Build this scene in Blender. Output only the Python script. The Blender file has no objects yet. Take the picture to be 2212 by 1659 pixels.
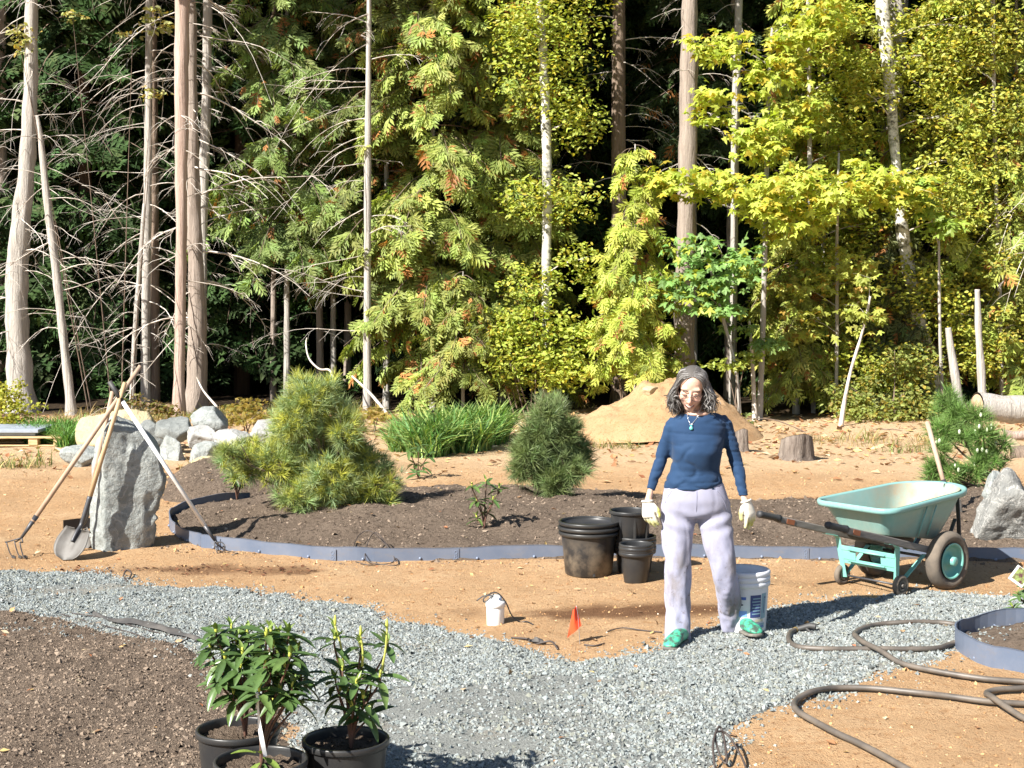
import bpy, bmesh, math, random
import numpy as np
from mathutils import Vector, Matrix, Quaternion
scene = bpy.context.scene
# ---------------------------------------------------------------- camera, sky, sun, exposure
IW, IH, FPX, CAMZ, HORY = 2212.0, 1659.0, 3200.0, 2.03, 623.0
PITCH = math.atan((IH/2-HORY)/FPX)
SUN_EL, SUN_DIR = math.radians(39), Vector((0.74, 0.67, 0)).normalized()   # SUN_DIR: the way shadows fall on the ground
cam_data = bpy.data.cameras.new('camera'); cam = bpy.data.objects.new('camera', cam_data)
scene.collection.objects.link(cam); scene.camera = cam
cam.location = (0, 0, CAMZ); cam.rotation_euler = (math.pi/2-PITCH, 0, 0)
cam_data.sensor_width = 36; cam_data.lens = 36*FPX/IW; cam_data.clip_end = 900; cam_data.clip_start = 0.05
world = bpy.data.worlds.new('World'); scene.world = world; world.use_nodes = True
wn = world.node_tree; wn.nodes.clear()
sky = wn.nodes.new('ShaderNodeTexSky'); sky.sky_type = 'NISHITA'; sky.sun_disc = False
sky.sun_elevation = SUN_EL
sky.sun_rotation = math.atan2(-SUN_DIR.x, -SUN_DIR.y)   # clockwise from +Y towards +X
sky.dust_density = 0.6; sky.ozone_density = 1.4
bg = wn.nodes.new('ShaderNodeBackground'); bg.inputs['Strength'].default_value = 0.055
wo = wn.nodes.new('ShaderNodeOutputWorld')
wn.links.new(sky.outputs[0], bg.inputs[0]); wn.links.new(bg.outputs[0], wo.inputs[0])
sun_data = bpy.data.lights.new('sun', 'SUN'); sun_data.energy = 5.0; sun_data.angle = math.radians(0.5)
sun_data.color = (1.0, 0.96, 0.89)
sun = bpy.data.objects.new('sun', sun_data); scene.collection.objects.link(sun)
sun.rotation_euler = Vector((SUN_DIR.x*math.cos(SUN_EL), SUN_DIR.y*math.cos(SUN_EL), -math.sin(SUN_EL))).to_track_quat('-Z', 'Y').to_euler()
sun.location = (-20, -20, 30)
scene.view_settings.view_transform = 'Standard'; scene.view_settings.look = 'None'
scene.view_settings.gamma = 1; scene.view_settings.use_curve_mapping = False
scene.view_settings.exposure = 1.38
scene.cycles.max_bounces = 6; scene.cycles.transparent_max_bounces = 6
scene.cycles.use_denoising = True
random.seed(7); RNG = np.random.default_rng(7)

# ---------------------------------------------------------------- measuring: a point of the 2212-wide photograph to a place in the world
CP, SP = math.cos(PITCH), math.sin(PITCH)
def _ray(x, y):
    a, b = (x-IW/2)/FPX, (IH/2-y)/FPX
    return Vector((a, CP+SP*b, -SP+CP*b))
def P(x, y, z=0.0):
    r = _ray(x, y); t = (z-CAMZ)/r.z
    return Vector((r.x*t, r.y*t, z))
def D(x, y, Y):
    r = _ray(x, y); t = Y/r.y
    return Vector((r.x*t, Y, CAMZ+r.z*t))
def px(Y):            # metres per photo unit at depth Y
    return Y/FPX
# ---------------------------------------------------------------- noise
def _h(a):
    s = np.sin(a)*43758.5453
    return s-np.floor(s)
def vnoise(x, y, z=None):
    x = np.asarray(x, float); y = np.asarray(y, float)
    z = np.zeros_like(x) if z is None else np.asarray(z, float)
    ix, iy, iz = np.floor(x), np.floor(y), np.floor(z)
    fx, fy, fz = x-ix, y-iy, z-iz
    fx, fy, fz = fx*fx*(3-2*fx), fy*fy*(3-2*fy), fz*fz*(3-2*fz)
    def H(a, b, c): return _h((ix+a)*127.1+(iy+b)*311.7+(iz+c)*74.7)
    def L(a, b, t): return a+(b-a)*t
    z0 = L(L(H(0,0,0),H(1,0,0),fx), L(H(0,1,0),H(1,1,0),fx), fy)
    z1 = L(L(H(0,0,1),H(1,0,1),fx), L(H(0,1,1),H(1,1,1),fx), fy)
    return L(z0, z1, fz)*2-1
def fbm(x, y, z=None, o=4, g=.5):
    r, a, f = 0, 1.0, 1.0
    for i in range(o):
        r = r+a*vnoise(np.asarray(x)*f+17.3*i, np.asarray(y)*f+9.1*i, None if z is None else np.asarray(z)*f+3.7*i); a *= g; f *= 2.03
    return r
def smooth(a, b, x):
    t = np.clip((x-a)/(b-a), 0, 1); return t*t*(3-2*t)
# ---------------------------------------------------------------- materials
def nd(nt, t, **k):
    n = nt.nodes.new(t)
    for a, b in k.items():
        if a in n.inputs: n.inputs[a].default_value = b
        else: setattr(n, a, b)
    return n
def rgba(c): return (c[0], c[1], c[2], 1)
def base_mat(name):
    m = bpy.data.materials.new(name); m.use_nodes = True
    nt = m.node_tree; nt.nodes.clear()
    out = nt.nodes.new('ShaderNodeOutputMaterial'); p = nt.nodes.new('ShaderNodeBsdfPrincipled')
    nt.links.new(p.outputs[0], out.inputs[0])
    return m, nt, p, out
def noise_node(nt, scale, detail=4, rough=.55, vec=None, dist=0):
    n = nd(nt, 'ShaderNodeTexNoise', Scale=scale, Detail=detail, Roughness=rough, Distortion=dist)
    if vec: nt.links.new(vec, n.inputs['Vector'])
    return n
def ramp(nt, fac, stops):
    r = nt.nodes.new('ShaderNodeValToRGB'); e = r.color_ramp.elements
    while len(e) < len(stops): e.new(0.5)
    for i, (p, c) in enumerate(stops):
        e[i].position = p; e[i].color = rgba(c) if not isinstance(c, (int, float)) else (c, c, c, 1)
    nt.links.new(fac, r.inputs[0]); return r
def mixc(nt, fac, a, b, blend='MIX'):
    m = nt.nodes.new('ShaderNodeMix'); m.data_type = 'RGBA'; m.blend_type = blend
    for s, v in ((0, fac), (6, a), (7, b)):
        if isinstance(v, bpy.types.NodeSocket): nt.links.new(v, m.inputs[s])
        else: m.inputs[s].default_value = v if s == 0 else rgba(v)
    return m.outputs[2]
def add_bump(nt, p, hgt, strength, dist):
    b = nd(nt, 'ShaderNodeBump', Strength=strength, Distance=dist)
    nt.links.new(hgt, b.inputs['Height']); nt.links.new(b.outputs[0], p.inputs['Normal']); return b
def coords(nt, scale=(1,1,1), kind='Object'):
    tc = nt.nodes.new('ShaderNodeTexCoord'); mp = nt.nodes.new('ShaderNodeMapping')
    mp.inputs['Scale'].default_value = scale
    nt.links.new(tc.outputs[kind], mp.inputs['Vector']); return mp.outputs[0]
def pmat(name, col, rough=.6, metal=0.0, col2=None, vscale=8, bump=0, bscale=60, stretch=(1,1,1), spec=.5, lo=.4, hi=.65, detail=5, bdist=.01):
    m, nt, p, out = base_mat(name)
    p.inputs['Roughness'].default_value = rough; p.inputs['Metallic'].default_value = metal
    p.inputs['Specular IOR Level'].default_value = spec
    p.inputs['Base Color'].default_value = rgba(col)
    v = coords(nt, stretch)
    if col2 is not None:
        n = noise_node(nt, vscale, detail, .6, v)
        r = ramp(nt, n.outputs[0], [(lo, 0.0), (hi, 1.0)])
        nt.links.new(mixc(nt, r.outputs[0], col, col2), p.inputs['Base Color'])
    if bump:
        n2 = noise_node(nt, bscale, 4, .6, v); add_bump(nt, p, n2.outputs[0], bump, bdist)
    return m
def attr_mat(name, rough=.6, transl=0.0, tint=(1,1,1), spec=.4, bump=0, bscale=80, vary=0, bdist=.01):
    """colour comes from the mesh's own colour attribute (one value per leaf, stone or clod)"""
    m, nt, p, out = base_mat(name)
    a = nd(nt, 'ShaderNodeAttribute', attribute_name='col')
    c = a.outputs['Color']
    if vary:
        n = noise_node(nt, bscale*.5, 3, .6, coords(nt)); r = ramp(nt, n.outputs[0], [(.3, 1-vary), (.7, 1.0)])
        c = mixc(nt, 1.0, c, r.outputs[0], 'MULTIPLY')
    nt.links.new(c, p.inputs['Base Color'])
    p.inputs['Roughness'].default_value = rough; p.inputs['Specular IOR Level'].default_value = spec
    if bump:
        n2 = noise_node(nt, bscale, 3, .6, coords(nt)); add_bump(nt, p, n2.outputs[0], bump, bdist)
    if transl:
        t = nt.nodes.new('ShaderNodeBsdfTranslucent'); mx = nt.nodes.new('ShaderNodeMixShader'); mx.inputs[0].default_value = transl
        nt.links.new(mixc(nt, 1.0, c, tint, 'MULTIPLY'), t.inputs[0])
        nt.links.new(p.outputs[0], mx.inputs[1]); nt.links.new(t.outputs[0], mx.inputs[2]); nt.links.new(mx.outputs[0], out.inputs[0])
    return m
# ---------------------------------------------------------------- mesh building
def link(o): scene.collection.objects.link(o); return o
class MB:
    """collects vertices and faces; build() links them as ONE mesh object (vertices given in world space unless the parent stands at the origin)"""
    def __init__(s): s.v, s.f, s.c, s.n = [], [], [], 0
    def add(s, v, faces, col=None):
        v = np.asarray(v, float).reshape(-1, 3)
        if not isinstance(faces, list): faces = [faces]
        for f in faces:
            f = np.asarray(f, np.int64)
            if f.size == 0: continue
            s.f.append(f+s.n)
            if col is None: cc = np.ones((len(f), 3))
            else:
                cc = np.asarray(col, float)
                if cc.ndim == 1: cc = np.repeat(cc[None], len(f), 0)
            s.c.append(cc)
        s.v.append(v); s.n += len(v); return s
    def mesh(s, name, off=None, smooth=False, color=True):
        me = bpy.data.meshes.new(name)
        v = np.concatenate(s.v)
        if off is not None: v = v-np.array(off)[None]
        idx = np.concatenate([f.ravel() for f in s.f]); tot = np.concatenate([np.full(len(f), f.shape[1]) for f in s.f])
        me.vertices.add(len(v)); me.vertices.foreach_set('co', v.astype(np.float32).ravel())
        me.loops.add(len(idx)); me.loops.foreach_set('vertex_index', idx.astype(np.int32))
        me.polygons.add(len(tot))
        st = np.concatenate([[0], np.cumsum(tot)[:-1]])
        me.polygons.foreach_set('loop_start', st.astype(np.int32)); me.polygons.foreach_set('loop_total', tot.astype(np.int32))
        me.polygons.foreach_set('use_smooth', np.full(len(tot), smooth))
        if color:
            a = me.attributes.new('col', 'FLOAT_COLOR', 'FACE')
            c = np.concatenate(s.c); c = np.concatenate([c, np.ones((len(c), 1))], 1)
            a.data.foreach_set('color', c.astype(np.float32).ravel())
        me.update(calc_edges=True); return me
    def build(s, name, mat, parent=None, smooth=False, color=False):
        off = None
        if parent is not None:
            w = world_loc(parent); off = tuple(w)
        me = s.mesh(name, off, smooth, color)
        if mat: me.materials.append(mat)
        return put(name, me, parent)
def world_loc(o):
    w = Vector(o.location); p = o.parent
    while p: w = w+Vector(p.location); p = p.parent
    return w
def put(name, me, parent=None, loc=None):
    o = bpy.data.objects.new(name, me); link(o)
    if parent is not None: o.parent = parent
    if loc is not None: o.location = loc
    return o
def tag(o, label, cat, group=None):
    o['label'] = label; o['category'] = cat
    if group: o['group'] = group
    return o
def thing(name, label, cat, loc=(0,0,0), group=None):
    o = bpy.data.objects.new(name, None); link(o); o.location = loc; o.empty_display_size = .1
    return tag(o, label, cat, group)
def structure(o): o['kind'] = 'structure'; return o
def stuff(o, label=None, cat=None):
    o['kind'] = 'stuff'
    if label: o['label'] = label
    if cat: o['category'] = cat
    return o
def copy_tree(o, parent=None):
    c = o.copy(); link(c)
    if parent is not None: c.parent = parent
    for ch in list(o.children): copy_tree(ch, c)
    return c
def frame_of(d, hint=Vector((0,0,1))):
    d = d.normalized(); u = hint.cross(d)
    if u.length < 1e-4: u = Vector((1,0,0)).cross(d)
    u.normalize(); w = d.cross(u); return u, w
def tube(mb, pts, radii, n=8, cap=True, col=None, ell=1.0, hint=Vector((0,0,1))):
    pts = [Vector(p) for p in pts]; k = len(pts)
    if not hasattr(radii, '__len__'): radii = [radii]*k
    V = []; u = None
    for i in range(k):
        d = (pts[min(i+1, k-1)]-pts[max(i-1, 0)])
        if d.length < 1e-9: d = Vector((0,0,1))
        d.normalize()
        if u is None: u, w = frame_of(d, hint if abs(d.dot(hint)) < .95 else Vector((1,0,0)))
        else:
            u = u-d*u.dot(d)
            if u.length < 1e-5: u, w = frame_of(d)
            u.normalize(); w = d.cross(u)
        for j in range(n):
            a = 2*math.pi*j/n; V.append(pts[i]+(u*math.cos(a)+w*math.sin(a)*ell)*radii[i])
    q = np.array([[i*n+j, i*n+(j+1)%n, (i+1)*n+(j+1)%n, (i+1)*n+j] for i in range(k-1) for j in range(n)])
    F = [q]
    if cap:
        F.append(np.array([list(range(n))[::-1]])); F.append(np.array([[(k-1)*n+j for j in range(n)]]))
    mb.add([tuple(p) for p in V], F, col); return mb
def smooth_path(pts, m=6, closed=False):
    """Catmull-Rom through the points"""
    pts = [Vector(p) for p in pts]; n = len(pts); out = []
    for i in range(n if closed else n-1):
        if closed: a, b, c, d = pts[i-1], pts[i], pts[(i+1) % n], pts[(i+2) % n]
        else: a, b, c, d = pts[max(i-1,0)], pts[i], pts[i+1], pts[min(i+2,n-1)]
        for j in range(m):
            t = j/m
            out.append(.5*((2*b)+(c-a)*t+(2*a-5*b+4*c-d)*t*t+(-a+3*b-3*c+d)*t**3))
    if not closed: out.append(pts[-1])
    return out
def box(mb, c, s, rot=None, col=None):
    c = Vector(c); V = []
    for x in (-.5,.5):
        for y in (-.5,.5):
            for z in (-.5,.5):
                v = Vector((x*s[0], y*s[1], z*s[2]))
                if rot is not None: v = rot @ v
                V.append(tuple(c+v))
    mb.add(V, np.array([[0,1,3,2],[4,6,7,5],[0,4,5,1],[2,3,7,6],[0,2,6,4],[1,5,7,3]]), col); return mb
def bbox(mb, c, s, bev=.004, rot=None):
    """a box with a chamfered rim on every edge"""
    bm = bmesh.new(); bmesh.ops.create_cube(bm, size=1)
    for v in bm.verts: v.co = Vector((v.co.x*s[0], v.co.y*s[1], v.co.z*s[2]))
    bmesh.ops.bevel(bm, geom=bm.edges[:], offset=min(bev, min(s)*.45), segments=1, affect='EDGES')
    M = (rot.to_4x4() if rot is not None else Matrix()); M.translation = Vector(c); bm.transform(M)
    from_bm(mb, bm); return mb
def from_bm(mb, bm, col=None):
    bm.verts.index_update(); V = [tuple(v.co) for v in bm.verts]; by = {}
    for f in bm.faces: by.setdefault(len(f.verts), []).append([v.index for v in f.verts])
    mb.add(V, [np.array(x) for x in by.values()], col); bm.free()
def lathe(mb, c, prof, n=40, col=None, axis=None):
    """prof: (radius, height) list, turned about a vertical axis through c"""
    c = Vector(c); V = []
    M = axis if axis is not None else Matrix.Identity(3)
    for r, z in prof:
        for j in range(n):
            a = 2*math.pi*j/n; V.append(tuple(c+M @ Vector((r*math.cos(a), r*math.sin(a), z))))
    k = len(prof)
    mb.add(V, np.array([[i*n+j, i*n+(j+1)%n, (i+1)*n+(j+1)%n, (i+1)*n+j] for i in range(k-1) for j in range(n)]), col); return mb
def frames(d, hint):
    """rows of directions d and hints -> right-handed frames (x along d, z near the hint)"""
    x = d/np.linalg.norm(d, axis=1, keepdims=True)
    y = np.cross(hint, x); ln = np.linalg.norm(y, axis=1, keepdims=True); bad = ln[:, 0] < 1e-4
    y[bad] = np.cross(np.array([[.3,.9,.1]]), x[bad]); y /= np.linalg.norm(y, axis=1, keepdims=True)
    return x, y, np.cross(x, y)
def bake(mb, bases, pos, fr, scale, cols, which=None):
    """many copies of small base shapes [(verts, faces)] placed by frames into one builder"""
    pos = np.asarray(pos, float); N = len(pos); X, Y, Z = fr
    scale = np.asarray(scale, float)
    if scale.ndim == 0: scale = np.full(N, float(scale))
    if which is None: which = RNG.integers(0, len(bases), N)
    for b, (bv, bf) in enumerate(bases):
        s = np.nonzero(which == b)[0]
        if not len(s): continue
        bv = np.asarray(bv, float); bf = np.asarray(bf)
        sc = scale[s][:, None, None]
        V = pos[s][:, None]+sc*(bv[None, :, 0:1]*X[s][:, None]+bv[None, :, 1:2]*Y[s][:, None]+bv[None, :, 2:3]*Z[s][:, None])
        F = bf[None]+(np.arange(len(s))*len(bv))[:, None, None]
        mb.add(V.reshape(-1, 3), F.reshape(-1, bf.shape[1]), np.repeat(cols[s], len(bf), 0))
    return mb
def rdirs(n): 
    d = RNG.normal(size=(n, 3)); return d/np.linalg.norm(d, axis=1, keepdims=True)
def vary_cols(base, n, v=.2, alt=None, palt=0):
    c = np.repeat(np.array(base, float)[None], n, 0)*(1+v*RNG.normal(size=(n, 1)))*(1+.25*v*RNG.normal(size=(n, 3)))
    if alt is not None:
        k = RNG.random(n) < palt; c[k] = np.array(alt)[None]*(1+v*RNG.normal(size=(k.sum(), 1)))
    return np.clip(c, .004, .95)
def remeshed(mb, name, voxel, smooth_it=4, mat=None, parent=None):
    """one continuous skin round overlapping closed pieces"""
    me = mb.mesh(name+'_raw', None, False, False)
    o = bpy.data.objects.new(name+'_raw', me); link(o)
    r = o.modifiers.new('r', 'REMESH'); r.mode = 'VOXEL'; r.voxel_size = voxel; r.use_smooth_shade = True
    s = o.modifiers.new('s', 'SMOOTH'); s.factor = .5; s.iterations = smooth_it
    dg = bpy.context.evaluated_depsgraph_get(); dg.update()
    new = bpy.data.meshes.new_from_object(o.evaluated_get(dg))
    bpy.data.objects.remove(o); bpy.data.meshes.remove(me)
    new.name = name
    return new
def mesh_co(me):
    a = np.empty(len(me.vertices)*3, np.float32); me.vertices.foreach_get('co', a); return a.reshape(-1, 3).astype(float)
def set_co(me, v): me.vertices.foreach_set('co', np.asarray(v, np.float32).ravel()); me.update()
def point_col(me, c):
    a = me.attributes.new('col', 'FLOAT_COLOR', 'POINT')
    a.data.foreach_set('color', np.concatenate([c, np.ones((len(c), 1))], 1).astype(np.float32).ravel())
def finish(me, name, mat, parent=None):
    me.polygons.foreach_set('use_smooth', np.ones(len(me.polygons), bool)); me.materials.clear(); me.materials.append(mat)
    if parent is not None:
        set_co(me, mesh_co(me)-np.array(world_loc(parent))[None])
    return put(name, me, parent)
# ---------------------------------------------------------------- the lie of the land
def sdist(x, y, poly):
    """signed distance to a polygon, positive inside"""
    poly = np.array(poly)[:, :2]; x = np.asarray(x, float).ravel(); y = np.asarray(y, float).ravel()
    best = np.full(len(x), 1e9); ins = np.zeros(len(x), bool); n = len(poly)
    for i in range(n):
        ax, ay = poly[i]; bx, by = poly[(i+1) % n]
        ex, ey = bx-ax, by-ay
        t = np.clip(((x-ax)*ex+(y-ay)*ey)/(ex*ex+ey*ey+1e-12), 0, 1)
        best = np.minimum(best, (x-ax-t*ex)**2+(y-ay-t*ey)**2)
        c = (ay > y) != (by > y)
        ins ^= c & (x < (bx-ax)*(y-ay)/(by-ay+1e-12)+ax)
    return np.where(ins, 1, -1)*np.sqrt(best)
def G0(*pts): return [tuple(P(a, b)) for a, b in pts]
EDGE_PX = [(366,1128),(372,1148),(395,1166),(430,1178),(465,1186),(720,1206),(985,1206),(1210,1205),(1430,1203),(1740,1207),(1840,1209),(2090,1213),(2212,1216),(2420,1222),(3000,1236)]
BACK_EDGE_PX = [(366,1128),(378,1114),(410,1104),(470,1094),(540,1086)]
far_bed_poly = G0(*EDGE_PX)+G0((3000,1095),(2420,1075),(2212,1062),(2100,1052),(1900,1066),(1740,1082),(1640,1086),(1450,1078),(1380,1070),(1250,1064),(1100,1052),(980,1056),(860,1062),(700,1066),(560,1072),(470,1092),(400,1106))
left_bank_poly = G0((345,1086),(480,1090),(700,1070),(700,1030),(560,1022),(470,1018),(400,1022),(345,1040))
front_bed_poly = G0((-300,1315),(0,1316),(110,1328),(200,1345),(330,1378),(430,1400),(500,1440),(560,1490),(630,1535),(668,1600),(680,1900),(-600,1900))
path_poly = G0((-300,1222),(0,1230),(180,1236),(300,1262),(480,1272),(620,1285),(720,1298),(800,1310),(870,1335),(960,1355),(1060,1372),(1130,1392),(1200,1414),(1290,1420),(1400,1410),(1440,1398),(1480,1378),(1560,1352),(1660,1320),(1760,1300),(1850,1288),(1930,1282),(2000,1276),(2212,1290),(2400,1297),(2850,1310),
              (2850,1370),(2400,1345),(2212,1335),(2130,1345),(2070,1400),(2030,1420),(1950,1447),(1900,1457),(1830,1492),(1720,1532),(1640,1547),(1600,1590),(1560,1625),(1530,1665),(1480,1760),(1400,1900),(500,1900),(620,1600),(560,1500),(430,1420),(200,1380),(-300,1350))
ring_c, ring_r = P(2290, 1412), 0.0
ring_r = (ring_c-P(2072, 1412)).length
def gz(x, y):
    x = np.asarray(x, float); y = np.asarray(y, float)
    z = .018*fbm(x*.9, y*.9, o=3)+.010*fbm(x*4.2, y*4.2, o=4)*smooth(3, 4, y)*(1-smooth(17, 19, y))
    z = z+smooth(15.5, 19, y)*(.05*fbm(x*.5+4, y*.5, o=2))
    z = z-.25*smooth(-2.2, -2.6, x)*smooth(30, 60, y)*0
    return z
def gz1(x, y): return float(gz(np.array([x]), np.array([y]))[0])
def bed_h(x, y):
    """height of the dug soil above the ground (negative: buried)"""
    sh = np.shape(x); x = np.ravel(x); y = np.ravel(y)
    n1 = fbm(x*2.3, y*2.3, o=3); n2 = fbm(x*9, y*9, o=3); n3 = fbm(x*26, y*26, o=2)
    h = np.full(len(x), -.2)
    d = sdist(x, y, far_bed_poly)
    h = np.maximum(h, np.where(d > -.3, -.03+.07*smooth(-.04, .03, d)+.13*smooth(.1, 1.5, d)+.035*n1*smooth(0,.5,d)+.014*n2+.006*n3, -.2))
    d = sdist(x, y, left_bank_poly)
    h = np.maximum(h, np.where(d > -.3, -.03+.20*smooth(-.05, .35, d)+.03*n1+.012*n2+.005*n3, -.2))
    d = sdist(x, y, front_bed_poly)
    h = np.maximum(h, np.where(d > -.3, -.03+.075*smooth(-.05, .25, d+.03*n1)+.06*smooth(.2, 1.2, d)+.015*n1+.010*n2+.006*n3, -.2))
    d = ring_r-.02-np.hypot(x-ring_c.x, y-ring_c.y)
    h = np.maximum(h, np.where(d > 0, .035+.05*smooth(0, .5, d)+.012*n2+.004*n3, -.2))
    return h.reshape(sh)
def path_h(x, y):
    d = sdist(x, y, path_poly)+.07*fbm(x*3, y*3, o=3)+.04*fbm(x*11, y*11, o=2)
    return (np.clip(-.02+.034*smooth(-.06, .07, d), -.02, .02)+.004*fbm(x*8, y*8, o=2)).reshape(np.shape(x)), d
def surf(x, y):
    a = np.atleast_1d(np.asarray(x, float)); b = np.atleast_1d(np.asarray(y, float))
    return gz(a, b)+np.maximum(0, np.maximum(bed_h(a, b), path_h(a, b)[0]))
def S(x, y): return float(surf(x, y)[0])
def G(xp, yp):
    """photo point -> the point of the ground surface seen there"""
    z = 0
    for i in range(8): p = P(xp, yp, z); z = .5*z+.5*S(p.x, p.y)
    p = P(xp, yp, z); p.z = S(p.x, p.y); return p
def grid_mesh(name, xs, ys, zf, keep=None, mat=None):
    X, Y = np.meshgrid(xs, ys); Z = zf(X.ravel(), Y.ravel()).reshape(X.shape)
    nx, ny = len(xs), len(ys); idx = np.arange(nx*ny).reshape(ny, nx)
    q = np.stack([idx[:-1,:-1], idx[:-1,1:], idx[1:,1:], idx[1:,:-1]], -1).reshape(-1, 4)
    v = np.stack([X.ravel(), Y.ravel(), Z.ravel()], 1)
    if keep is not None:
        k = keep(X.ravel(), Y.ravel(), Z.ravel()); q = q[k[q].any(1)]
        used = np.unique(q); re = np.full(len(v), -1); re[used] = np.arange(len(used)); v = v[used]; q = re[q]
    mb = MB(); mb.add(v, q); o = mb.build(name, mat, smooth=True); return o, v
def litter_amount(x, y):
    return smooth(15.2, 17.5, y+.8*fbm(x*.7, y*.7, o=2))*.75
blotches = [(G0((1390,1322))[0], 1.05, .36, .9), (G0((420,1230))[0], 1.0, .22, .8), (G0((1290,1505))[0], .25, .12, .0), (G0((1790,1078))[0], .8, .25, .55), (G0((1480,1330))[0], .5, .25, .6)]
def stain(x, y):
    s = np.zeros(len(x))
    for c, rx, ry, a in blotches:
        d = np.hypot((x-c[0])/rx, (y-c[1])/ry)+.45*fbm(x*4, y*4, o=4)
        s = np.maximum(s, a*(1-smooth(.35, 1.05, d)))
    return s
# --- ground material
def ground_mat():
    m, nt, p, out = base_mat('sandy_ground'); v = coords(nt)
    n1 = noise_node(nt, 1.3, 6, .62, v); n2 = noise_node(nt, 14, 6, .7, v); n3 = noise_node(nt, 90, 4, .7, v)
    c = ramp(nt, n1.outputs[0], [(.3, (.40,.245,.125)), (.55, (.46,.295,.16)), (.75, (.50,.345,.20))]).outputs[0]
    c = mixc(nt, ramp(nt, n2.outputs[0], [(.34, .8), (.48, 0.0)]).outputs[0], c, (.35,.19,.085))
    c = mixc(nt, ramp(nt, n3.outputs[0], [(.56, 0.0), (.74, .6)]).outputs[0], c, (.52,.37,.22))
    n5 = noise_node(nt, .55, 5, .7, v); c = mixc(nt, ramp(nt, n5.outputs[0], [(.5, 0.0), (.64, .5)]).outputs[0], c, (.33,.205,.11))
    c = mixc(nt, ramp(nt, noise_node(nt, 45, 3, .6, v).outputs[0], [(.33, .75), (.43, 0.0)]).outputs[0], c, (.22,.115,.055))
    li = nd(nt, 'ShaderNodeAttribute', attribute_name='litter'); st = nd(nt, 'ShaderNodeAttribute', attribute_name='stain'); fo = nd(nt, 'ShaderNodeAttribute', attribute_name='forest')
    nl = noise_node(nt, 22, 6, .75, v)
    lc = ramp(nt, nl.outputs[0], [(.33, (.26,.14,.065)), (.44, (.50,.34,.20)), (.56, (.58,.44,.28)), (.70, (.46,.28,.15))]).outputs[0]
    c = mixc(nt, li.outputs['Fac'], c, lc)
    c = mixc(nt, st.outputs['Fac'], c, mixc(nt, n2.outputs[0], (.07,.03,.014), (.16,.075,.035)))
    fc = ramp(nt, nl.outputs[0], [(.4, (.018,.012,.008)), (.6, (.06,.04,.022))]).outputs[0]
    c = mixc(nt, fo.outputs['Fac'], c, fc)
    nt.links.new(c, p.inputs['Base Color']); p.inputs['Roughness'].default_value = .95; p.inputs['Specular IOR Level'].default_value = .15
    ad = nd(nt, 'ShaderNodeMath', operation='ADD'); nt.links.new(n2.outputs[0], ad.inputs[0]); nt.links.new(n3.outputs[0], ad.inputs[1])
    add_bump(nt, p, ad.outputs[0], .9, .022)
    return m
def soil_mat(name='dug_soil'):
    m, nt, p, out = base_mat(name); v = coords(nt)
    n1 = noise_node(nt, 2.2, 6, .6, v); n2 = noise_node(nt, 34, 6, .72, v); n3 = noise_node(nt, 130, 3, .7, v)
    c = ramp(nt, n1.outputs[0], [(.3, (.170,.126,.093)), (.55, (.215,.162,.120)), (.75, (.26,.20,.150))]).outputs[0]
    c = mixc(nt, ramp(nt, n2.outputs[0], [(.36, .85), (.5, 0.0)]).outputs[0], c, (.055,.038,.027))
    c = mixc(nt, ramp(nt, n3.outputs[0], [(.6, 0.0), (.74, .7)]).outputs[0], c, (.29,.215,.15))
    nt.links.new(c, p.inputs['Base Color']); p.inputs['Roughness'].default_value = .95; p.inputs['Specular IOR Level'].default_value = .15
    ad = nd(nt, 'ShaderNodeMath', operation='ADD'); nt.links.new(n2.outputs[0], ad.inputs[0]); nt.links.new(n3.outputs[0], ad.inputs[1])
    add_bump(nt, p, ad.outputs[0], 1.0, .03)
    return m
def gravel_sheet_mat():
    m, nt, p, out = base_mat('gravel_fines'); v = coords(nt)
    n1 = noise_node(nt, 120, 4, .7, v); n2 = noise_node(nt, 1.6, 4, .6, v)
    c = ramp(nt, n1.outputs[0], [(.35, (.09,.092,.085)), (.5, (.20,.205,.19)), (.65, (.32,.33,.305))]).outputs[0]
    c = mixc(nt, ramp(nt, n2.outputs[0], [(.52, 0.0), (.7, .55)]).outputs[0], c, (.24,.19,.13))
    nt.links.new(c, p.inputs['Base Color']); p.inputs['Roughness'].default_value = .9; p.inputs['Specular IOR Level'].default_value = .2
    add_bump(nt, p, n1.outputs[0], .8, .012); return m
M = {}
M['sand'] = ground_mat(); M['soil'] = soil_mat(); M['fines'] = gravel_sheet_mat()
def prog(a, b, s0, g):
    r = [a]; s = s0
    while r[-1] < b: r.append(r[-1]+s); s *= g
    return r
ys = np.array([-60,-30,-15,-8,-3,0,2]+list(np.arange(3.5, 17, .068))+prog(17.02, 30, .08, 1.008)+[33,37,42,50,65,90,140,220,400,700])
xh = list(np.arange(0, 5.6, .07))+prog(5.62, 14, .10, 1.04)+[17,22,30,45,70,120,220,400,700]
xs = np.array([-a for a in xh[:0:-1]]+xh)
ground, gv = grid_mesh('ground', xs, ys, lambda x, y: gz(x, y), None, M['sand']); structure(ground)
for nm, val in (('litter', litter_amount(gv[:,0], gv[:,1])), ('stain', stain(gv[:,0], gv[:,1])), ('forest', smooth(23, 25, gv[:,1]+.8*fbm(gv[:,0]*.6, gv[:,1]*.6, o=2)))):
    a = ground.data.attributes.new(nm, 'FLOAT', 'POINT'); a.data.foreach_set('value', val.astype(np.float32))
def sheet(name, x0, x1, y0, y1, step, hf, mat, cull=-.022):
    o, v = grid_mesh(name, np.arange(x0, x1, step), np.arange(y0, y1, step), lambda x, y: gz(x, y)+hf(x, y), lambda x, y, z: (z-gz(x, y)) > cull, mat)
    return structure(o)
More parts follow.
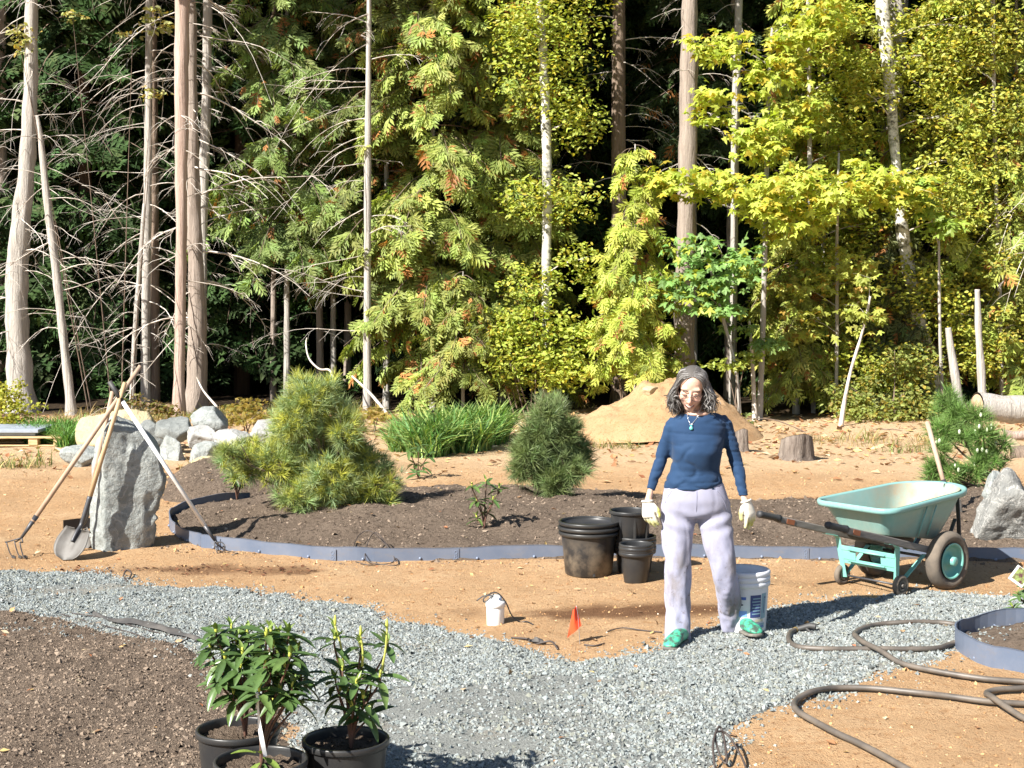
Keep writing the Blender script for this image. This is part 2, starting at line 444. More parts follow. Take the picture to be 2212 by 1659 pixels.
sheet('gravel_path', -5.5, 6.6, 3.6, 11.6, .05, lambda x, y: path_h(x, y)[0], M['fines'], -.019)
def only(poly=None, ring=False, inv=False):
    def f(x, y):
        h = bed_h(x, y)
        k = (np.hypot(x-ring_c.x, y-ring_c.y) < ring_r+.03) if ring else (sdist(x, y, poly) > -.2)
        return np.where(k, h, -.2)
    return f
sheet('front_planting_bed', -5.5, -.6, 3.6, 10.0, .027, only(front_bed_poly), M['soil'])
sheet('far_planting_bed', -4.6, 8.6, 10.2, 16.6, .040, lambda x, y: np.maximum(only(far_bed_poly)(x, y), only(left_bank_poly)(x, y)), M['soil'])
sheet('round_planting_bed', ring_c.x-ring_r-.05, ring_c.x+ring_r+.05, ring_c.y-ring_r-.05, ring_c.y+ring_r+.05, .025, only(ring=True), M['soil'])
# --- loose stones and clods: nobody could count them
def cube_base(j, seed):
    r = np.random.default_rng(seed); v = np.array([[x,y,z] for x in (-1,1) for y in (-1,1) for z in (-1,1)], float)*.5
    v *= np.array([1, .8, .6]); v += r.uniform(-j, j, v.shape)
    return v, np.array([[0,1,3,2],[4,6,7,5],[0,4,5,1],[2,3,7,6],[0,2,6,4],[1,5,7,3]])
def octa_base(seed):
    r = np.random.default_rng(seed); v = np.array([[1,.1,-.4],[.05,1,-.45],[-1,-.1,-.4],[-.05,-1,-.45],[.38,.05,.62],[-.38,-.08,.55]], float)*.54
    v += r.uniform(-.17, .17, v.shape)          # the buried underside is left open
    return v, np.array([[0,1,4],[1,5,4],[1,2,5],[2,3,5],[3,4,5],[3,0,4]])
def pyramid_base(seed):
    r = np.random.default_rng(seed+50); v = np.array([[1,.1,-.4],[.05,1,-.45],[-1,-.1,-.4],[-.05,-1,-.45],[.05,.0,.68]], float)*.54
    v += r.uniform(-.17, .17, v.shape); return v, np.array([[0,1,4],[1,2,4],[2,3,4],[3,0,4]])
stones = [octa_base(i) for i in range(8)]+[pyramid_base(i) for i in range(8)]
M['stone'] = attr_mat('crushed_rock', .85, spec=.25, bump=.3, bscale=300)
M['clod'] = attr_mat('soil_clod', .95, spec=.1, bump=.5, bscale=200)
def scatter_stones(name, n, box_, test, size, colf, mat, sink=.25, flat=.5, near=7.8):
    x = RNG.uniform(box_[0], box_[1], n); y = RNG.uniform(box_[2], box_[3], n)
    k = test(x, y); x, y = x[k], y[k]; n = len(x)
    s = size(n, x, y); z = surf(x, y)+s*(.3-sink)
    d = rdirs(n); d[:, 2] *= flat; h = rdirs(n)*.6; h[:, 2] += 1
    mb = MB(); bake(mb, stones, np.stack([x, y, z], 1), frames(d, h), s, colf(n, x, y), np.where(y < near, RNG.integers(0, 8, n), RNG.integers(8, 16, n)))
    return stuff(mb.build(name, mat, color=True))
def inview(x, y, pad=.3): return np.abs(x) < y*IW/2/FPX+pad
def gravel_col(n, x, y):
    c = .60*np.array([[.385,.425,.42],[.31,.335,.32],[.48,.50,.47],[.37,.38,.32],[.16,.175,.17],[.60,.61,.57],[.27,.305,.30]])
    k = RNG.choice(7, n, p=[.34,.25,.11,.12,.08,.02,.08]); r = c[k]*(1+.12*RNG.normal(size=(n,1)))
    return np.clip(r, .03, .8)
def patch(x, y):
    s = 0
    for c, rx, ry in ((P(1050,1530), .85, .38), (P(930,1610), .6, .22), (P(1290,1470), .32, .13), (P(200,1275), .9, .2)): s = np.maximum(s, smooth(1.15, .5, np.hypot((x-c.x)/rx, (y-c.y)/ry)+.5*fbm(x*3+1, y*3, o=3)))
    return s
def path_test(x, y):
    h, d = path_h(x, y); thin = fbm(x*1.1+3, y*1.6, o=3)
    bare = np.maximum((thin > .42)*(y < 7.2)*.55, .86*patch(x, y))
    return (d > -.06) & inview(x, y, .9) & (RNG.random(len(x)) < smooth(-.08, .07, d)) & (RNG.random(len(x)) > bare) & (bed_h(x, y) < h+.004)
scatter_stones('gravel', 520000, (-4.6, 5.6, 4.9, 11.0), path_test, lambda n, x, y: np.clip(RNG.lognormal(-4.27, .34, n), .006, .036), gravel_col, M['stone'], .2)
scatter_stones('scattered_gravel', 60000, (-4.6, 4.6, 5.5, 11.0), lambda x, y: inview(x, y) & (np.abs(path_h(x, y)[1]+.15) < .3) & (RNG.random(len(x)) < .45*np.exp(-((path_h(x, y)[1]+.02)/.13)**2)), lambda n, x, y: np.clip(RNG.lognormal(-4.3, .35, n), .006, .03), gravel_col, M['stone'], .15)
def soil_col(n, x, y):
    c = np.array([[.205,.155,.115],[.155,.117,.087],[.25,.192,.145],[.31,.245,.185],[.10,.075,.057]])
    return np.clip(c[RNG.choice(5, n, p=[.4,.22,.24,.06,.08])]*(1+.12*RNG.normal(size=(n,1))), .02, .6)
scatter_stones('soil_clods', 100000, (-4, -.4, 4.6, 9.6), lambda x, y: inview(x, y) & (sdist(x, y, front_bed_poly) > 0), lambda n, x, y: np.clip(RNG.lognormal(-4.85, .5, n), .004, .036), soil_col, M['clod'], .3, .8)
scatter_stones('far_soil_clods', 22000, (-4.6, 5.6, 10.8, 16), lambda x, y: inview(x, y) & (bed_h(x, y) > .03), lambda n, x, y: np.clip(RNG.lognormal(-4.3, .5, n), .008, .055), soil_col, M['clod'], .3, .8)
def sand_col(n, x, y):
    c = np.array([[.46,.28,.14],[.40,.22,.10],[.54,.39,.23],[.30,.17,.085],[.60,.50,.38]])
    return np.clip(c[RNG.choice(5, n, p=[.46,.30,.09,.13,.02])]*(1+.12*RNG.normal(size=(n,1))), .02, .8)
scatter_stones('sand_clods', 26000, (-6, 6, 5, 16.5), lambda x, y: inview(x, y) & (bed_h(x, y) < 0) & (path_h(x, y)[1] < -.05), lambda n, x, y: np.clip(RNG.lognormal(-4.55, .5, n), .005, .04), sand_col, M['clod'], .3, .8)
def near_edge(x, y):
    d = sdist(x, y, far_bed_poly); return (np.abs(d) < .3) & (d < -.02) & inview(x, y) & (y < 12.2)
scatter_stones('edge_crumbs', 5000, (-4.2, 5.2, 10.5, 12.5), near_edge, lambda n, x, y: np.clip(RNG.lognormal(-4.2, .5, n), .006, .05), lambda n, x, y: np.where((RNG.random(n) < .4)[:, None], soil_col(n, x, y), sand_col(n, x, y)), M['clod'], .25, .8)
# fallen leaves and twigs towards the trees
leaf_flat = [(np.array([[-.5,0,0],[-.1,.3,.1],[.5,0,.05],[-.05,-.32,.14]]), np.array([[0,1,2,3]])), (np.array([[-.5,0,0],[0,.22,.16],[.5,.05,.05],[.05,-.36,.02]]), np.array([[0,1,2,3]]))]
def flat_scatter(name, n, box_, test, size, cols, mat):
    x = RNG.uniform(box_[0], box_[1], n); y = RNG.uniform(box_[2], box_[3], n); k = test(x, y); x, y = x[k], y[k]; n = len(x)
    d = rdirs(n); d[:, 2] *= .25; h = rdirs(n)*.35; h[:, 2] += 1; s = size(n)
    mb = MB(); bake(mb, leaf_flat, np.stack([x, y, surf(x, y)+.25*s*.2+.004], 1), frames(d, h), s, cols[RNG.integers(0, len(cols), n)]*(1+.15*RNG.normal(size=(n,1))))
    return stuff(mb.build(name, mat, color=True))
M['dry_leaf'] = attr_mat('dry_leaf', .7, .15, (1,.9,.7), .3)
dl = np.array([[.40,.24,.11],[.30,.15,.07],[.50,.34,.19],[.22,.13,.07],[.50,.37,.15],[.33,.13,.06],[.56,.44,.28]])
flat_scatter('fallen_leaves', 6000, (-10, 10, 15.3, 24), lambda x, y: inview(x, y, .6) & (RNG.random(len(x)) < (.1+.9*smooth(15.5, 20, y))), lambda n: RNG.uniform(.05, .14, n), dl, M['dry_leaf'])
flat_scatter('leaf_litter_debris', 500, (-5, 5, 6, 15.5), lambda x, y: inview(x, y), lambda n: RNG.uniform(.02, .06, n), dl, M['dry_leaf'])
# red-brown needle debris on the ground by the edging
def needle_test(x, y):
    return (stain(x, y) > .25) & inview(x, y) & (y > 10)
flat_scatter('needle_debris', 9000, (-4, 4, 10.2, 15), needle_test, lambda n: RNG.uniform(.015, .05, n), np.array([[.13,.05,.025],[.08,.035,.02],[.19,.08,.04]]), M['dry_leaf'])
# ---------------------------------------------------------------- the wood
def bark_mat(name, a, b, dark, sy=.9, sx=16, bump=.8, light=None):
    m, nt, p, out = base_mat(name); v = coords(nt, (sx, sx, sy))
    n1 = noise_node(nt, 1.0, 7, .68, v, .6); n2 = noise_node(nt, 3.2, 5, .65, v)
    c = ramp(nt, n1.outputs[0], [(.3, dark), (.43, a), (.6, b)]).outputs[0]
    n3 = noise_node(nt, 1.6, 5, .65, coords(nt, (1.5,1.5,.8)))
    c = mixc(nt, ramp(nt, n3.outputs[0], [(.42, 0.0), (.66, .7)]).outputs[0], c, light if light else a)
    nt.links.new(c, p.inputs['Base Color']); p.inputs['Roughness'].default_value = .9; p.inputs['Specular IOR Level'].default_value = .2
    ad = nd(nt, 'ShaderNodeMath', operation='ADD'); nt.links.new(n1.outputs[0], ad.inputs[0]); nt.links.new(n2.outputs[0], ad.inputs[1])
    add_bump(nt, p, ad.outputs[0], bump, .03); return m
M['bark_pale'] = bark_mat('pale_dead_bark', (.345,.315,.28), (.46,.43,.39), (.13,.115,.10), light=(.40,.37,.33))
M['bark_pink'] = bark_mat('peeled_pink_bark', (.36,.26,.21), (.45,.355,.30), (.22,.15,.115), light=(.38,.275,.22))
M['bark_fir'] = bark_mat('furrowed_fir_bark', (.16,.115,.085), (.27,.20,.15), (.03,.022,.017), sy=1.6, sx=13, bump=1.0, light=(.22,.17,.13))
M['bark_tan'] = bark_mat('tan_fir_bark', (.265,.215,.18), (.345,.29,.245), (.085,.068,.055), sx=20, light=(.30,.245,.205))
M['bark_dark'] = bark_mat('dark_bark', (.10,.065,.045), (.15,.10,.07), (.03,.02,.015))
def birch_mat():
    m, nt, p, out = base_mat('white_birch_bark')
    n1 = noise_node(nt, 1.0, 6, .7, coords(nt, (7,7,9))); n2 = noise_node(nt, 2.0, 4, .6, coords(nt, (3,3,5)))
    c = ramp(nt, n1.outputs[0], [(.36, (.035,.03,.025)), (.43, (.28,.27,.22)), (.53, (.58,.56,.51))]).outputs[0]
    c = mixc(nt, ramp(nt, n2.outputs[0], [(.56, 0.0), (.66, .8)]).outputs[0], c, (.16,.16,.10))
    nt.links.new(c, p.inputs['Base Color']); p.inputs['Roughness'].default_value = .8; add_bump(nt, p, n1.outputs[0], .4, .01); return m
M['bark_birch'] = birch_mat()
M['twig_pale'] = pmat('bleached_dead_wood', (.62,.57,.51), .85, col2=(.30,.25,.20), vscale=6)
M['twig_brown'] = pmat('brown_twig', (.20,.14,.10), .85, col2=(.11,.08,.06), vscale=6)
M['needle'] = attr_mat('conifer_foliage', .55, .34, (1.15,1.15,.55), .3)
M['broadleaf'] = attr_mat('broad_leaf', .5, .42, (1.1,1.1,.45), .35)
M['shade_foliage'] = attr_mat('deep_wood_foliage', .7, .15, (1,1.1,.6), .15)
# small shapes: growth along +x, width along y, up z
def muted(c): return (c[0]*.90, c[1]*.99, c[2]+(.022 if c[1] > .15 else 0))
def diamonds(rows):
    V, F = [], []
    for (x0,y0,z0),(x1,y1,z1),w in rows:
        b = len(V); dx, dy = x1-x0, y1-y0; l = math.hypot(dx, dy)+1e-6; nx, ny = -dy/l*w, dx/l*w
        xm, ym, zm = x0+dx*.45, y0+dy*.45, z0+(z1-z0)*.38+.02
        V += [(x0,y0,z0),(xm-nx,ym-ny,zm),(x1,y1,z1),(xm+nx,ym+ny,zm)]; F.append((b,b+1,b+2,b+3))
    return np.array(V), np.array(F)
def cedar_spray(seed):
    r = random.Random(seed); rows = [((0,0,0),(1,r.uniform(-.1,.1),-.12),.06)]
    for i in range(3):
        t = .12+.28*i; s = .58*(1-.55*t)*r.uniform(.8,1.2)
        for sg in (-1,1):
            rows.append(((t,0,-.1*t*t),(t+s*.75, sg*s*.62+r.uniform(-.06,.06), -.1*t-.16*s+r.uniform(-.08,.05)),.072))
    return diamonds(rows)
def fir_spray(seed):
    r = random.Random(seed); rows = [((0,0,0),(1,0,-.1),.05)]
    for i in range(3):
        t = .08+.30*i; s = .55*(1-.7*t)*r.uniform(.8,1.2)
        for sg in (-1,1): rows.append(((t,0,-.1*t),(t+s*.5, sg*s*.85, -.1*t-.14*s),.105))
    return diamonds(rows)
CEDAR = [cedar_spray(i) for i in range(5)]; FIR = [fir_spray(i) for i in range(4)]
OVAL = [(np.array([[0,0,0],[.32,-.27,.06],[.75,-.20,.05],[1,0,-.05],[.75,.20,.05],[.32,.27,.06]]), np.array([[0,1,2,3],[0,3,4,5]]))]
OVAL = [(OVAL[0][0], OVAL[0][1]), (OVAL[0][0]*np.array([1,1.15,1.5])+np.array([0,0,0]), OVAL[0][1])]
def maple_leaf(seed):
    r = random.Random(seed); V = [(0.05,0,0)]
    tips = [(-115,.42),(-62,.85),(0,1.0),(62,.85),(115,.42)]; ring = []
    angs = []
    for i,(a,l) in enumerate(tips):
        angs += [(a-15, l*.66), (a, l*r.uniform(.93,1.05)), (a+15, l*.66)]
        if i < 4: angs.append(((a+tips[i+1][0])/2, .34))
    for a, l in angs:
        t = math.radians(a); V.append((.3+.62*l*math.cos(t), .62*l*math.sin(t), -.10*l*l+.05*math.cos(3*t)))
    V = np.array(V); V[0] = (.0,0,.0); V = np.concatenate([V, [[.3,0,.04]]])
    n = len(angs); F = [(len(V)-1, i, i+1) for i in range(1, n)]+[(len(V)-1, n, 0),(len(V)-1, 0, 1)]
    return V, np.array(F)
MAPLE = [maple_leaf(i) for i in range(4)]
def branch_line(base, az, L, rise, droop, n=8, wob=.05, rnd=random):
    d = Vector((math.cos(az), math.sin(az), 0)); s = Vector((-d.y, d.x, 0)); o1 = rnd.uniform(-1,1); o2 = rnd.uniform(-1,1)
    return [base+d*(L*t)+s*(L*wob*(o1*math.sin(3*t)+o2*math.sin(7*t)))+Vector((0,0,L*(rise*t-droop*t*t+wob*.5*math.sin(5*t+o1*3)))) for t in [i/(n-1) for i in range(n)]]
def dead_branch(mb, base, az, L, rise, droop, r, rnd, twigs=4, n=9):
    ln = branch_line(base, az, L, rise, droop, n, .06, rnd)
    tube(mb, ln, [r*(1-.8*i/(n-1)) for i in range(n)], 4)
    for k in range(twigs):
        i = rnd.randint(2, n-2); p = ln[i]; a2 = az+rnd.choice((-1,1))*rnd.uniform(.4,1.2); l2 = L*rnd.uniform(.2,.5)*(1-.4*i/n)
        l = branch_line(p, a2, l2, rnd.uniform(-.3,.25), rnd.uniform(.3,.9), 6, .08, rnd)
        tube(mb, l, [r*.45*(1-.75*j/5) for j in range(6)], 3, False)
        if rnd.random() < .6:
            tube(mb, branch_line(l[3], a2+rnd.uniform(-.9,.9), l2*.5, -.1, rnd.uniform(.2,.9), 5, .08, rnd), [r*.3,r*.26,r*.2,r*.15,r*.1], 3, False)
def trunk_line(path, Y, top=12.0):
    """path: (x, y, width) in the photo from the base up, at depth Y; goes on upward beyond the frame"""
    pts, rad = [], []
    for i, (x, y, w) in enumerate(path):
        pts.append(D(x, y, Y)); rad.append(w*.5*px(Y))
    b = pts[0]; g = S(b.x, b.y)
    d = (pts[0]-pts[1]).normalized() if len(pts) > 1 else Vector((0,0,-1))
    if b.z > g+.02: pts.insert(0, Vector((b.x+d.x/abs(d.z)*(b.z-g), Y, g-.15))); rad.insert(0, rad[0]*1.12)
    else: pts[0].z = g-.15
    if top and pts[-1].z < top:
        u = (pts[-1]-pts[-2]).normalized()
        for h in (.33,.66,1.0):
            z = pts[-1].z+(top-pts[-1].z)*h if h < 1 else top
            q = pts[-1]+u*((z-pts[-1].z)/max(u.z,.3)); pts.append(q); rad.append(rad[-1]*.86)
    return pts, rad
def trunk_obj(root, path, Y, mat, top=12.0, n=12, flare=1.35, wob=.012, seed=0):
    pts, rad = trunk_line(path, Y, top)
    P2, R2 = [], []
    L = sum((pts[i+1]-pts[i]).length for i in range(len(pts)-1))
    sp = smooth_path(pts, 7)
    rr = []
    for i in range(len(pts)-1):
        for j in range(7): rr.append(rad[i]+(rad[i+1]-rad[i])*j/7)
    rr.append(rad[-1]); g = sp[0].z
    mb = MB(); rnd = random.Random(seed)
    rr = [r*(1+(flare-1)*math.exp(-max(0, p.z-g-.1)/.28))*(1+.05*math.sin(9*p.z+seed)) for r, p in zip(rr, sp)]
    tube(mb, sp, rr, n)
    V = mb.v[0]; f = (fbm(V[:,0]*9, V[:,1]*9, V[:,2]*2.4, o=3)*.06-np.abs(fbm(V[:,0]*26, V[:,1]*26, V[:,2]*3, o=2))*.10)*max(rad)
    c = np.repeat(np.array([tuple(p) for p in sp]), n, 0); dv = V-c; dv /= np.linalg.norm(dv, axis=1, keepdims=True)+1e-9
    mb.v[0] = V+dv*f[:, None]
    o = mb.build('trunk', mat, root, True)
    return o, pts, rad
def along(pts, z):
    for i in range(len(pts)-1):
        if pts[i].z <= z <= pts[i+1].z:
            t = (z-pts[i].z)/(pts[i+1].z-pts[i].z+1e-9); return pts[i].lerp(pts[i+1], t)
    return pts[-1].copy()
def spray_crown(root, tr, zlo, zhi, R, nb, dens, kind, cols, alt, palt, size, seed, shape=.75, droop=(.35,.8), wood=True, hang=.75, vary=.22, azr=None, front=0, bare=.12, mat='needle', woodmat='twig_brown'):
    """branches with hanging sprays round a trunk line; returns (crown, branching)"""
    rnd = random.Random(seed); rg = np.random.default_rng(seed)
    pos, dr, hn, tone = [], [], [], []; wb = MB()
    for b in range(nb):
        u = (b+rnd.random())/nb; z = zlo+(zhi-zlo)*u; base = along(tr, z)
        L = (R*(1-u)**shape*rnd.uniform(.65,1.12)+.18)
        az = rnd.uniform(0, 2*math.pi) if azr is None else rnd.uniform(*azr)
        if front and rnd.random() < front: az = rnd.uniform(-math.pi, 0)
        ln = branch_line(base, az, L, rnd.uniform(-.05,.25), rnd.uniform(*droop), 8, .05, rnd)
        if wood: tube(wb, ln, [max(.004, .011*L*(1-.8*i/7)) for i in range(8)], 3, False)
        n = max(4, int(L*dens)); d = np.array([math.cos(az), math.sin(az), 0]); s = np.array([-d[1], d[0], 0])
        t = bare+(1-bare)*rg.random(n)**.75; k = t*7; i0 = np.minimum(k.astype(int), 6); fr = (k-i0)[:, None]; A = np.array([tuple(p) for p in ln])
        p = A[i0]*(1-fr)+A[i0+1]*fr; lat = rg.normal(size=n)*(.20*L*(1.1-t))
        p = p+s*lat[:, None]; p[:, 2] -= np.abs(lat)*.35+rg.random(n)*.06
        dd = d*.5+s*(np.sign(lat)*(.25+.5*rg.random(n)))[:, None]+np.array([0,0,-hang])*(.45+.8*rg.random(n))[:, None]+rg.normal(size=(n,3))*.22
        pos.append(p); dr.append(dd); hn.append(d[None]*.9+np.array([0,0,.45])+rg.normal(size=(n,3))*.5); tone.append(np.full(n, rnd.uniform(.8,1.2)))
    pos, dr, hn, tone = np.concatenate(pos), np.concatenate(dr), np.concatenate(hn), np.concatenate(tone)
    n = len(pos); c = vary_cols(muted(cols), n, vary, alt, palt)*tone[:, None]
    mb = MB(); bake(mb, kind, pos, frames(dr, hn), size*(.65+.7*rg.random(n)), c, rg.integers(0, len(kind), n))
    cr = mb.build('crown', M[mat], root, color=True)
    wo = wb.build('branching', M[woodmat], root) if wood else None
    return cr, wo
CED = (.33,.35,.065); CEDALT = (.40,.18,.06); DRK = (.045,.075,.022); HEM = (.042,.072,.022); YEL = (.36,.35,.04)
# --- bare, bleached trunks on the left, each dead branch its own part
def bare_tree(name, label, path, Y, mat, nbr, seed, zr=(1.0,7.2), Lr=(.6,1.7), top=13, crown=True, flare=1.35, r=.008, group=None, droop=(.35,1.1), twigs=4, topR=1.8):
    b = D(path[0][0], path[0][1], Y); root = thing(name, label, 'tree', (b.x, Y, S(b.x, Y)), group)
    o, pts, rad = trunk_obj(root, path, Y, mat, top, 22, flare, seed=seed); rnd = random.Random(seed)
    nbr = int(nbr*1.2)
    for k in range(nbr):
        z = zr[0]+(zr[1]-zr[0])*((k+rnd.random())/nbr)**.9; base = along(pts, z)
        az = rnd.choice((rnd.uniform(-.6,.6), rnd.uniform(math.pi-.6, math.pi+.6), rnd.uniform(0, 2*math.pi))); mb = MB()
        dead_branch(mb, base, az, rnd.uniform(*Lr), rnd.uniform(-.35,.4), rnd.uniform(*droop)*rnd.choice((.25,.7,1.15)), r*rnd.uniform(.6,1.4), rnd, twigs+1)
        mb.build('branch', M['twig_pale'], root)
    if crown: spray_crown(root, pts, 8.6, top, topR, 26, 24, FIR, DRK, None, 0, .34, seed, wood=False)  # unseen high crown, added to keep sun off the wood behind
    return root
bare_tree('bare_tree', 'stout pale bare trunk rising behind the yellow shrub', [(44,862,60),(40,760,52),(36,640,50),(44,500,44),(58,360,36),(66,200,31),(68,0,28)], 24.5, M['bark_pale'], 30, 1, Lr=(.6,2.0))
bare_tree('bare_tree', 'slim pale trunk leaning away from the stout bare trunk', [(152,865,21),(140,760,19),(118,560,18),(100,420,16),(88,300,13),(80,250,7)], 24, M['bark_pale'], 16, 2, zr=(.9,4.6), Lr=(.5,1.6), top=0, crown=False)
bare_tree('bare_tree', 'white slender trunk with arching dead branches, behind the tool handles', [(314,884,21),(315,700,20),(318,480,19),(321,240,17),(322,0,14)], 25, M['bark_pale'], 34, 3, Lr=(.6,1.9), droop=(.4,1.3))
bare_tree('bare_tree', 'thin pole-like pale trunk leaning against the white slender one', [(285,872,11),(292,720,12),(303,560,11),(312,440,8)], 24.6, M['bark_pale'], 7, 4, zr=(1,3), Lr=(.3,.9), top=0, crown=False)
bare_tree('bare_tree', 'shaded grey trunk close behind the white slender one', [(336,870,17),(334,560,20),(332,250,18),(330,0,16)], 26.2, M['bark_fir'], 8, 5, Lr=(.5,1.4))
bare_tree('bare_tree', 'smooth pinkish trunk with peeling edge, half of the close pair', [(386,905,27),(388,760,24),(392,500,24),(392,250,30),(394,0,32)], 23.6, M['bark_pink'], 12, 6, Lr=(.4,1.3))
bare_tree('bare_tree', 'thick furrowed trunk pressed against the smooth pinkish one', [(422,905,46),(426,760,44),(424,600,36),(418,420,30),(414,200,26),(412,0,24)], 24.1, M['bark_tan'], 26, 7, Lr=(.6,2.2), r=.013)
bare_tree('bare_tree', 'knobbly light trunk rising above the thick furrowed one', [(438,870,14),(438,560,19),(440,400,22),(446,200,21),(449,0,20)], 24.9, M['bark_pale'], 26, 8, zr=(2.2,7.2), Lr=(.25,1.2), droop=(.1,.7))
bare_tree('bare_tree', 'narrow brown double trunk in the dark gap', [(692,812,17),(690,640,15),(690,420,13),(694,250,10)], 26.5, M['bark_tan'], 9, 9, zr=(1,5), Lr=(.4,1.2), top=9, topR=1.2)
bare_tree('bare_tree', 'straight thin grey trunk at the edge of the lit cedar', [(793,872,18),(794,640,16),(794,420,16),(796,200,13),(797,0,10)], 23.8, M['bark_pale'], 22, 10, zr=(1.2,6.5), Lr=(.5,1.8), droop=(.1,.8), topR=1.4)
bare_tree('bare_tree', 'dim trunk in shadow between the two thin ones', [(750,845,17),(752,600,16),(752,300,14)], 28, M['bark_tan'], 3, 11, Lr=(.4,1))
bare_tree('bare_tree', 'brown mottled fir trunk seen above the low cedar sapling', [(1338,840,34),(1338,600,33),(1336,300,32),(1337,0,28)], 25.6, M['bark_fir'], 12, 12, zr=(3,7), Lr=(.4,1.4), topR=2.2)
bare_tree('bare_tree', 'tall straight grey-tan trunk behind the woman', [(1478,780,46),(1480,600,43),(1485,350,41),(1488,150,39),(1490,0,36)], 24.2, M['bark_tan'], 10, 13, zr=(3,7), Lr=(.3,.9), topR=2.4)
bare_tree('bare_tree', 'dim brown trunk deep in the wood above the alder', [(1265,640,26),(1266,300,25),(1268,0,24)], 28.5, M['bark_dark'], 6, 14, zr=(3,8), Lr=(.4,1.2))
bare_tree('bare_tree', 'broad grey trunk close behind the leaning birch', [(1915,640,42),(1922,420,42),(1930,180,48),(1934,0,52)], 25.6, M['bark_pale'], 6, 15, zr=(4,8), Lr=(.5,1.3), topR=2.2)
bare_tree('bare_tree', 'slim pale trunk above the yellow maple leaves', [(1585,640,15),(1588,300,18),(1593,120,18),(1596,0,16)], 25.3, M['bark_pale'], 6, 16, zr=(4,7), Lr=(.4,1), topR=1.4)
bare_tree('bare_tree', 'reddish trunk in the dark hollow beside the twin white stems', [(1572,912,18),(1574,700,17),(1578,450,16)], 27, M['bark_tan'], 2, 17, Lr=(.3,.8), topR=1.5)
for x, y0, w, sd, lb in ((590,800,13,18,'faint slim trunk in the dark behind the standing rock'), (888,850,12,19,'faint slim trunk under the hanging cedar sprays'), (0,800,26,20,'dim trunk cut by the picture edge beside the stout bare trunk'), (1800,700,20,21,'faint trunk showing between maple and birch'), (2085,600,16,26,'faint pale trunk among the cedar curtains')):
    bare_tree('bare_tree', lb, [(x,y0,w),(x+2,500,w*.95),(x+3,0,w*.8)], 26.8, M['bark_tan'], 6, sd, Lr=(.4,1.3), topR=1.6)
# --- cedars
def cedar(label, x, Y, zlo, top, R, nb, dens, seed, cols=CED, alt=CEDALT, palt=.07, size=.27, w=16, group='cedars at the edge of the wood', name='cedar_tree', lean=0, **kw):
    b = D(x, 623, Y); root = thing(name, label, 'tree', (b.x, Y, S(b.x, Y)), group)
    yb = HORY+CAMZ*FPX/Y
    path = [(x, yb, w), (x+lean*.4, yb-250, w*.8), (x+lean, 150, w*.55)]
    if top < 6: ytop = HORY-(top-CAMZ)*FPX/Y; path = [(x, yb, w), (x+lean*.5, (yb+ytop)/2, w*.7), (x+lean, ytop, 3)]
    o, pts, rad = trunk_obj(root, path, Y, kw.pop('bark', M['bark_pale']), top if top >= 6 else 0, 9, 1.15, seed=seed)
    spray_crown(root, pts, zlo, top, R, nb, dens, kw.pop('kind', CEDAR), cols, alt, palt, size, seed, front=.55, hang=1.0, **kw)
    return root
cedar('large sunlit cedar with drooping yellow-green sprays beside the thin grey trunk', 935, 24.6, 1.0, 12, 1.35, 185, 52, 31, droop=(.3,.75))
cedar('sunlit cedar with browning sprays just behind the alder', 1085, 25.4, 1.0, 12, 1.4, 170, 48, 32, palt=.09)
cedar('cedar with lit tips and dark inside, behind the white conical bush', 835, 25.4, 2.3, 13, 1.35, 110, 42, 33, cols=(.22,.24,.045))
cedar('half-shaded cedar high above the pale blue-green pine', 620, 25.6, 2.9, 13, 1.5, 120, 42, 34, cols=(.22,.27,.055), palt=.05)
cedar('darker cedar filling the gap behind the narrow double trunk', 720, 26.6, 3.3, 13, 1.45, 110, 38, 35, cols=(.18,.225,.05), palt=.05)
cedar('bright young cedar with a pale leader above the sand heap', 1372, 22.8, .9, 4.25, .72, 80, 52, 36, cols=(.44,.45,.06), palt=.05, size=.21, w=11)
cedar('cedar behind the yellow maple, sprays half browned', 1780, 25.5, .9, 13, 1.4, 140, 38, 37, cols=(.42,.43,.06), palt=.07)
cedar('cedar behind the leaning birch with rusty hanging sprays', 2050, 25.0, .9, 13, 1.45, 150, 38, 38, cols=(.40,.41,.06), palt=.08)
cedar('cedar at the picture edge above the fallen log', 2195, 24.6, 1.2, 13, 1.25, 130, 38, 39, cols=(.35,.36,.06), palt=.08)
cedar('low cedar in front of the dark hollow right of the maple stem', 1720, 24.2, .5, 3.4, .95, 70, 46, 40, cols=(.36,.36,.06), palt=.06, size=.22)
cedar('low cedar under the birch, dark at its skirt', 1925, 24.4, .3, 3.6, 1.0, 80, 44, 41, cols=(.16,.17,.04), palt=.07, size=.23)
cedar('short cedar sprays under the alder near the grass clump', 1000, 23.6, .75, 2.3, .75, 44, 48, 42, cols=(.29,.30,.05), size=.21, w=9)
cedar('cedar far up behind the tall grey-tan trunk', 1500, 27.5, 4.2, 14, 1.5, 100, 34, 43, cols=(.06,.085,.025), palt=.03)
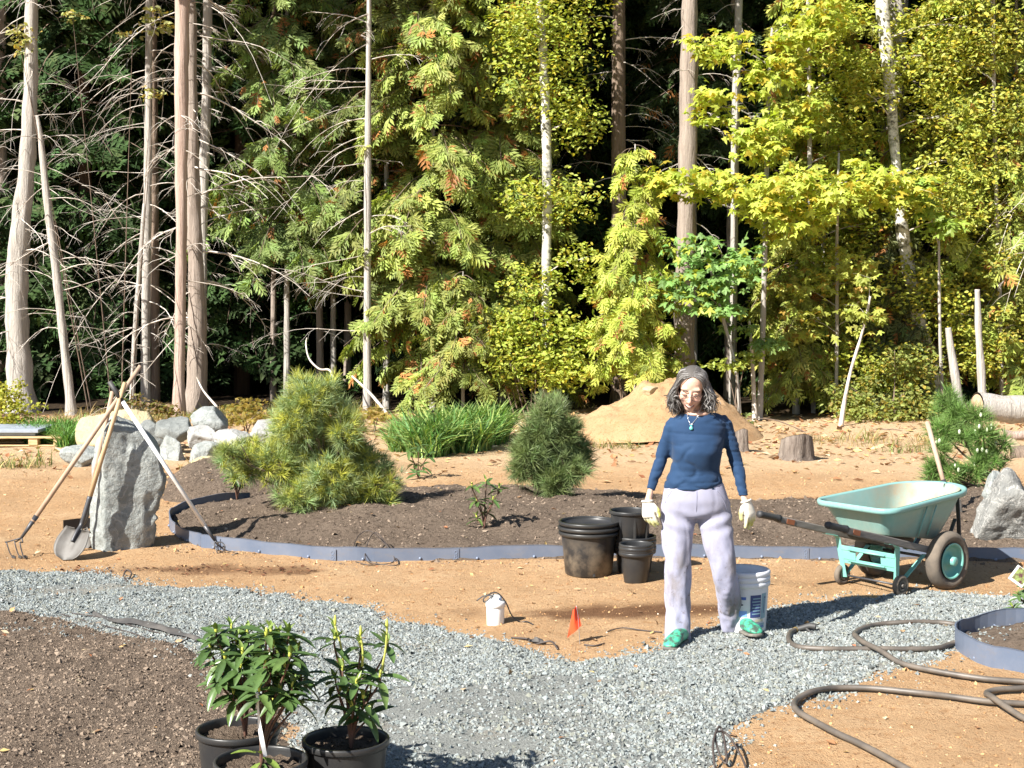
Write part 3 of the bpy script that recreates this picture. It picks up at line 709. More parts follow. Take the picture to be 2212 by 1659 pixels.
# --- dark hemlocks in the shade behind
def hemlock(seed, top=16, R=1.9, zlo=.4):
    root = thing('hemlock_tree', 'dark green hemlock standing in the shade deep in the wood', 'tree', (0,0,0), 'shaded hemlocks deep in the wood')
    pts = [Vector((0,0,-.2)), Vector((.05,0,top*.5)), Vector((0,.05,top))]
    mb = MB(); tube(mb, smooth_path(pts, 5), [.17-.015*i for i in range(11)], 8); mb.build('trunk', M['bark_dark'], root, True)
    spray_crown(root, pts, zlo, top, R, 190, 24, FIR, HEM, (.06,.085,.03), .12, .36, seed, shape=.6, wood=True, hang=.45, mat='shade_foliage', woodmat='twig_brown')
    return root
prot = [hemlock(51), hemlock(52, 15, 2.0, .9), hemlock(53, 17, 2.1, 3.2)]
spots = [(60,28,0),(190,27.5,1),(300,29,0),(520,28.5,1),(620,31,2),(780,30,2),(930,29,1),(1060,30,0),(1180,28.5,1),(1330,31,2),(1480,30,0),(1640,29,2),(1760,28,1),(1900,28.5,0),(2050,28,1),(2190,28.5,0),
         (-60,27.5,1),(130,32,2),(400,32,0),(700,34,1),(860,33,0),(1250,34,0),(1560,33,1),(1700,34,0),(2000,32,2),(2330,30,1),(-180,30,2),(450,35,1),(1080,36,1),(1400,36,0)]
used = [0,0,0]; rnd = random.Random(5)
for x, Y, k in spots:
    o = prot[k] if not used[k] else copy_tree(prot[k]); used[k] = 1
    b = D(x, 623, Y); o.location = (b.x, Y, S(b.x, Y)); o.rotation_euler = (0, 0, rnd.uniform(0, 6.28)); o.scale = (1,1,1)
# the unbroken wood farther back: one mass
def far_forest():
    n = 24000; rg = np.random.default_rng(9); FAR = [diamonds([((0,0,0),(1,0,-.1),.10),((.1,0,0),(.55,.5,-.15),.13),((.1,0,0),(.55,-.5,-.15),.13)])]
    Y = 37+rg.random(n)*16; X = rg.uniform(-34, 34, n); Z = rg.random(n)**.8*(21+3*np.sin(X*.7)+2*np.sin(X*1.9+1))
    d = rdirs(n); d[:, 2] = -.5-.5*rg.random(n); h = rdirs(n); h[:, 1] -= .6; h[:, 2] += .5
    mb = MB(); bake(mb, FAR, np.stack([X, Y, Z], 1), frames(d, h), 1.1+.9*rg.random(n), vary_cols(HEM, n, .3))
    for i in range(60): tube(mb, [(rg.uniform(-32,32), 36.5+rg.random()*10, -.2), (rg.uniform(-.2,.2)+0, 0, 0)] if False else [(a := rg.uniform(-32,32), b := 36.5+rg.random()*10, -.2), (a+rg.uniform(-.3,.3), b, 18)], [.2,.1], 6, False, (.05,.035,.025))
    return mb.build('far_forest', M['shade_foliage'], color=True)
stuff(far_forest())
# --- broad-leaved trees
def leaf_cloud(root, blobs, n, bases, cols, alt, palt, size, seed, name='crown', up=.6, mat='broadleaf', vary=.18):
    """blobs: (centre, (rx, ry, rz)) — leaves in flat layered sprays through each"""
    rg = np.random.default_rng(seed); pos = []; w = np.array([b[1][0]*b[1][2] for b in blobs]); w = w/w.sum()
    for (c, r), k in zip(blobs, rg.multinomial(n, w)):
        q = rg.normal(size=(k, 3)); q /= np.linalg.norm(q, axis=1, keepdims=True); q *= (rg.random((k,1))**.45)
        cl = rg.normal(size=(max(3, k//14), 3)); cl /= np.linalg.norm(cl, axis=1, keepdims=True); cl *= rg.random((len(cl),1))**.4
        a = rg.integers(0, len(cl), k); q = np.where(rg.random((k,1)) < .8, cl[a]+rg.normal(size=(k,3))*np.array([.2,.2,.09]), q)
        pos.append(np.array(tuple(c))[None]+q*np.array(r)[None])
    pos = np.concatenate(pos); n = len(pos)
    d = rdirs(n); d[:, 2] = d[:, 2]*.4-.3; h = rdirs(n)*(1-up)+np.array([[-.25,-.45,1]])*up
    c = vary_cols(muted(cols), n, vary, alt, palt); fr = frames(d, h); s = size*(.7+.6*rg.random(n)); wh = rg.integers(0, len(bases), n)
    mb = MB(); bake(mb, bases, pos, fr, s, c, wh)
    return mb.build(name, M[mat], root, color=True), pos
def blob(x, y, Y, rx, ry, rz=None): k = px(Y); return (D(x, y, Y), (rx*k, (rz if rz else max(rx, ry))*k*.9, ry*k))
def limbs(root, pts, targets, r, seed, mat, name='limb'):
    rnd = random.Random(seed)
    for t in targets:
        z = max(pts[1].z*.5, min(t.z-.25*abs(t.x-pts[0].x)-.1, pts[-1].z-.1)); b = along(pts, z); m = b.lerp(t, .5)+Vector((0,0,.12*(t-b).length*rnd.uniform(.3,1)))
        mb = MB(); ln = smooth_path([b, m, t], 4); tube(mb, ln, [r*(1-.75*i/(len(ln)-1)) for i in range(len(ln))], 5, False)
        for k in range(3):
            p = ln[rnd.randint(3, len(ln)-1)]; tube(mb, branch_line(p, rnd.uniform(0,6.28), (t-b).length*.3+.15, rnd.uniform(0,.5), .2, 5, .06, rnd), [r*.35,r*.3,r*.22,r*.15,r*.1], 3, False)
        mb.build(name, mat, root)
def broad(name, label, path, Y, mat, blobs, n, bases, cols, alt, palt, size, seed, top=0, single=0, limb_r=.014, up=.6):
    b = D(path[0][0], path[0][1], Y); root = thing(name, label, 'tree', (b.x, Y, S(b.x, Y)))
    o, pts, rad = trunk_obj(root, path, Y, mat, top, 10, 1.2, seed=seed)
    limbs(root, pts, [bb[0] for bb in blobs], limb_r, seed, mat if mat is not M['bark_birch'] else M['twig_pale'])
    cr, pos = leaf_cloud(root, blobs, n, bases, cols, alt, palt, size, seed, up=up)
    if single:                                             # the leaves one can pick out singly, each its own part
        rg = np.random.default_rng(seed+500); protos = []
        for i in range(6):
            mb = MB(); v, f = bases[i % len(bases)]; mb.add(v, f, np.clip(np.array(muted(cols))*(1+.14*rg.normal()), .01, .9) if i < 5 or alt is None else alt); me = mb.mesh('leaf', None, False, True); me.materials.append(M['broadleaf']); protos.append(me)
        front = np.argsort(pos[:, 1]+rg.random(len(pos))*.5)[:single*2]; rg.shuffle(front); ro = np.array(world_loc(root))
        for i in front[:single]:
            o = put('leaf', protos[rg.integers(0, 6)], root, tuple(pos[i]+np.array([rg.normal()*.05, -.04, rg.normal()*.05])-ro))
            d = Vector((rg.normal()*.8, -.4+rg.normal()*.5, -.55)); u, w = frame_of(d, Vector((-.25,-.5,1))); d.normalize()
            o.rotation_euler = Matrix((d, u, d.cross(u))).transposed().to_euler(); s = size*rg.uniform(.85,1.3); o.scale = (s,s,s)
    return root
BR = M['bark_birch']; MAP = (.50,.52,.06)
broad('alder_tree', 'white-barked alder with small yellow-green leaves at the middle of the wood edge', [(1178,900,18),(1180,760,19),(1180,600,21),(1182,400,22),(1178,230,21),(1170,60,19),(1166,0,18)], 24.0, BR,
      [blob(1180,150,24,110,120), blob(1240,260,24,80,70), blob(1130,60,24,90,70), blob(1130,420,23.9,70,50), blob(1220,430,23.9,80,60), blob(1190,30,24,120,70), blob(1140,620,23.8,80,55), blob(1200,-150,24,140,140), blob(1250,560,23.8,60,45)], 9000, OVAL, (.42,.44,.055), (.48,.42,.06), .2, .078, 61, top=9)
broad('birch_tree', 'leaning birch with mottled white trunk behind the pine', [(2024,880,30),(2008,790,32),(1975,640,33),(1950,500,27),(1938,380,22),(1925,230,24),(1912,80,30),(1905,0,32)], 24.0, BR,
      [blob(1990,120,24,110,110), blob(2060,260,24,110,90), blob(2010,400,23.8,100,80), blob(2080,480,23.8,90,70), blob(1870,200,23.8,60,90), blob(2120,350,24,80,110), blob(1980,620,23.7,80,70), blob(2060,680,23.7,80,70), blob(1890,780,23.6,90,55), blob(1960,800,23.6,70,60), blob(2090,60,24,110,90), blob(2020,-150,24,180,150), blob(2110,760,23.8,60,60)], 14500, OVAL, (.44,.43,.055), (.50,.42,.06), .2, .076, 62, top=9)
broad('maple_tree', 'slender bigleaf maple with layers of bright yellow leaves beside the tall trunk', [(1640,928,13),(1646,760,13),(1652,560,12),(1656,380,11),(1660,200,9),(1668,60,6)], 23.2, M['bark_pale'],
      [blob(1560,100,23,75,45), blob(1660,160,22.9,75,55), blob(1730,80,23,70,50), blob(1540,230,22.9,60,50), blob(1640,300,22.9,85,50), blob(1720,250,23,75,50), blob(1440,385,22.6,60,38), blob(1520,400,22.6,90,42), blob(1640,420,22.5,110,50), blob(1760,410,22.6,120,55), blob(1860,390,22.8,90,50), blob(1700,480,22.7,100,45), blob(1790,20,23,80,60), blob(1960,420,22.9,70,50)], 4200, MAPLE, MAP, (.50,.40,.05), .22, .175, 63, single=150, limb_r=.012)
broad('alder_tree', 'many-branched young alder with fine lime leaves between maple and leaning birch', [(1758,905,10),(1755,700,11),(1750,450,10),(1748,150,9),(1745,0,8)], 24.3, M['bark_pale'],
      [blob(1760,80,24.2,70,70), blob(1820,170,24.2,70,70), blob(1740,250,24.3,70,60), blob(1840,320,24.2,60,60), blob(1770,560,24.1,80,60), blob(1850,640,24.1,70,60), blob(1700,650,24.2,60,60), blob(1800,760,24.0,80,50), blob(1880,480,24.2,60,60), blob(1690,770,24,50,40), blob(1830,20,24.2,70,50), blob(1860,850,23.8,60,35)], 8500, OVAL, (.45,.46,.055), (.50,.40,.06), .18, .08, 69, top=8)
broad('alder_tree', 'fine-leaved alder thicket stem at the picture edge above the broken trunks', [(2165,890,10),(2160,650,10),(2150,350,9),(2145,0,8)], 23.9, M['bark_pale'],
      [blob(2150,90,23.9,80,70), blob(2180,230,23.9,70,70), blob(2130,330,23.9,60,60), blob(2190,430,23.9,60,50), blob(2150,580,23.8,70,50), blob(2190,700,23.8,60,60), blob(2120,770,23.8,60,50), blob(2200,800,23.8,50,40), blob(2060,130,23.9,60,60)], 5200, OVAL, (.40,.39,.055), (.46,.36,.06), .22, .076, 70, top=8)
broad('maple_tree', 'low maple with fresher green leaves in front of the tall trunk', [(1600,925,8),(1590,800,8),(1560,680,7),(1530,560,6)], 22.6, M['bark_pale'],
      [blob(1500,540,22.2,75,40), blob(1560,590,22.2,80,45), blob(1460,610,22.2,60,40), blob(1520,650,22.3,80,40), blob(1610,560,22.3,45,40)], 620, MAPLE, (.22,.34,.075), (.38,.42,.06), .2, .17, 64, single=110, limb_r=.008)
broad('maple_tree', 'sapling maple with a few green leaves on twin white stems', [(1632,930,12),(1628,840,10),(1624,760,8),(1618,690,5)], 23.0, M['twig_pale'],
      [blob(1640,740,22.8,50,25), blob(1600,700,22.8,35,20)], 90, MAPLE, (.22,.30,.06), None, 0, .15, 65, single=40, limb_r=.007)
broad('maple_tree', 'small maple with drooping lime leaves beside the birch trunk', [(2035,860,8),(2030,700,7),(2028,520,5)], 23.3, M['bark_pale'],
      [blob(2030,490,23,42,38), blob(2000,440,23,30,25), blob(1985,400,23,40,25)], 150, MAPLE, (.34,.42,.05), None, 0, .18, 66, single=60, limb_r=.007)
broad('maple_tree', 'spindly maple with scattered yellow leaves above the dark hollow', [(1806,905,8),(1808,700,8),(1808,520,7),(1812,330,5)], 23.5, M['bark_pale'],
      [blob(1800,610,23.2,80,50), blob(1750,690,23.2,60,40), blob(1850,560,23.2,60,45), blob(1870,680,23.1,55,45), blob(1700,620,23.2,50,40)], 620, MAPLE, (.42,.41,.06), (.46,.30,.06), .14, .15, 67, single=60, limb_r=.008)
broad('leaning_sapling', 'crooked white sapling leaning out of the dark hollow by the stump', [(1814,952,11),(1822,880,9),(1838,800,7),(1862,720,6.5),(1880,640,5)], 22.0, M['twig_pale'],
      [blob(1850,660,22,35,30), blob(1880,600,22,30,30)], 60, MAPLE, (.36,.36,.05), None, 0, .13, 68, single=20, limb_r=.006)
def leaf_bush(label, blobs, n, cols, alt, palt, size, seed, bases=OVAL, name='huckleberry_bush', cat='bush', stems=9, up=.5):
    c = sum((b[0] for b in blobs), Vector())/len(blobs); root = thing(name, label, cat, (c.x, c.y, S(c.x, c.y)))
    rnd = random.Random(seed); mb = MB()
    for k in range(stems):
        t = rnd.choice(blobs); e = t[0]+Vector((rnd.uniform(-1,1)*t[1][0]*.6, rnd.uniform(-.3,.3)*t[1][1], rnd.uniform(-.2,.7)*t[1][2])); b = Vector((c.x+(e.x-c.x)*.3+rnd.uniform(-.1,.1), c.y+rnd.uniform(-.15,.15), S(c.x, c.y)-.05))
        ln = smooth_path([b, b.lerp(e,.5)+Vector((0,0,.1)), e], 4); tube(mb, ln, [.011*(1-.7*i/(len(ln)-1)) for i in range(len(ln))], 4, False)
    mb.build('stem', M['twig_brown'], root)
    leaf_cloud(root, blobs, n, bases, cols, alt, palt, size, seed, 'foliage', up=up); return root
leaf_bush('yellow-green leafy bush under the alder beside the sand heap', [blob(1110,770,23.4,80,65), blob(1210,800,23.4,80,60), blob(1060,700,23.5,60,40), blob(1160,700,23.5,80,45), blob(1270,730,23.4,60,55)], 4200, (.44,.46,.055), (.44,.36,.05), .15, .078, 71)
leaf_bush('lit leafy bush between the sapling cedar and the tall trunk', [blob(1340,700,23.6,60,55), blob(1420,730,23.4,55,50), blob(1310,620,23.8,60,45), blob(1440,800,23,60,30), blob(1340,790,23.4,50,30)], 2800, (.42,.44,.055), (.42,.32,.05), .15, .085, 72)
leaf_bush('bright low leaves behind the head of the woman', [blob(1570,790,22.6,45,18), blob(1610,770,22.6,35,15)], 260, (.36,.38,.045), None, 0, .09, 73, stems=3)
leaf_bush('low dark thicket left of the pine by the hollow', [blob(1900,900,22.6,80,40), blob(1980,880,22.6,60,60), blob(1850,860,23,60,60), blob(1960,790,23,70,50)], 3400, (.28,.29,.05), (.32,.25,.05), .2, .07, 74)
leaf_bush('pale green ground thicket at the foot of the thicket by the pine', [blob(1890,950,21.4,60,16), blob(1960,955,21.0,50,22), blob(1600,905,22,30,14)], 900, (.20,.23,.05), (.35,.3,.06), .15, .06, 75, stems=4)
leaf_bush('golden yellow shrub at the picture edge below the stout trunk', [blob(12,850,20.5,50,40), blob(40,890,20.3,45,40), blob(-20,900,20.3,50,40), blob(15,915,20.2,50,25)], 1500, (.42,.36,.035), (.30,.33,.05), .3, .06, 76, name='yellow_shrub', cat='shrub')
leaf_bush('amber bracken patch behind the rock pile and pine', [blob(530,880,20.5,40,22), blob(570,900,20.3,40,18), blob(500,905,20.3,35,14)], 900, (.40,.27,.04), (.25,.24,.05), .25, .07, 77, bases=CEDAR, name='bracken_fern', cat='fern', stems=5)
leaf_bush('small amber bracken patch left of the grass clump', [blob(790,888,20.6,36,14), blob(830,900,20.4,25,10)], 420, (.42,.28,.05), (.28,.26,.05), .25, .07, 78, bases=CEDAR, name='bracken_fern', cat='fern', stems=4)
leaf_bush('rust-tinged weeds at the feet of the white slender trunk', [blob(300,870,21.6,30,22), blob(350,880,21.6,40,20), blob(265,890,21.4,30,12)], 420, (.26,.16,.06), (.2,.2,.05), .4, .07, 79, name='weed_patch', cat='weeds', stems=8)
leaf_bush('pale autumn leaves on twigs high between the bare trunks', [blob(340,45,24.6,45,30), blob(335,200,24.5,38,16), blob(290,70,24.6,40,14), blob(160,30,24.8,30,14), blob(60,90,24.4,40,40)], 420, (.50,.46,.16), (.4,.3,.08), .2, .085, 80, stems=6, name='maple_spray', cat='branch')
# dead poles and snags on the ground
def snag(name, label, path, Y, mat, n=9, top=0, cat='snag'):
    b = D(path[0][0], path[0][1], Y); root = thing(name, label, cat, (b.x, Y, S(b.x, Y)))
    trunk_obj(root, path, Y, mat, top, n, 1.15, seed=len(label)); return root
snag('snag', 'taller broken-off pale trunk standing above the log by the pine', [(2122,855,19),(2118,780,17),(2113,700,15),(2111,625,12)], 22.8, M['bark_pale'])
snag('snag', 'shorter broken-off pale trunk beside the taller one', [(2068,850,21),(2060,790,19),(2052,740,17),(2048,708,13)], 22.8, M['bark_pale'])
def dead_stick(label, pts, Y, r, name='dead_branch'):
    q = [D(x, y, Y+i*.12) for i, (x, y) in enumerate(pts)]; root = thing(name, label, 'branch', tuple(q[0]))
    mb = MB(); sp = smooth_path(q, 5); tube(mb, sp, [r*(1-.5*i/len(sp)) for i in range(len(sp))], 6); mb.build('limb', M['twig_pale'], root, True)
dead_stick('curved bleached branch sticking up in front of the dark gap', [(722,826),(712,800),(690,797),(668,775),(661,745),(663,730)], 22.5, .02)
dead_stick('straight pale pole leaning down towards the amber bracken', [(838,896),(800,850),(760,812)], 21.5, .028, 'dead_pole')
dead_stick('bleached stick lying over the rust-tinged weeds', [(470,880),(440,845),(425,815)], 22.5, .02)
rd = random.Random(77); 
for k, (x, y, Y) in enumerate([(2200,560,23.6),(2190,470,23.8)]):
    b = D(x, y, Y); root = thing('dead_bough', ('drooping bleached bough with bare twigs at the picture edge','smaller bleached bough above the drooping one at the picture edge')[k], 'branch', tuple(b)); mb = MB()
    for j in range(6): dead_branch(mb, b+Vector((.5, 0, .45)), math.pi+rd.uniform(-.7,.7), rd.uniform(.7,1.3), rd.uniform(-.3,.5), rd.uniform(.5,1.5), .012, rd, 3)
    mb.build('twig', M['twig_pale'], root)
# ---------------------------------------------------------------- rocks, edging, heap, logs, pines
def rock_mat(name, a, b, vein, scale=3.0, vein_amt=.5, dark=(.10,.105,.10)):
    m, nt, p, out = base_mat(name); v = coords(nt)
    n1 = noise_node(nt, scale, 7, .65, v, .4); n2 = noise_node(nt, scale*7, 5, .7, v)
    c = ramp(nt, n1.outputs[0], [(.33, a), (.62, b)]).outputs[0]
    w = nd(nt, 'ShaderNodeTexNoise', Scale=scale*1.7, Detail=6, Roughness=.6, Distortion=1.2); nt.links.new(v, w.inputs['Vector'])
    sub = nd(nt, 'ShaderNodeMath', operation='SUBTRACT'); nt.links.new(w.outputs[0], sub.inputs[0]); sub.inputs[1].default_value = .5
    ab = nd(nt, 'ShaderNodeMath', operation='ABSOLUTE'); nt.links.new(sub.outputs[0], ab.inputs[0])
    c = mixc(nt, ramp(nt, ab.outputs[0], [(.0, vein_amt), (.028, 0.0)]).outputs[0], c, vein)
    c = mixc(nt, ramp(nt, n2.outputs[0], [(.32, .7), (.46, 0.0)]).outputs[0], c, dark)
    nt.links.new(c, p.inputs['Base Color']); p.inputs['Roughness'].default_value = .85; p.inputs['Specular IOR Level'].default_value = .25
    ad = nd(nt, 'ShaderNodeMath', operation='ADD'); nt.links.new(n1.outputs[0], ad.inputs[0]); nt.links.new(n2.outputs[0], ad.inputs[1])
    add_bump(nt, p, ad.outputs[0], .8, .03); return m
M['rock_grey'] = rock_mat('blue_grey_rock', (.20,.215,.205), (.31,.325,.31), (.46,.47,.44))
M['rock_dark'] = rock_mat('dark_grey_rock', (.13,.14,.135), (.22,.23,.22), (.3,.31,.29), vein_amt=.2)
M['rock_pale'] = rock_mat('pale_rock', (.27,.268,.255), (.40,.395,.375), (.48,.47,.45), vein_amt=.3, dark=(.25,.24,.22))
M['rock_tan'] = rock_mat('tan_rock', (.36,.29,.17), (.46,.385,.24), (.5,.44,.32), vein_amt=.15, dark=(.34,.25,.13))
M['rock_marble'] = rock_mat('veined_boulder', (.17,.172,.165), (.27,.268,.25), (.48,.465,.43), 5.0, .85, (.14,.14,.13))
def rock(name, label, c, size, seed, mat, cuts=14, sub=4, rot=0, rough=.05, group=None, tilt=0):
    bm = bmesh.new(); bmesh.ops.create_icosphere(bm, subdivisions=sub+1, radius=1)
    d = np.array([tuple(v.co.normalized()) for v in bm.verts]); r = np.ones(len(d))*1.12; rg = np.random.default_rng(seed)
    for k in range(cuts):
        n = rg.normal(size=3); n /= np.linalg.norm(n); h = rg.uniform(.5, .9); t = d@n
        r = np.where(t > .05, np.minimum(r, h/np.maximum(t, .05)), r)
    v = d*r[:, None]; f = fbm(v[:,0]*2+seed, v[:,1]*2, v[:,2]*2, o=5)*rough*1.3+np.abs(fbm(v[:,0]*5+seed, v[:,1]*5, v[:,2]*5, o=3))*-rough*.5
    v = v*(1+f)[:, None]*np.array(size)*.5*1.12
    R = np.array((Matrix.Rotation(rot, 3, 'Z') @ Matrix.Rotation(tilt, 3, 'Y')))
    v = v@R.T
    for q, w in zip(bm.verts, v): q.co = w
    mb = MB(); from_bm(mb, bm); me = mb.mesh(name, None, True, False); me.materials.append(mat)
    o = put(name, me, None, tuple(c)); tag(o, label, 'rock', group); return o
# the standing stone, lofted from its measured outline
def standing_stone():
    c0 = G(262, 1192); Y0 = c0.y+.21; k = px(Y0)
    U = lambda u: (u*.2881, )[0]
    prof = [  # photo y, left x, ridge x (the edge between its two faces), right x
        (1215,196,232,318),(1192,196,236,338),(1172,194,238,344),(1150,193,238,346),(1120,193,239,352),(1090,193,238,357),(1060,194,238,359),(1030,196,237,358),(1000,199,237,351),(975,204,238,343),(950,210,239,328),(930,218,240,306),(915,226,243,285),(906,236,247,268),(900,243,249,258)]
    n = 56; V = []; rows = len(prof)
    fine = []
    for i in range(rows-1):
        for j in range(5):
            t = j/5; fine.append(tuple(a+(b-a)*t for a, b in zip(prof[i], prof[i+1])))
    fine.append(prof[-1])
    for y, l, rdg, r in fine:
        zz = D(0, y, Y0).z; L = D(l, y, Y0).x; Rg = D(rdg, y, Y0).x; Rr = D(r, y, Y0).x; w = Rr-L; dep = .16*min(1, w/.3)+.03
        corner = [(L, 0), (Rg, -dep*1.0), (Rr, -dep*.15), (Rr-.05*w, dep*.8), (L+.35*w, dep*1.1), (L+.05*w, dep*.5)]
        per = []
        for i in range(6):
            a, b = corner[i], corner[(i+1) % 6]; per += [(a[0]+(b[0]-a[0])*t/20, a[1]+(b[1]-a[1])*t/20) for t in range(20)]
        for j in range(120): V.append((per[j][0], Y0+per[j][1], zz))
    V = np.array(V); n = 120; rows = len(fine)
    ctr = np.repeat(np.array([V[i*n:(i+1)*n].mean(0) for i in range(rows)]), n, 0); dv = V-ctr; dv /= np.linalg.norm(dv, axis=1, keepdims=True)+1e-9
    f = .013*fbm(V[:,0]*6, V[:,1]*6, V[:,2]*6, o=5)-.016*np.abs(fbm(V[:,0]*9, V[:,1]*9, V[:,2]*5, o=3))
    low = smooth(.55, .35, V[:,2])*smooth(-2.88, -2.8, V[:,0])
    f = f-low*(.035+.05*np.abs(vnoise(V[:,0]*7, V[:,1]*7, V[:,2]*16)))
    V = V+dv*f[:, None]; V[:, 2] += .012*fbm(V[:,0]*7, V[:,1]*7, V[:,2]*7, o=3)
    q = np.array([[i*n+j, i*n+(j+1)%n, (i+1)*n+(j+1)%n, (i+1)*n+j] for i in range(rows-1) for j in range(n)])
    mb = MB(); mb.add(V, [q, np.array([[(rows-1)*n+j for j in range(n)]])])
    me = mb.mesh('standing_rock', tuple((c0.x, Y0, 0)), True, False); me.materials.append(M['rock_grey'])
    o = put('standing_rock', me, None, (c0.x, Y0, 0)); tag(o, 'tall grey standing rock with the garden tools leaning on it', 'rock'); return Y0
ROCKY = standing_stone()
def rk(label, x0, x1, y0, y1, Y, seed, mat, dep=.8, **kw):
    c = D((x0+x1)/2, (y0+y1)/2, Y); w = (x1-x0)*px(Y); h = (y1-y0)*px(Y)
    return rock('rock', label, c, (w, w*dep, h), seed, mat, group='rocks in the pile behind the standing rock', **kw)
rk('big rounded cream rock behind the standing rock', 180, 322, 880, 985, 18.8, 11, M['rock_tan'], cuts=4, rough=.03)
rk('low blue-grey rock at the foot of the cream rock', 135, 250, 965, 1012, 17.0, 12, M['rock_grey'])
rk('mid-grey rounded rock just right of the cream rock', 305, 372, 908, 962, 18.6, 13, M['rock_dark'], cuts=6)
rk('dark tilted rock on top of the pile beside the grey rounded one', 345, 422, 895, 962, 18.2, 14, M['rock_dark'], tilt=-.4)
rk('grey block set upright in the middle of the pile', 338, 405, 945, 1022, 17.5, 15, M['rock_grey'], cuts=11)
rk('long flat white rock in the middle of the pile', 398, 488, 912, 972, 17.8, 16, M['rock_pale'], tilt=-.15)
rk('grey speckled rock topping the pile', 418, 502, 884, 940, 18.6, 17, M['rock_grey'], cuts=7)
rk('white rock half hidden beside the blue-green pine', 470, 545, 922, 975, 17.6, 18, M['rock_pale'])
rk('long pale slab at the pine end of the pile', 520, 640, 905, 965, 18.0, 19, M['rock_pale'], tilt=-.1)
rk('grey tilted rock under the long white one', 400, 480, 960, 1012, 17.0, 20, M['rock_grey'], tilt=-.3)
rk('small cream rock at the bottom of the pile by the soil bank', 412, 490, 990, 1032, 16.5, 21, M['rock_tan'], cuts=5)
rk('small white stone at the outer end of the pile', 133, 160, 965, 988, 17.6, 22, M['rock_pale'])
c = D(2165, 1108, 12.0); rock('boulder', 'large veined grey boulder in the soil beside the wheelbarrow', D(2168, 1112, 11.42), (.60, .46, .66), 31, M['rock_marble'], cuts=13, rough=.09)
rock('boulder', 'blue-grey knob of rock standing on the veined boulder', D(2152, 1054, 11.5), (.22, .2, .22), 33, M['rock_grey'], cuts=8)
# sand heap
def heap():
    c = D(1432, 940, 20.6); n, mth = 90, 40; V = []; rg = 1.42
    for i in range(mth):
        for j in range(n):
            a = 2*math.pi*j/n; r = rg*i/(mth-1); V.append((c.x+r*math.cos(a)*1.02+.0, c.y+r*math.sin(a)*.95, 0))
    V = np.array(V); r = np.hypot(V[:,0]-c.x, V[:,1]-c.y)/rg
    pk = .80*np.clip(1-r, 0, 1)**.92; pk = np.minimum(pk, .66)
    pk = pk+.30*np.exp(-(((V[:,0]-c.x-.85)/.45)**2+((V[:,1]-c.y)/.6)**2))*(1-r).clip(0,1)
    V[:, 2] = gz(V[:,0], V[:,1])+pk*(1+.14*fbm(V[:,0]*2.6, V[:,1]*2.6, o=4))+.03*fbm(V[:,0]*10, V[:,1]*10, o=4)*(1-r).clip(0,1)**.3-.03*smooth(.9, 1, r)
    q = np.array([[i*n+j, (i+1)*n+j, (i+1)*n+(j+1)%n, i*n+(j+1)%n] for i in range(mth-1) for j in range(n)])
    mb = MB(); mb.add(V, q); o = mb.build('sand_heap', M['sand'], None, True); tag(o, 'tall heap of dumped tan sand behind the woman', 'sand heap')
heap()
_hc = D(1432, 940, 20.6)
rock('stone', 'single tan stone lying on top of the sand heap', D(1406, 846, 20.3)+Vector((0,0,.0)), (.24, .2, .13), 41, M['rock_tan'], cuts=7)
# logs and stumps
M['wood_cut'] = pmat('sawn_end_grain', (.46,.36,.24), .85, col2=(.32,.22,.13), vscale=12, bump=.3)
M['bark_stump'] = bark_mat('weathered_stump_bark', (.15,.12,.10), (.25,.21,.175), (.035,.028,.022), sy=2.5, sx=12, bump=1.0)
def stump(label, x, y, w, h, Y, seed):
    b = D(x, y, Y); k = px(Y); root = thing('tree_stump', label, 'stump', (b.x, Y, S(b.x, Y)), 'tree stumps at the foot of the sand heap'); n = 28; mb = MB(); V = []
    for i, (z, f) in enumerate([(-.1,1.25),(.0,1.18),(.2,1.05),(.6,1.0),(.97,.97),(1.0,.95)]):
        for j in range(n):
            a = 2*math.pi*j/n; r = w*.5*k*f*(1+.09*math.sin(3*a+seed)+.07*math.sin(7*a)*(1.4-z)+.04*math.sin(11*a+z*4)); V.append((b.x+r*math.cos(a), Y+r*math.sin(a), S(b.x,Y)+h*k*z+((.05*math.cos(a+1)-.04*max(0, math.cos(a-.3))) if z > .9 else 0)))
    mb.add(V, np.array([[i*n+j, i*n+(j+1)%n, (i+1)*n+(j+1)%n, (i+1)*n+j] for i in range(5) for j in range(n)])); mb.build('trunk', M['bark_stump'], root, True)
    mb = MB(); mb.add([(v[0], v[1], v[2]+.004) for v in V[-n:]], np.array([list(range(n))])); mb.build('cut_face', M['wood_cut'], root)
stump('broad flat-cut stump on the sand right of the heap', 1720, 990, 68, 50, 17.6, 1)
stump('small dark stump against the foot of the sand heap behind the woman', 1600, 952, 32, 42, 18.6, 4)
def log(label, a, b, r, mat, seed, name='log', end=True):
    a, b = Vector(a), Vector(b); root = thing(name, label, 'log', tuple(a), 'logs lying beyond the pine'); mb = MB()
    k = 12; pts = [a.lerp(b, i/k)+Vector((0,0,.015*math.sin(i*1.3+seed))) for i in range(k+1)]
    tube(mb, pts, [r*(1+.06*math.sin(i*2.1+seed)) for i in range(k+1)], 16, False); mb.build('trunk', mat, root, True)
    d = (b-a).normalized(); u, w = frame_of(d)
    for p, s in ((a, -1), (b, 1)):
        mb = MB(); mb.add([tuple(p+d*s*.003+(u*math.cos(2*math.pi*j/16)+w*math.sin(2*math.pi*j/16))*r*.97) for j in range(16)], np.array([list(range(16))])); mb.build('cut_face', M['wood_cut'], root)
log('thick fallen log lying beyond the pine at the picture edge', D(2110, 880, 20.4), D(2420, 890, 20.8), .19, M['bark_pale'], 1)
log('thin split log lying under the thick fallen log', D(2162, 938, 19.2), D(2330, 946, 19.4), .06, M['bark_pink'], 2)
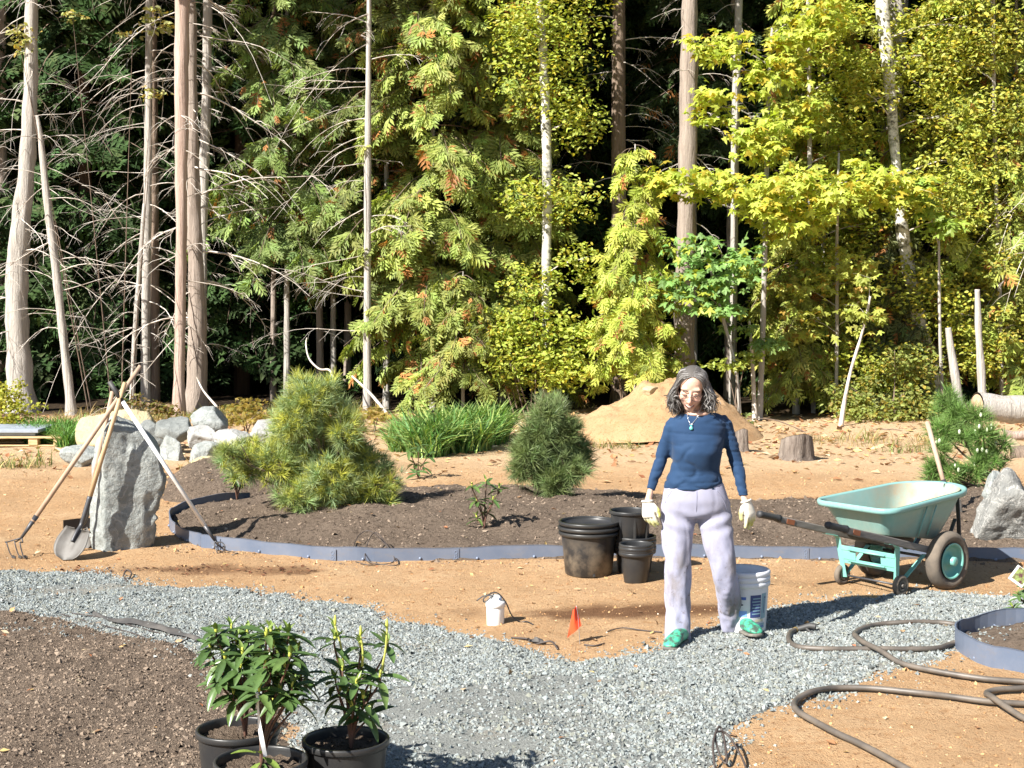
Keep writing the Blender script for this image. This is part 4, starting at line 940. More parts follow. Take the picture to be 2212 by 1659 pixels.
log('short grey log stub in front of the split log', D(2172, 985, 17.8), D(2330, 1000, 17.9), .14, M['bark_fir'], 3)
rock('rock', 'pale cream stone between the log stub and the pine', D(2178, 965, 18.6), (.28,.25,.2), 44, M['rock_tan'], cuts=6)
# landscape edging
M['edging'] = pmat('blue_grey_edging', (.095,.120,.172), .45, col2=(.135,.155,.20), vscale=3, bump=.05, bscale=200, spec=.5)
_nt = M['edging'].node_tree; _p = _nt.nodes['Principled BSDF']; _src = _p.inputs['Base Color'].links[0].from_socket
_n = noise_node(_nt, 6, 7, .75, coords(_nt, (1,1,2.5))); _nt.links.new(mixc(_nt, ramp(_nt, _n.outputs[0], [(.54, 0.0), (.74, .45)]).outputs[0], _src, (.20,.16,.125)), _p.inputs['Base Color'])
M['edging_mark'] = pmat('edging_relief', (.17,.205,.28), .4)
M['stake_metal'] = pmat('galvanised_pin', (.45,.47,.50), .35, metal=.7)
def strip(root, line, h, top_off, part, joint_at, mat, thick=.005, plates=True, seed=0):
    """a standing band along a ground line, one part per panel, overlapped at its joints"""
    lens = [0]
    for a, b in zip(line, line[1:]): lens.append(lens[-1]+(b-a).length)
    def at(s):
        for i in range(len(line)-1):
            if lens[i+1] >= s: t = (s-lens[i])/(lens[i+1]-lens[i]+1e-9); return line[i].lerp(line[i+1], t), (line[i+1]-line[i]).normalized()
        return line[-1].copy(), (line[-1]-line[-2]).normalized()
    cuts = [0]+[j for j in joint_at if j < lens[-1]]+[lens[-1]]
    for a, b in zip(cuts, cuts[1:]):
        n = max(2, int((b-a)/.06)); mb = MB(); V = []
        for i in range(n+1):
            p, d = at(a+(b-a)*i/n-(0 if i else .0)); nx = Vector((d.y, -d.x, 0)).normalized()
            z0 = p.z-.04; z1 = p.z+h+.006*math.sin(5*(a+(b-a)*i/n)+seed)
            for off in (-thick/2, thick/2):
                for z in (z0, z1-.006, z1): V.append(tuple(Vector((p.x, p.y, z))+nx*(off*(1.9 if z > z1-.004 else 1))))
        F = []
        for i in range(n):
            o = i*6; q = o+6
            for s, t in ((0,1),(1,2)): F += [(o+s, q+s, q+t, o+t), (o+3+t, q+3+t, q+3+s, o+3+s)]
            F += [(o+2, q+2, q+5, o+5)]
        for o in (0, n*6): F += [(o, o+1, o+4, o+3), (o+1, o+2, o+5, o+4)]
        mb.add(V, np.array(F)); mb.build(part, mat, root)
        if plates and b < lens[-1]-.01:
            p, d = at(b); nx = Vector((d.y, -d.x, 0)).normalized(); rot = Matrix((d, -nx, Vector((0,0,1)))).transposed()
            pm = MB(); bbox(pm, p+nx*.007+Vector((0,0,h*.45)), (.05,.004,h*.88), .001, rot); pl = pm.build('joint_plate', mat, root)
            em = MB()
            for zz, s in ((.62,.02),(.40,.014),(.22,.018)):
                c_ = p+nx*.0105+Vector((0,0,h*zz)); q = [c_+d*(s*.6*math.cos(t))+Vector((0,0,s*.6*math.sin(t))) for t in [i*math.pi/4 for i in range(8)]]
                tube(em, q+[q[0]], .0022, 4, False)
            em.build('joint_mark', M['edging_mark'], pl)
    s = .3
    while s < lens[-1]:
        p, d = at(s); nx = Vector((d.y, -d.x, 0)).normalized(); mb = MB(); bm = bmesh.new(); bmesh.ops.create_uvsphere(bm, u_segments=10, v_segments=6, radius=.011)
        bmesh.ops.translate(bm, verts=bm.verts, vec=p+nx*.006+Vector((0,0,h*.16))); from_bm(mb, bm); mb.build('pin_head', M['edging_mark'], root, True); s += .43
edge_line = smooth_path([P(x, y) for x, y in BACK_EDGE_PX[::-1]]+[P(x, y) for x, y in EDGE_PX[1:]], 6)
for p in edge_line: p.z = gz1(p.x, p.y)
root = thing('landscape_edging', 'long blue-grey plastic edging strip along the far soil bed', 'garden edging', tuple(edge_line[0]))
L_ = [0]
for a, b in zip(edge_line, edge_line[1:]): L_.append(L_[-1]+(b-a).length)
def arc_of(x, y):
    q = P(x, y); return L_[min(range(len(edge_line)), key=lambda i: (edge_line[i].xy-q.xy).length)]
strip(root, edge_line, .100, 0, 'edging_panel', [arc_of(465,1186)+.03, arc_of(705,1206), arc_of(985,1206), arc_of(1235,1205), arc_of(1495,1204), arc_of(1745,1207), arc_of(2008,1211)], M['edging'])
ring = [Vector((ring_c.x+ring_r*math.cos(a), ring_c.y+ring_r*math.sin(a), 0)) for a in [math.pi*2*i/120 for i in range(121)]]
for p in ring: p.z = gz1(p.x, p.y)
root = thing('landscape_edging', 'curved blue-grey edging ring round the small soil bed by the hose', 'garden edging', tuple(ring[0]))
strip(root, ring[::-1], .115, 0, 'edging_panel', [ring_r*x for x in (.62, 2.1, 3.7, 5.3)], M['edging'])
M['black_plastic'] = pmat('black_plastic', (.018,.018,.02), .42, col2=(.03,.03,.032), vscale=5, bump=.05, bscale=120)
bl = smooth_path([P(137,1146), P(165,1142), P(205,1139)], 4)
for p in bl: p.z = S(p.x, p.y)
root = thing('edging_offcut', 'short black strip of edging standing behind the shovels', 'garden edging', tuple(bl[0])); strip(root, bl, .085, 0, 'edging_panel', [], M['black_plastic'], plates=False)
# pallet with a slab
M['pallet_wood'] = pmat('raw_pallet_wood', (.55,.41,.22), .8, col2=(.42,.27,.12), vscale=4, stretch=(2,14,14), bump=.3)
M['slab'] = pmat('blue_grey_slab', (.30,.34,.40), .5, col2=(.24,.27,.32), vscale=4, bump=.1)
pb = D(70, 960, 19.2); pz = S(pb.x, pb.y); root = thing('wooden_pallet', 'raw wooden pallet on the ground by the green weeds', 'pallet', (pb.x, pb.y, pz)); k = px(19.2)
for i in range(5): mb = MB(); bbox(mb, (pb.x-.25, pb.y-.02+i*.22, pz+.118), (1.35, .13, .018), .003); mb.build('deck_board', M['pallet_wood'], root)
for i in range(3): mb = MB(); bbox(mb, (pb.x-.25, pb.y+i*.44, pz+.012), (1.35, .12, .018), .003); mb.build('base_board', M['pallet_wood'], root)
for i in range(3):
    for xx in (-.80, .03, .355): mb = MB(); bbox(mb, (pb.x+xx, pb.y-.01+i*.42, pz+.065), (.12, .12, .087), .004); mb.build('block', M['pallet_wood'], root)
mb = MB(); bbox(mb, (pb.x-.42, pb.y+.40, pz+.195), (1.0, .8, .045), .006); o = mb.build('stone_slab', M['slab'], None); tag(o, 'flat blue-grey slab lying on the wooden pallet', 'slab')
mb = MB(); bbox(mb, (pb.x-.44, pb.y+.42, pz+.150), (.92, .72, .043), .006); o = mb.build('stone_slab', M['slab'], None); tag(o, 'second grey slab underneath the top slab on the pallet', 'slab')
# grasses
M['grass'] = attr_mat('grass_blade', .55, .3, (1,1.1,.5), .3)
def blade(seed):
    r = random.Random(seed); V, F = [], []; b = r.uniform(.4, 1.3)
    for i in range(5):
        t = i/4; w = .028*(1-t)**.7 if i < 4 else 0; V += [(b*t*t*.8, -w, t*(1-.35*b*t)), (b*t*t*.8, w, t*(1-.35*b*t))]
    for i in range(4): F.append((2*i, 2*i+1, 2*i+3, 2*i+2))
    return np.array(V), np.array(F)
BLADES = [blade(i) for i in range(6)]
def grass(name, label, blobs, n, cols, size, seed, alt=None, palt=.1, cat='grass', as_stuff=False):
    rg = np.random.default_rng(seed); P_ = []
    for (x0, y0, rx, ry), k in zip(blobs, rg.multinomial(n, [b[2]*b[3]/sum(c[2]*c[3] for c in blobs) for b in blobs])):
        a = rg.random(k)*6.283; r = np.sqrt(rg.random(k)); P_.append(np.stack([x0+rx*r*np.cos(a), y0+ry*r*np.sin(a)], 1))
    q = np.concatenate(P_); n = len(q); a = rg.random(n)*6.283; d = np.stack([np.cos(a), np.sin(a), 0*a], 1); h = np.stack([.25*rg.normal(size=n), .25*rg.normal(size=n), np.ones(n)], 1)
    mb = MB(); bake(mb, BLADES, np.column_stack([q, surf(q[:,0], q[:,1])-.01]), frames(d, h), size*(.4+.7*rg.random(n))*(1+.55*fbm(q[:,0]*2.1, q[:,1]*2.1, o=2)).clip(.35,1.6), vary_cols(cols, n, .28, alt, palt), rg.integers(0, 6, n))
    o = mb.build(name, M['grass'], None, color=True)
    return stuff(o) if as_stuff else tag(o, label, cat)
def gb(x, y, rx, ry, z=0): p = P(x, y); return (p.x, p.y, rx*px(p.y), ry)
grass('grass_clump', 'big green grass clump between the two pines in the middle', [gb(960,955,112,.7), gb(900,966,50,.5), gb(1045,958,55,.6), gb(870,970,30,.35), gb(1000,975,60,.3), gb(925,984,40,.3)], 7500, (.14,.26,.07), .50, 81, (.30,.38,.11), .3)
grass('weed_patch', 'patch of tall green weeds behind the pallet', [gb(120,948,62,.6), gb(165,955,40,.5)], 4200, (.12,.25,.055), .46, 82, (.16,.22,.05), .2, 'weeds')
grass('grass', None, [gb(420,1012,34,.3), gb(250,975,60,.4), gb(40,1010,70,.4), gb(1330,965,60,.3), gb(700,960,80,.5), gb(1950,965,60,.4), gb(380,900,120,.8)], 1500, (.14,.19,.05), .22, 83, (.32,.25,.1), .4, as_stuff=True)
grass('dry_grass', None, [gb(300,905,200,.8), gb(700,890,140,.8), gb(1150,880,140,.7), gb(1900,950,180,.6)], 2200, (.22,.21,.08), .22, 84, (.34,.24,.1), .5, as_stuff=True)
# pines planted in the beds
M['pine_needle'] = attr_mat('pine_needle', .5, .2, (1,1.1,.6), .35)
def tuft(seed, n=26, spread=1.0, wd=.023):
    r = np.random.default_rng(seed); V, F = [], []
    for i in range(n):
        a = r.random()*6.283; t = r.uniform(.12, 1.25)*spread; d = np.array([math.cos(t), math.sin(t)*math.cos(a), math.sin(t)*math.sin(a)]); L = r.uniform(.75, 1.1)
        s = np.cross(d, r.normal(size=3)); s /= np.linalg.norm(s); s *= wd; b = len(V); x = np.array([-.12*i/n, 0, 0])
        V += [x+d*L*.06-s, x+d*L, x+d*L*.06+s]; F.append((b, b+1, b+2))
    return np.array(V), np.array(F)
TUFTS = [tuft(i) for i in range(4)]
def pine(label, foot, Y, lobes, n, cols, inner, tsize, seed, buds=0, jit=.25, alt=None, palt=0, fill=.82):
    b = P(*foot); root = thing('pine_shrub', label, 'pine', (b.x, Y, S(b.x, Y))); rg = np.random.default_rng(seed); rnd = random.Random(seed); k = px(Y)
    base = Vector((b.x, Y, S(b.x, Y)-.06)); pos, dr, col = [], [], []; w = np.array([l[2]**2 for l in lobes], float); w /= w.sum(); tips = []
    cen = Vector((0,0,0))
    for (x, y, r), m in zip(lobes, rg.multinomial(n, w)):
        c = D(x, y, Y+rnd.uniform(-jit, jit)); R = r*k*fill; tips.append(c)
        q = rdirs(m); rr = R*(.35+.65*rg.random(m)**.5)*(1+.38*fbm(q[:,0]*2.2+x, q[:,1]*2.2+y, q[:,2]*2.2, o=3)); p = np.array(tuple(c))+rg.normal(size=(m,3))*.02+q*rr[:, None]*np.array([1.12,1.12,1.0])
        o = q+np.array([0,0,.55])+rg.normal(size=(m,3))*.3
        shade = np.clip(rr/R, 0, 1)[:, None]; cc = vary_cols(cols, m, .16, alt, palt)*shade+vary_cols(inner, m, .2)*(1-shade) if inner is not None else vary_cols(cols, m, .2, alt, palt)  # blend by radius: inner needles are yellower in themselves
        pos.append(p); dr.append(o); col.append(cc)
    pos = np.concatenate(pos); dr = np.concatenate(dr); col = np.concatenate(col)
    mb = MB(); bake(mb, TUFTS, pos, frames(dr, rdirs(len(pos))), tsize*(.75+.5*rg.random(len(pos))), col, rg.integers(0, 4, len(pos)))
    mb.build('foliage', M['pine_needle'], root, color=True)
    top = max(tips, key=lambda t: t.z); mb = MB(); ln = smooth_path([base, base.lerp(top, .25)+Vector((.05,0,0)), base.lerp(top, .7), top], 5); tube(mb, ln, [.032*(1-.8*i/(len(ln)-1)) for i in range(len(ln))], 8, False); mb.build('trunk', M['bark_fir'], root, True)
    for c in tips:
        mb = MB(); s = along(ln, base.z+max(.12, (c.z-base.z)*.45)); l2 = smooth_path([s, s.lerp(c, .5)+Vector((0,0,-.05)), c], 4); tube(mb, l2, [.015*(1-.6*i/(len(l2)-1)) for i in range(len(l2))], 5, False)
        for i in range(5):
            e = c+Vector((rnd.uniform(-1,1), rnd.uniform(-1,1), rnd.uniform(-.6,1)))*.13; tube(mb, [l2[-3], l2[-3].lerp(e,.6), e], [.007,.005,.003], 4, False)
        mb.build('limb', M['twig_brown'], root)
    if buds:
        f = np.argsort(pos[:,1])[:buds*12]; rg.shuffle(f)
        for i in f[:buds]:
            mb = MB(); bm = bmesh.new(); bmesh.ops.create_uvsphere(bm, u_segments=6, v_segments=4, radius=.014)
            for v in bm.verts: v.co.z *= 1.8
            bmesh.ops.translate(bm, verts=bm.verts, vec=Vector(pos[i])+Vector((0,-.03,.04))); from_bm(mb, bm); mb.build('bud', M['bud_pale'], root, True)
M['bud_pale'] = pmat('pale_bud', (.55,.60,.42), .6)
pine('pale blue-green pine with yellow inner needles in the far bed', (712,1136), 12.75, [(672,868,52),(640,905,52),(705,900,58),(745,925,45),(625,955,55),(690,960,62),(750,985,55),(595,1000,48),(655,1015,58),(720,1035,62),(785,1010,48),(815,1045,42),(780,1075,45),(735,1085,45),(645,1070,42),(690,1085,35),(540,990,42),(495,985,32),(520,1015,28),(830,1080,25),(655,835,30),(700,845,34)], 3000, (.255,.335,.15), (.48,.47,.07), .108, 91, alt=(.44,.45,.08), palt=.28)
pine('dense dark green conical pine behind the small plants', (1205,1060), 13.45, [(1185,895,34),(1165,935,42),(1215,930,40),(1145,975,40),(1195,975,50),(1240,975,36),(1130,1010,30),(1180,1015,45),(1230,1015,40),(1205,1040,32),(1190,870,18),(1255,1000,20)], 1250, (.175,.235,.09), (.18,.20,.06), .125, 92, fill=.76)
pine('open fresh-green pine with pale buds behind the wheelbarrow', (2075,1046), 14.2, [(2050,880,38),(2035,930,40),(2075,900,34),(2110,895,36),(2125,940,40),(2080,945,30),(2035,975,32),(2130,985,36),(2155,970,26),(2110,1010,28),(2025,1015,28),(2060,1025,30),(2090,1035,28),(2165,1000,20),(2040,860,20),(2010,1030,20)], 420, (.145,.255,.06), (.15,.21,.06), .135, 93, buds=16, fill=.52)
# ---------------------------------------------------------------- tools against the standing rock
M['wood_handle'] = pmat('worn_wood_handle', (.50,.35,.20), .6, col2=(.40,.26,.14), vscale=5, stretch=(6,6,1.2))
M['wood_old'] = pmat('weathered_wood_handle', (.43,.31,.22), .7, col2=(.34,.235,.165), vscale=5, stretch=(6,6,1.2))
M['white_paint'] = pmat('white_enamel', (.78,.78,.76), .35, col2=(.62,.60,.56), vscale=7, lo=.5, hi=.7)
M['grip_black'] = pmat('black_rubber', (.03,.03,.032), .6, col2=(.05,.048,.045), vscale=9)
M['steel_worn'] = pmat('worn_steel', (.10,.092,.082), .55, metal=.0, col2=(.07,.06,.05), vscale=9, bump=.08, bscale=60)
M['steel_dark'] = pmat('dark_steel', (.07,.07,.075), .45, metal=.4)
def rod(root, name, pts, r, mat, n=10, smoothed=True, m=5):
    mb = MB(); q = smooth_path(pts, m) if smoothed and len(pts) > 2 else [Vector(p) for p in pts]
    rr = r if not hasattr(r, '__len__') else [r[0]+(r[1]-r[0])*i/(len(q)-1) for i in range(len(q))]
    tube(mb, q, rr, n); return mb.build(name, mat, root, True)
# far left: cultivator with curved tines
f = G(41, 1205); top = D(304, 790, 11.48); fer = D(71, 1126, f.y+.09)
root = thing('garden_cultivator', 'long-handled cultivator with curved tines leaning outermost on the standing rock', 'garden tool', tuple(f))
rod(root, 'handle', [fer, top], (.019,.017), M['wood_old'], 12); rod(root, 'ferrule', [fer+(fer-top).normalized()*.16, fer+(top-fer).normalized()*.05], (.010,.021), M['steel_dark'], 12)
n0 = fer+(fer-top).normalized()*.15
for dx, dy in ((-.055,-.02),(0,.0),(.05,-.03)):
    rod(root, 'tine', [n0, n0+Vector((dx*1.2-.04, dy, -.03)), f+Vector((dx-.03, dy, .12)), f+Vector((dx*.9+.0, dy-.02, .035)), f+Vector((dx*.7+.03, dy-.03, .005))], (.006,.004), M['steel_dark'], 6)
for dx in (-.05, .0, .04): 
    mb = MB(); bbox(mb, f+Vector((dx+.02, -.03, .012)), (.03,.02,.02), .004, Matrix.Rotation(.5,3,'Y')); mb.build('tine_tip', M['steel_worn'], root)
# round-point shovel
def shovel(label, tip, neck, top, mat, socket_mat, wide, blade_len, roll, curve=.02):
    ax = (top-neck).normalized(); root = thing('shovel', label, 'shovel', tuple(tip)); bd = (tip-neck).normalized()
    side = Vector((0,-1,0)).cross(bd); side.normalize(); side = (Matrix.Rotation(roll, 3, bd) @ side); nr = bd.cross(side).normalized()
    if nr.y > 0: nr = -nr
    mb = MB(); rows, cols_ = 14, 13; V = []
    L = (tip-neck).length
    for i in range(rows):
        t = i/(rows-1); w = wide*.5*(min(1, .80+.5*t) if t < .45 else math.sqrt(max(0, 1-((t-.45)/.55)**2.4))*1.0)
        for j in range(cols_):
            s = (j/(cols_-1)-.5)*2; V.append(neck+bd*(L*t)+side*(w*s)+nr*(.035*abs(s)**2*(1-.5*t)-.03*math.exp(-(s/.18)**2)*(1-t)**1.5*-1-.02*t*t))
    n = rows*cols_; back = [v-nr*.004 for v in V]; q = [(i*cols_+j, i*cols_+j+1, (i+1)*cols_+j+1, (i+1)*cols_+j) for i in range(rows-1) for j in range(cols_-1)]
    q2 = [(n+a, n+d, n+c, n+b) for a, b, c, d in q]; e = [(j, n+j, n+j+1, j+1) for j in range(cols_-1)]
    e += [((i+1)*cols_, n+(i+1)*cols_, n+i*cols_, i*cols_) for i in range(rows-1)]+[(i*cols_+cols_-1, n+i*cols_+cols_-1, n+(i+1)*cols_+cols_-1, (i+1)*cols_+cols_-1) for i in range(rows-1)]
    mb.add([tuple(v) for v in V+back], np.array(q+q2+e)); bl = mb.build('blade', M['steel_worn'], root, True)
    for s in (-1, 1):
        mb = MB(); bbox(mb, neck+side*(s*wide*.26)+nr*.012, (wide*.26,.022,.006), .002, Matrix((side, nr, bd)).transposed()); mb.build('foot_step', M['steel_worn'], bl)
    rod(root, 'socket', [neck+bd*(L*.42)+nr*.014, neck+bd*(L*.12)+nr*.024, neck-bd*.04+nr*.02, neck+ax*.12, neck+ax*.27], (.012,.021), socket_mat, 12)
    rod(root, 'handle', [neck+ax*.25, top], (.0195,.0165), mat, 12); return root
tipA = G(150, 1212); neckA = D(172, 1146, tipA.y+.17); topA = D(270, 826, 11.40)
shovel('round-point shovel with bright worn blade leaning on the standing rock', tipA+Vector((-.05,0,.01)), neckA, topA, M['wood_handle'], M['steel_dark'], .26, .3, .35)
tipB = G(172, 1196)+Vector((0,.18,0)); neckB = D(180, 1148, tipB.y+.1); topB = D(243, 846, 11.42)
shovel('second shovel tucked behind the round-point shovel on the rock', tipB, neckB, topB, M['wood_old'], M['steel_worn'], .15, .28, .2)
# white-handled hoe to the other side
a = D(236, 824, 11.38); b = D(444, 1138, 11.42); g = G(481, 1193); d = (b-a).normalized()
root = thing('garden_hoe', 'white-handled cultivator with black grip leaning across the standing rock', 'garden tool', tuple(g))
rod(root, 'handle', [a+d*.16, b], .0165, M['white_paint'], 12); rod(root, 'grip', [a, a+d*.18], (.019,.020), M['grip_black'], 12)
rod(root, 'ferrule', [b-d*.01, b+d*.13], (.018,.009), M['steel_dark'], 10)
rod(root, 'hook', [b+d*.12, b+d*.17, D(470,1172,11.3), D(480,1172,11.25), D(486,1183,11.22), g+Vector((.0,-.02,.0))], (.006,.005), M['steel_dark'], 6)
for s in (-.03, .03): rod(root, 'tine', [b+d*.13, b+d*.19+Vector((s,-.03,0)), g+Vector((s-.02,-.02,.05)), g+Vector((s,-.05,.0))], (.006,.004), M['steel_dark'], 6)
# ---------------------------------------------------------------- nursery pots, bucket
M['pot_black'] = pmat('black_nursery_pot', (.022,.022,.023), .38, col2=(.034,.033,.031), vscale=6, bump=.04, bscale=90)
def dusty_pot():
    m, nt, p, out = base_mat('dusty_black_pot'); v = coords(nt); n = noise_node(nt, 7, 6, .65, v); sx = nt.nodes.new('ShaderNodeSeparateXYZ'); nt.links.new(v, sx.inputs[0])
    r = ramp(nt, sx.outputs[2], [(.0, 1.0), (.17, .75), (.30, 0.0)]); mu = nd(nt, 'ShaderNodeMath', operation='MULTIPLY'); nt.links.new(r.outputs[0], mu.inputs[0])
    r2 = ramp(nt, n.outputs[0], [(.42, 0.0), (.62, .75)]); nt.links.new(r2.outputs[0], mu.inputs[1])
    c = mixc(nt, mu.outputs[0], (.022,.022,.023), (.20,.16,.115)); nt.links.new(c, p.inputs['Base Color'])
    p.inputs['Roughness'].default_value = .42; return m
M['pot_dusty'] = dusty_pot()
M['pot_soil'] = M['soil']
def pot(label, c, r_top, r_bot, h, rims=1, mat=None, group=None, lip=.012, soil=None, name='nursery_pot', tilt=None, ribs=0, gap=.03):
    c = Vector(c); root = thing(name, label, 'plant pot', tuple(c), group); mat = mat or M['pot_black']
    mb = MB(); lathe(mb, c, [(0,.0),(r_bot*.93,.0),(r_bot,.008),(r_bot+(r_top-r_bot)*.5,h*.5),(r_top,h-.02)], 48)
    lathe(mb, c, [(r_top-.004,h-.02),(r_bot+(r_top-r_bot)*.4-.004,h*.4),(r_bot-.004,.012),(0,.012)], 48); mb.build('body', mat, root, True)
    for k in range(rims):
        z = h-k*gap; mb = MB(); q = lip*(1+.25*(k % 2)); lathe(mb, c, [(r_top-.004,z-.026),(r_top+q*.7,z-.026),(r_top+q,z-.020),(r_top+q,z-.004),(r_top+q*.8,z),(r_top-.001,z),(r_top-.004,z-.006),(r_top-.004,z-.026)], 48); mb.build('rim', M['pot_black'], root, True)
    for k in range(ribs):
        a = -2.2+k*.8; mb = MB(); rr = (r_top+r_bot)*.5; bbox(mb, c+Vector((rr*1.01*math.cos(a), rr*1.01*math.sin(a), h*.5)), (.02,.012,h*.8), .004, Matrix.Rotation(a+math.pi/2,3,'Z')); mb.build('rib', M['pot_black'], root)
    if soil:
        mb = MB(); n, m_ = 30, 8; V = [(c.x,c.y,c.z+h*soil)]
        for i in range(1, m_):
            for j in range(n): a = 2*math.pi*j/n; r = (r_bot+(r_top-r_bot)*soil-.004)*i/(m_-1); V.append((c.x+r*math.cos(a), c.y+r*math.sin(a), c.z+h*soil+.012*math.sin(j*2.1+i*3)*math.cos(j*5.3)))
        F3 = np.array([[0, 1+j, 1+(j+1)%n] for j in range(n)]); F4 = np.array([[1+i*n+j, 1+(i+1)*n+j, 1+(i+1)*n+(j+1)%n, 1+i*n+(j+1)%n] for i in range(m_-2) for j in range(n)])
        mb.add(V, [F3, F4]); mb.build('potting_soil', M['soil'], root, True)
    return root
g = G(1274, 1250); kx = px(g.y)
big = pot('wide black pot with a dusty side and three rims beside the slim pots', (g.x, g.y+.16, S(g.x, g.y+.16)-.005), 63*kx, 52*kx, .385, 3, M['pot_dusty'], 'empty black pots on the sand', .014, gap=.036)
mb = MB(); bbox(mb, Vector(big.location)+Vector((.03,-52*kx-.001,.018)), (.018,.006,.018), .001); mb.build('drain_hole', M['black_plastic'], big)
mb = MB(); lathe(mb, big.location, [(63*kx-.02,.372),(63*kx-.03,.352),(0,.350)], 40); mb.build('inner_pot', M['pot_black'], big, True)
g2 = G(1371, 1246); gl = S(g2.x, g2.y+.12)
pot('tall black pot at the back standing upside the nested stack', (g2.x-.02, g2.y+.16, gl+.215), 44*kx, 38*kx, .235, 1, None, 'empty black pots on the sand', .01, ribs=4)
pot('nested stack of black pots under the tall back pot', (g2.x+.01, g2.y+.16, gl-.004), 45*kx, 36*kx, .27, 5, None, 'empty black pots on the sand', .01, gap=.024)
g3 = G(1376, 1262); pot('slim stack of nested black pots standing in front', (g3.x, g3.y+.09, S(g3.x, g3.y+.09)-.004), 34*kx, 26*kx, .275, 4, None, 'empty black pots on the sand', .009, gap=.019)
# white five-gallon bucket with printing
M['bucket_white'] = pmat('white_bucket_plastic', (.66,.67,.70), .4, col2=(.56,.57,.60), vscale=4, bump=.03)
M['print_blue'] = pmat('blue_print', (.06,.13,.42), .45); M['print_navy'] = pmat('navy_print', (.03,.05,.16), .45); M['print_teal'] = pmat('pale_teal_print', (.20,.33,.40), .45)
M['print_dark'] = pmat('dark_print', (.03,.035,.06), .45); M['print_cream'] = pmat('pale_yellow_print', (.50,.48,.34), .45); M['print_mid'] = pmat('mid_blue_print', (.20,.34,.72), .45)
bc = G(1614, 1369); bc.y += .14; bc.z = S(bc.x, bc.y)-.006; bk = px(bc.y); br = .148
root = thing('bucket', 'white plastic bucket with blue printing behind the stepping foot', 'bucket', tuple(bc))
mb = MB(); lathe(mb, bc, [(0,0),(br*.86,0),(br*.885,.01),(br*.97,.27),(br*.975,.30)], 56); lathe(mb, bc, [(br*.975,.365),(br*.97,.365),(br*.955,.30),(br*.86,.015),(0,.015)], 56); mb.build('body', M['bucket_white'], root, True)
for z, w in ((.352,.012),(.322,.010),(.292,.010)):
    mb = MB(); lathe(mb, bc, [(br*.965,z-.022),(br+.004,z-.018),(br+.007,z-.006),(br+.006,z+.006),(br*.99,z+.012),(br*.955,z+.012)], 56); mb.build('rim_band', M['bucket_white'], root, True)
def wrap(a0, a1, z0, z1, mat, lift=.0012, name='print'):
    mb = MB(); n = max(2, int(abs(a1-a0)/.06)); V = []
    for i in range(n+1):
        a = a0+(a1-a0)*i/n
        for z in (z0, z1): r = br*(.885+.085*z/.27)+lift; V.append((bc.x+r*math.cos(a), bc.y+r*math.sin(a), bc.z+z))
    mb.add(V, np.array([[2*i, 2*i+2, 2*i+3, 2*i+1] for i in range(n)])); mb.build(name, mat, root)
aF = -math.pi/2
wrap(aF-.42, aF-.06, .205, .222, M['print_blue'], name='print_band'); wrap(aF-.38, aF-.02, .105, .140, M['print_mid'], name='print_panel')
for i, (s, e, z) in enumerate(((-.62,-.36,.195),(-.58,-.40,.180),(-.62,-.34,.168),(-.35,-.18,.172),(-.60,-.42,.154))): wrap(aF+s, aF+e, z, z+.008, M['print_dark'], .0016+.0004*(i % 2), 'print_stroke')
wrap(aF+.12, aF+.62, .10, .232, M['print_navy'], name='print_block')
for i in range(6): wrap(aF+.2+.03*(i % 2), aF+.60, .118+i*.018, .124+i*.018, M['print_teal'], .0018, 'print_line')
wrap(aF+.66, aF+.98, .09, .238, M['print_teal'], .0011, 'print_block'); wrap(aF+.80, aF+.84, .12, .22, M['print_navy'], .002, 'print_stroke'); wrap(aF+.84, aF+.93, .21, .216, M['print_navy'], .002, 'print_stroke')
wrap(aF+.36, aF+.80, .072, .088, M['print_cream'], name='print_label'); wrap(aF+.14, aF+.92, .032, .062, M['print_teal'], name='print_footer'); wrap(aF+.2, aF+.85, .040, .047, M['print_blue'], .0018, 'print_line')
# small white irrigation canister and its wire
wc = G(1070, 1352); wc.y += .06; wc.z = S(wc.x, wc.y)-.012; root = thing('irrigation_canister', 'small white plastic canister with a looped wire on the sand', 'canister', tuple(wc))
M['white_plastic'] = pmat('white_plastic', (.80,.80,.79), .35)
mb = MB(); lathe(mb, wc, [(0,0),(.050,0),(.053,.006),(.055,.115)], 40); mb.build('body', M['white_plastic'], root, True)
mb = MB(); lathe(mb, wc, [(.056,.115),(.060,.117),(.061,.145),(.057,.149),(.045,.152),(.034,.178),(.028,.186),(0,.188)], 40); mb.build('cap', M['white_plastic'], root, True)
mb = MB(); bbox(mb, wc+Vector((.028,-.030,.168)), (.024,.006,.014), .002, Matrix.Rotation(.5,3,'Z')); mb.build('vent_slot', M['edging_mark'], root)
rod(root, 'wire', [wc+Vector((-.115,-.02,.155)), wc+Vector((-.07,-.02,.185)), wc+Vector((-.02,-.03,.19)), wc+Vector((-.01,-.03,.20)), wc+Vector((-.03,-.035,.175)), wc+Vector((-.066,-.035,.150)), wc+Vector((-.07,-.03,.172)), wc+Vector((-.02,-.02,.203)), wc+Vector((.02,-.02,.198)), wc+Vector((.065,-.01,.14)), wc+Vector((.10,0,.06)), wc+Vector((.15,.02,.015)), wc+Vector((.19,.01,.02)), wc+Vector((.23,-.05,.015))], .0042, M['black_plastic'], 6)
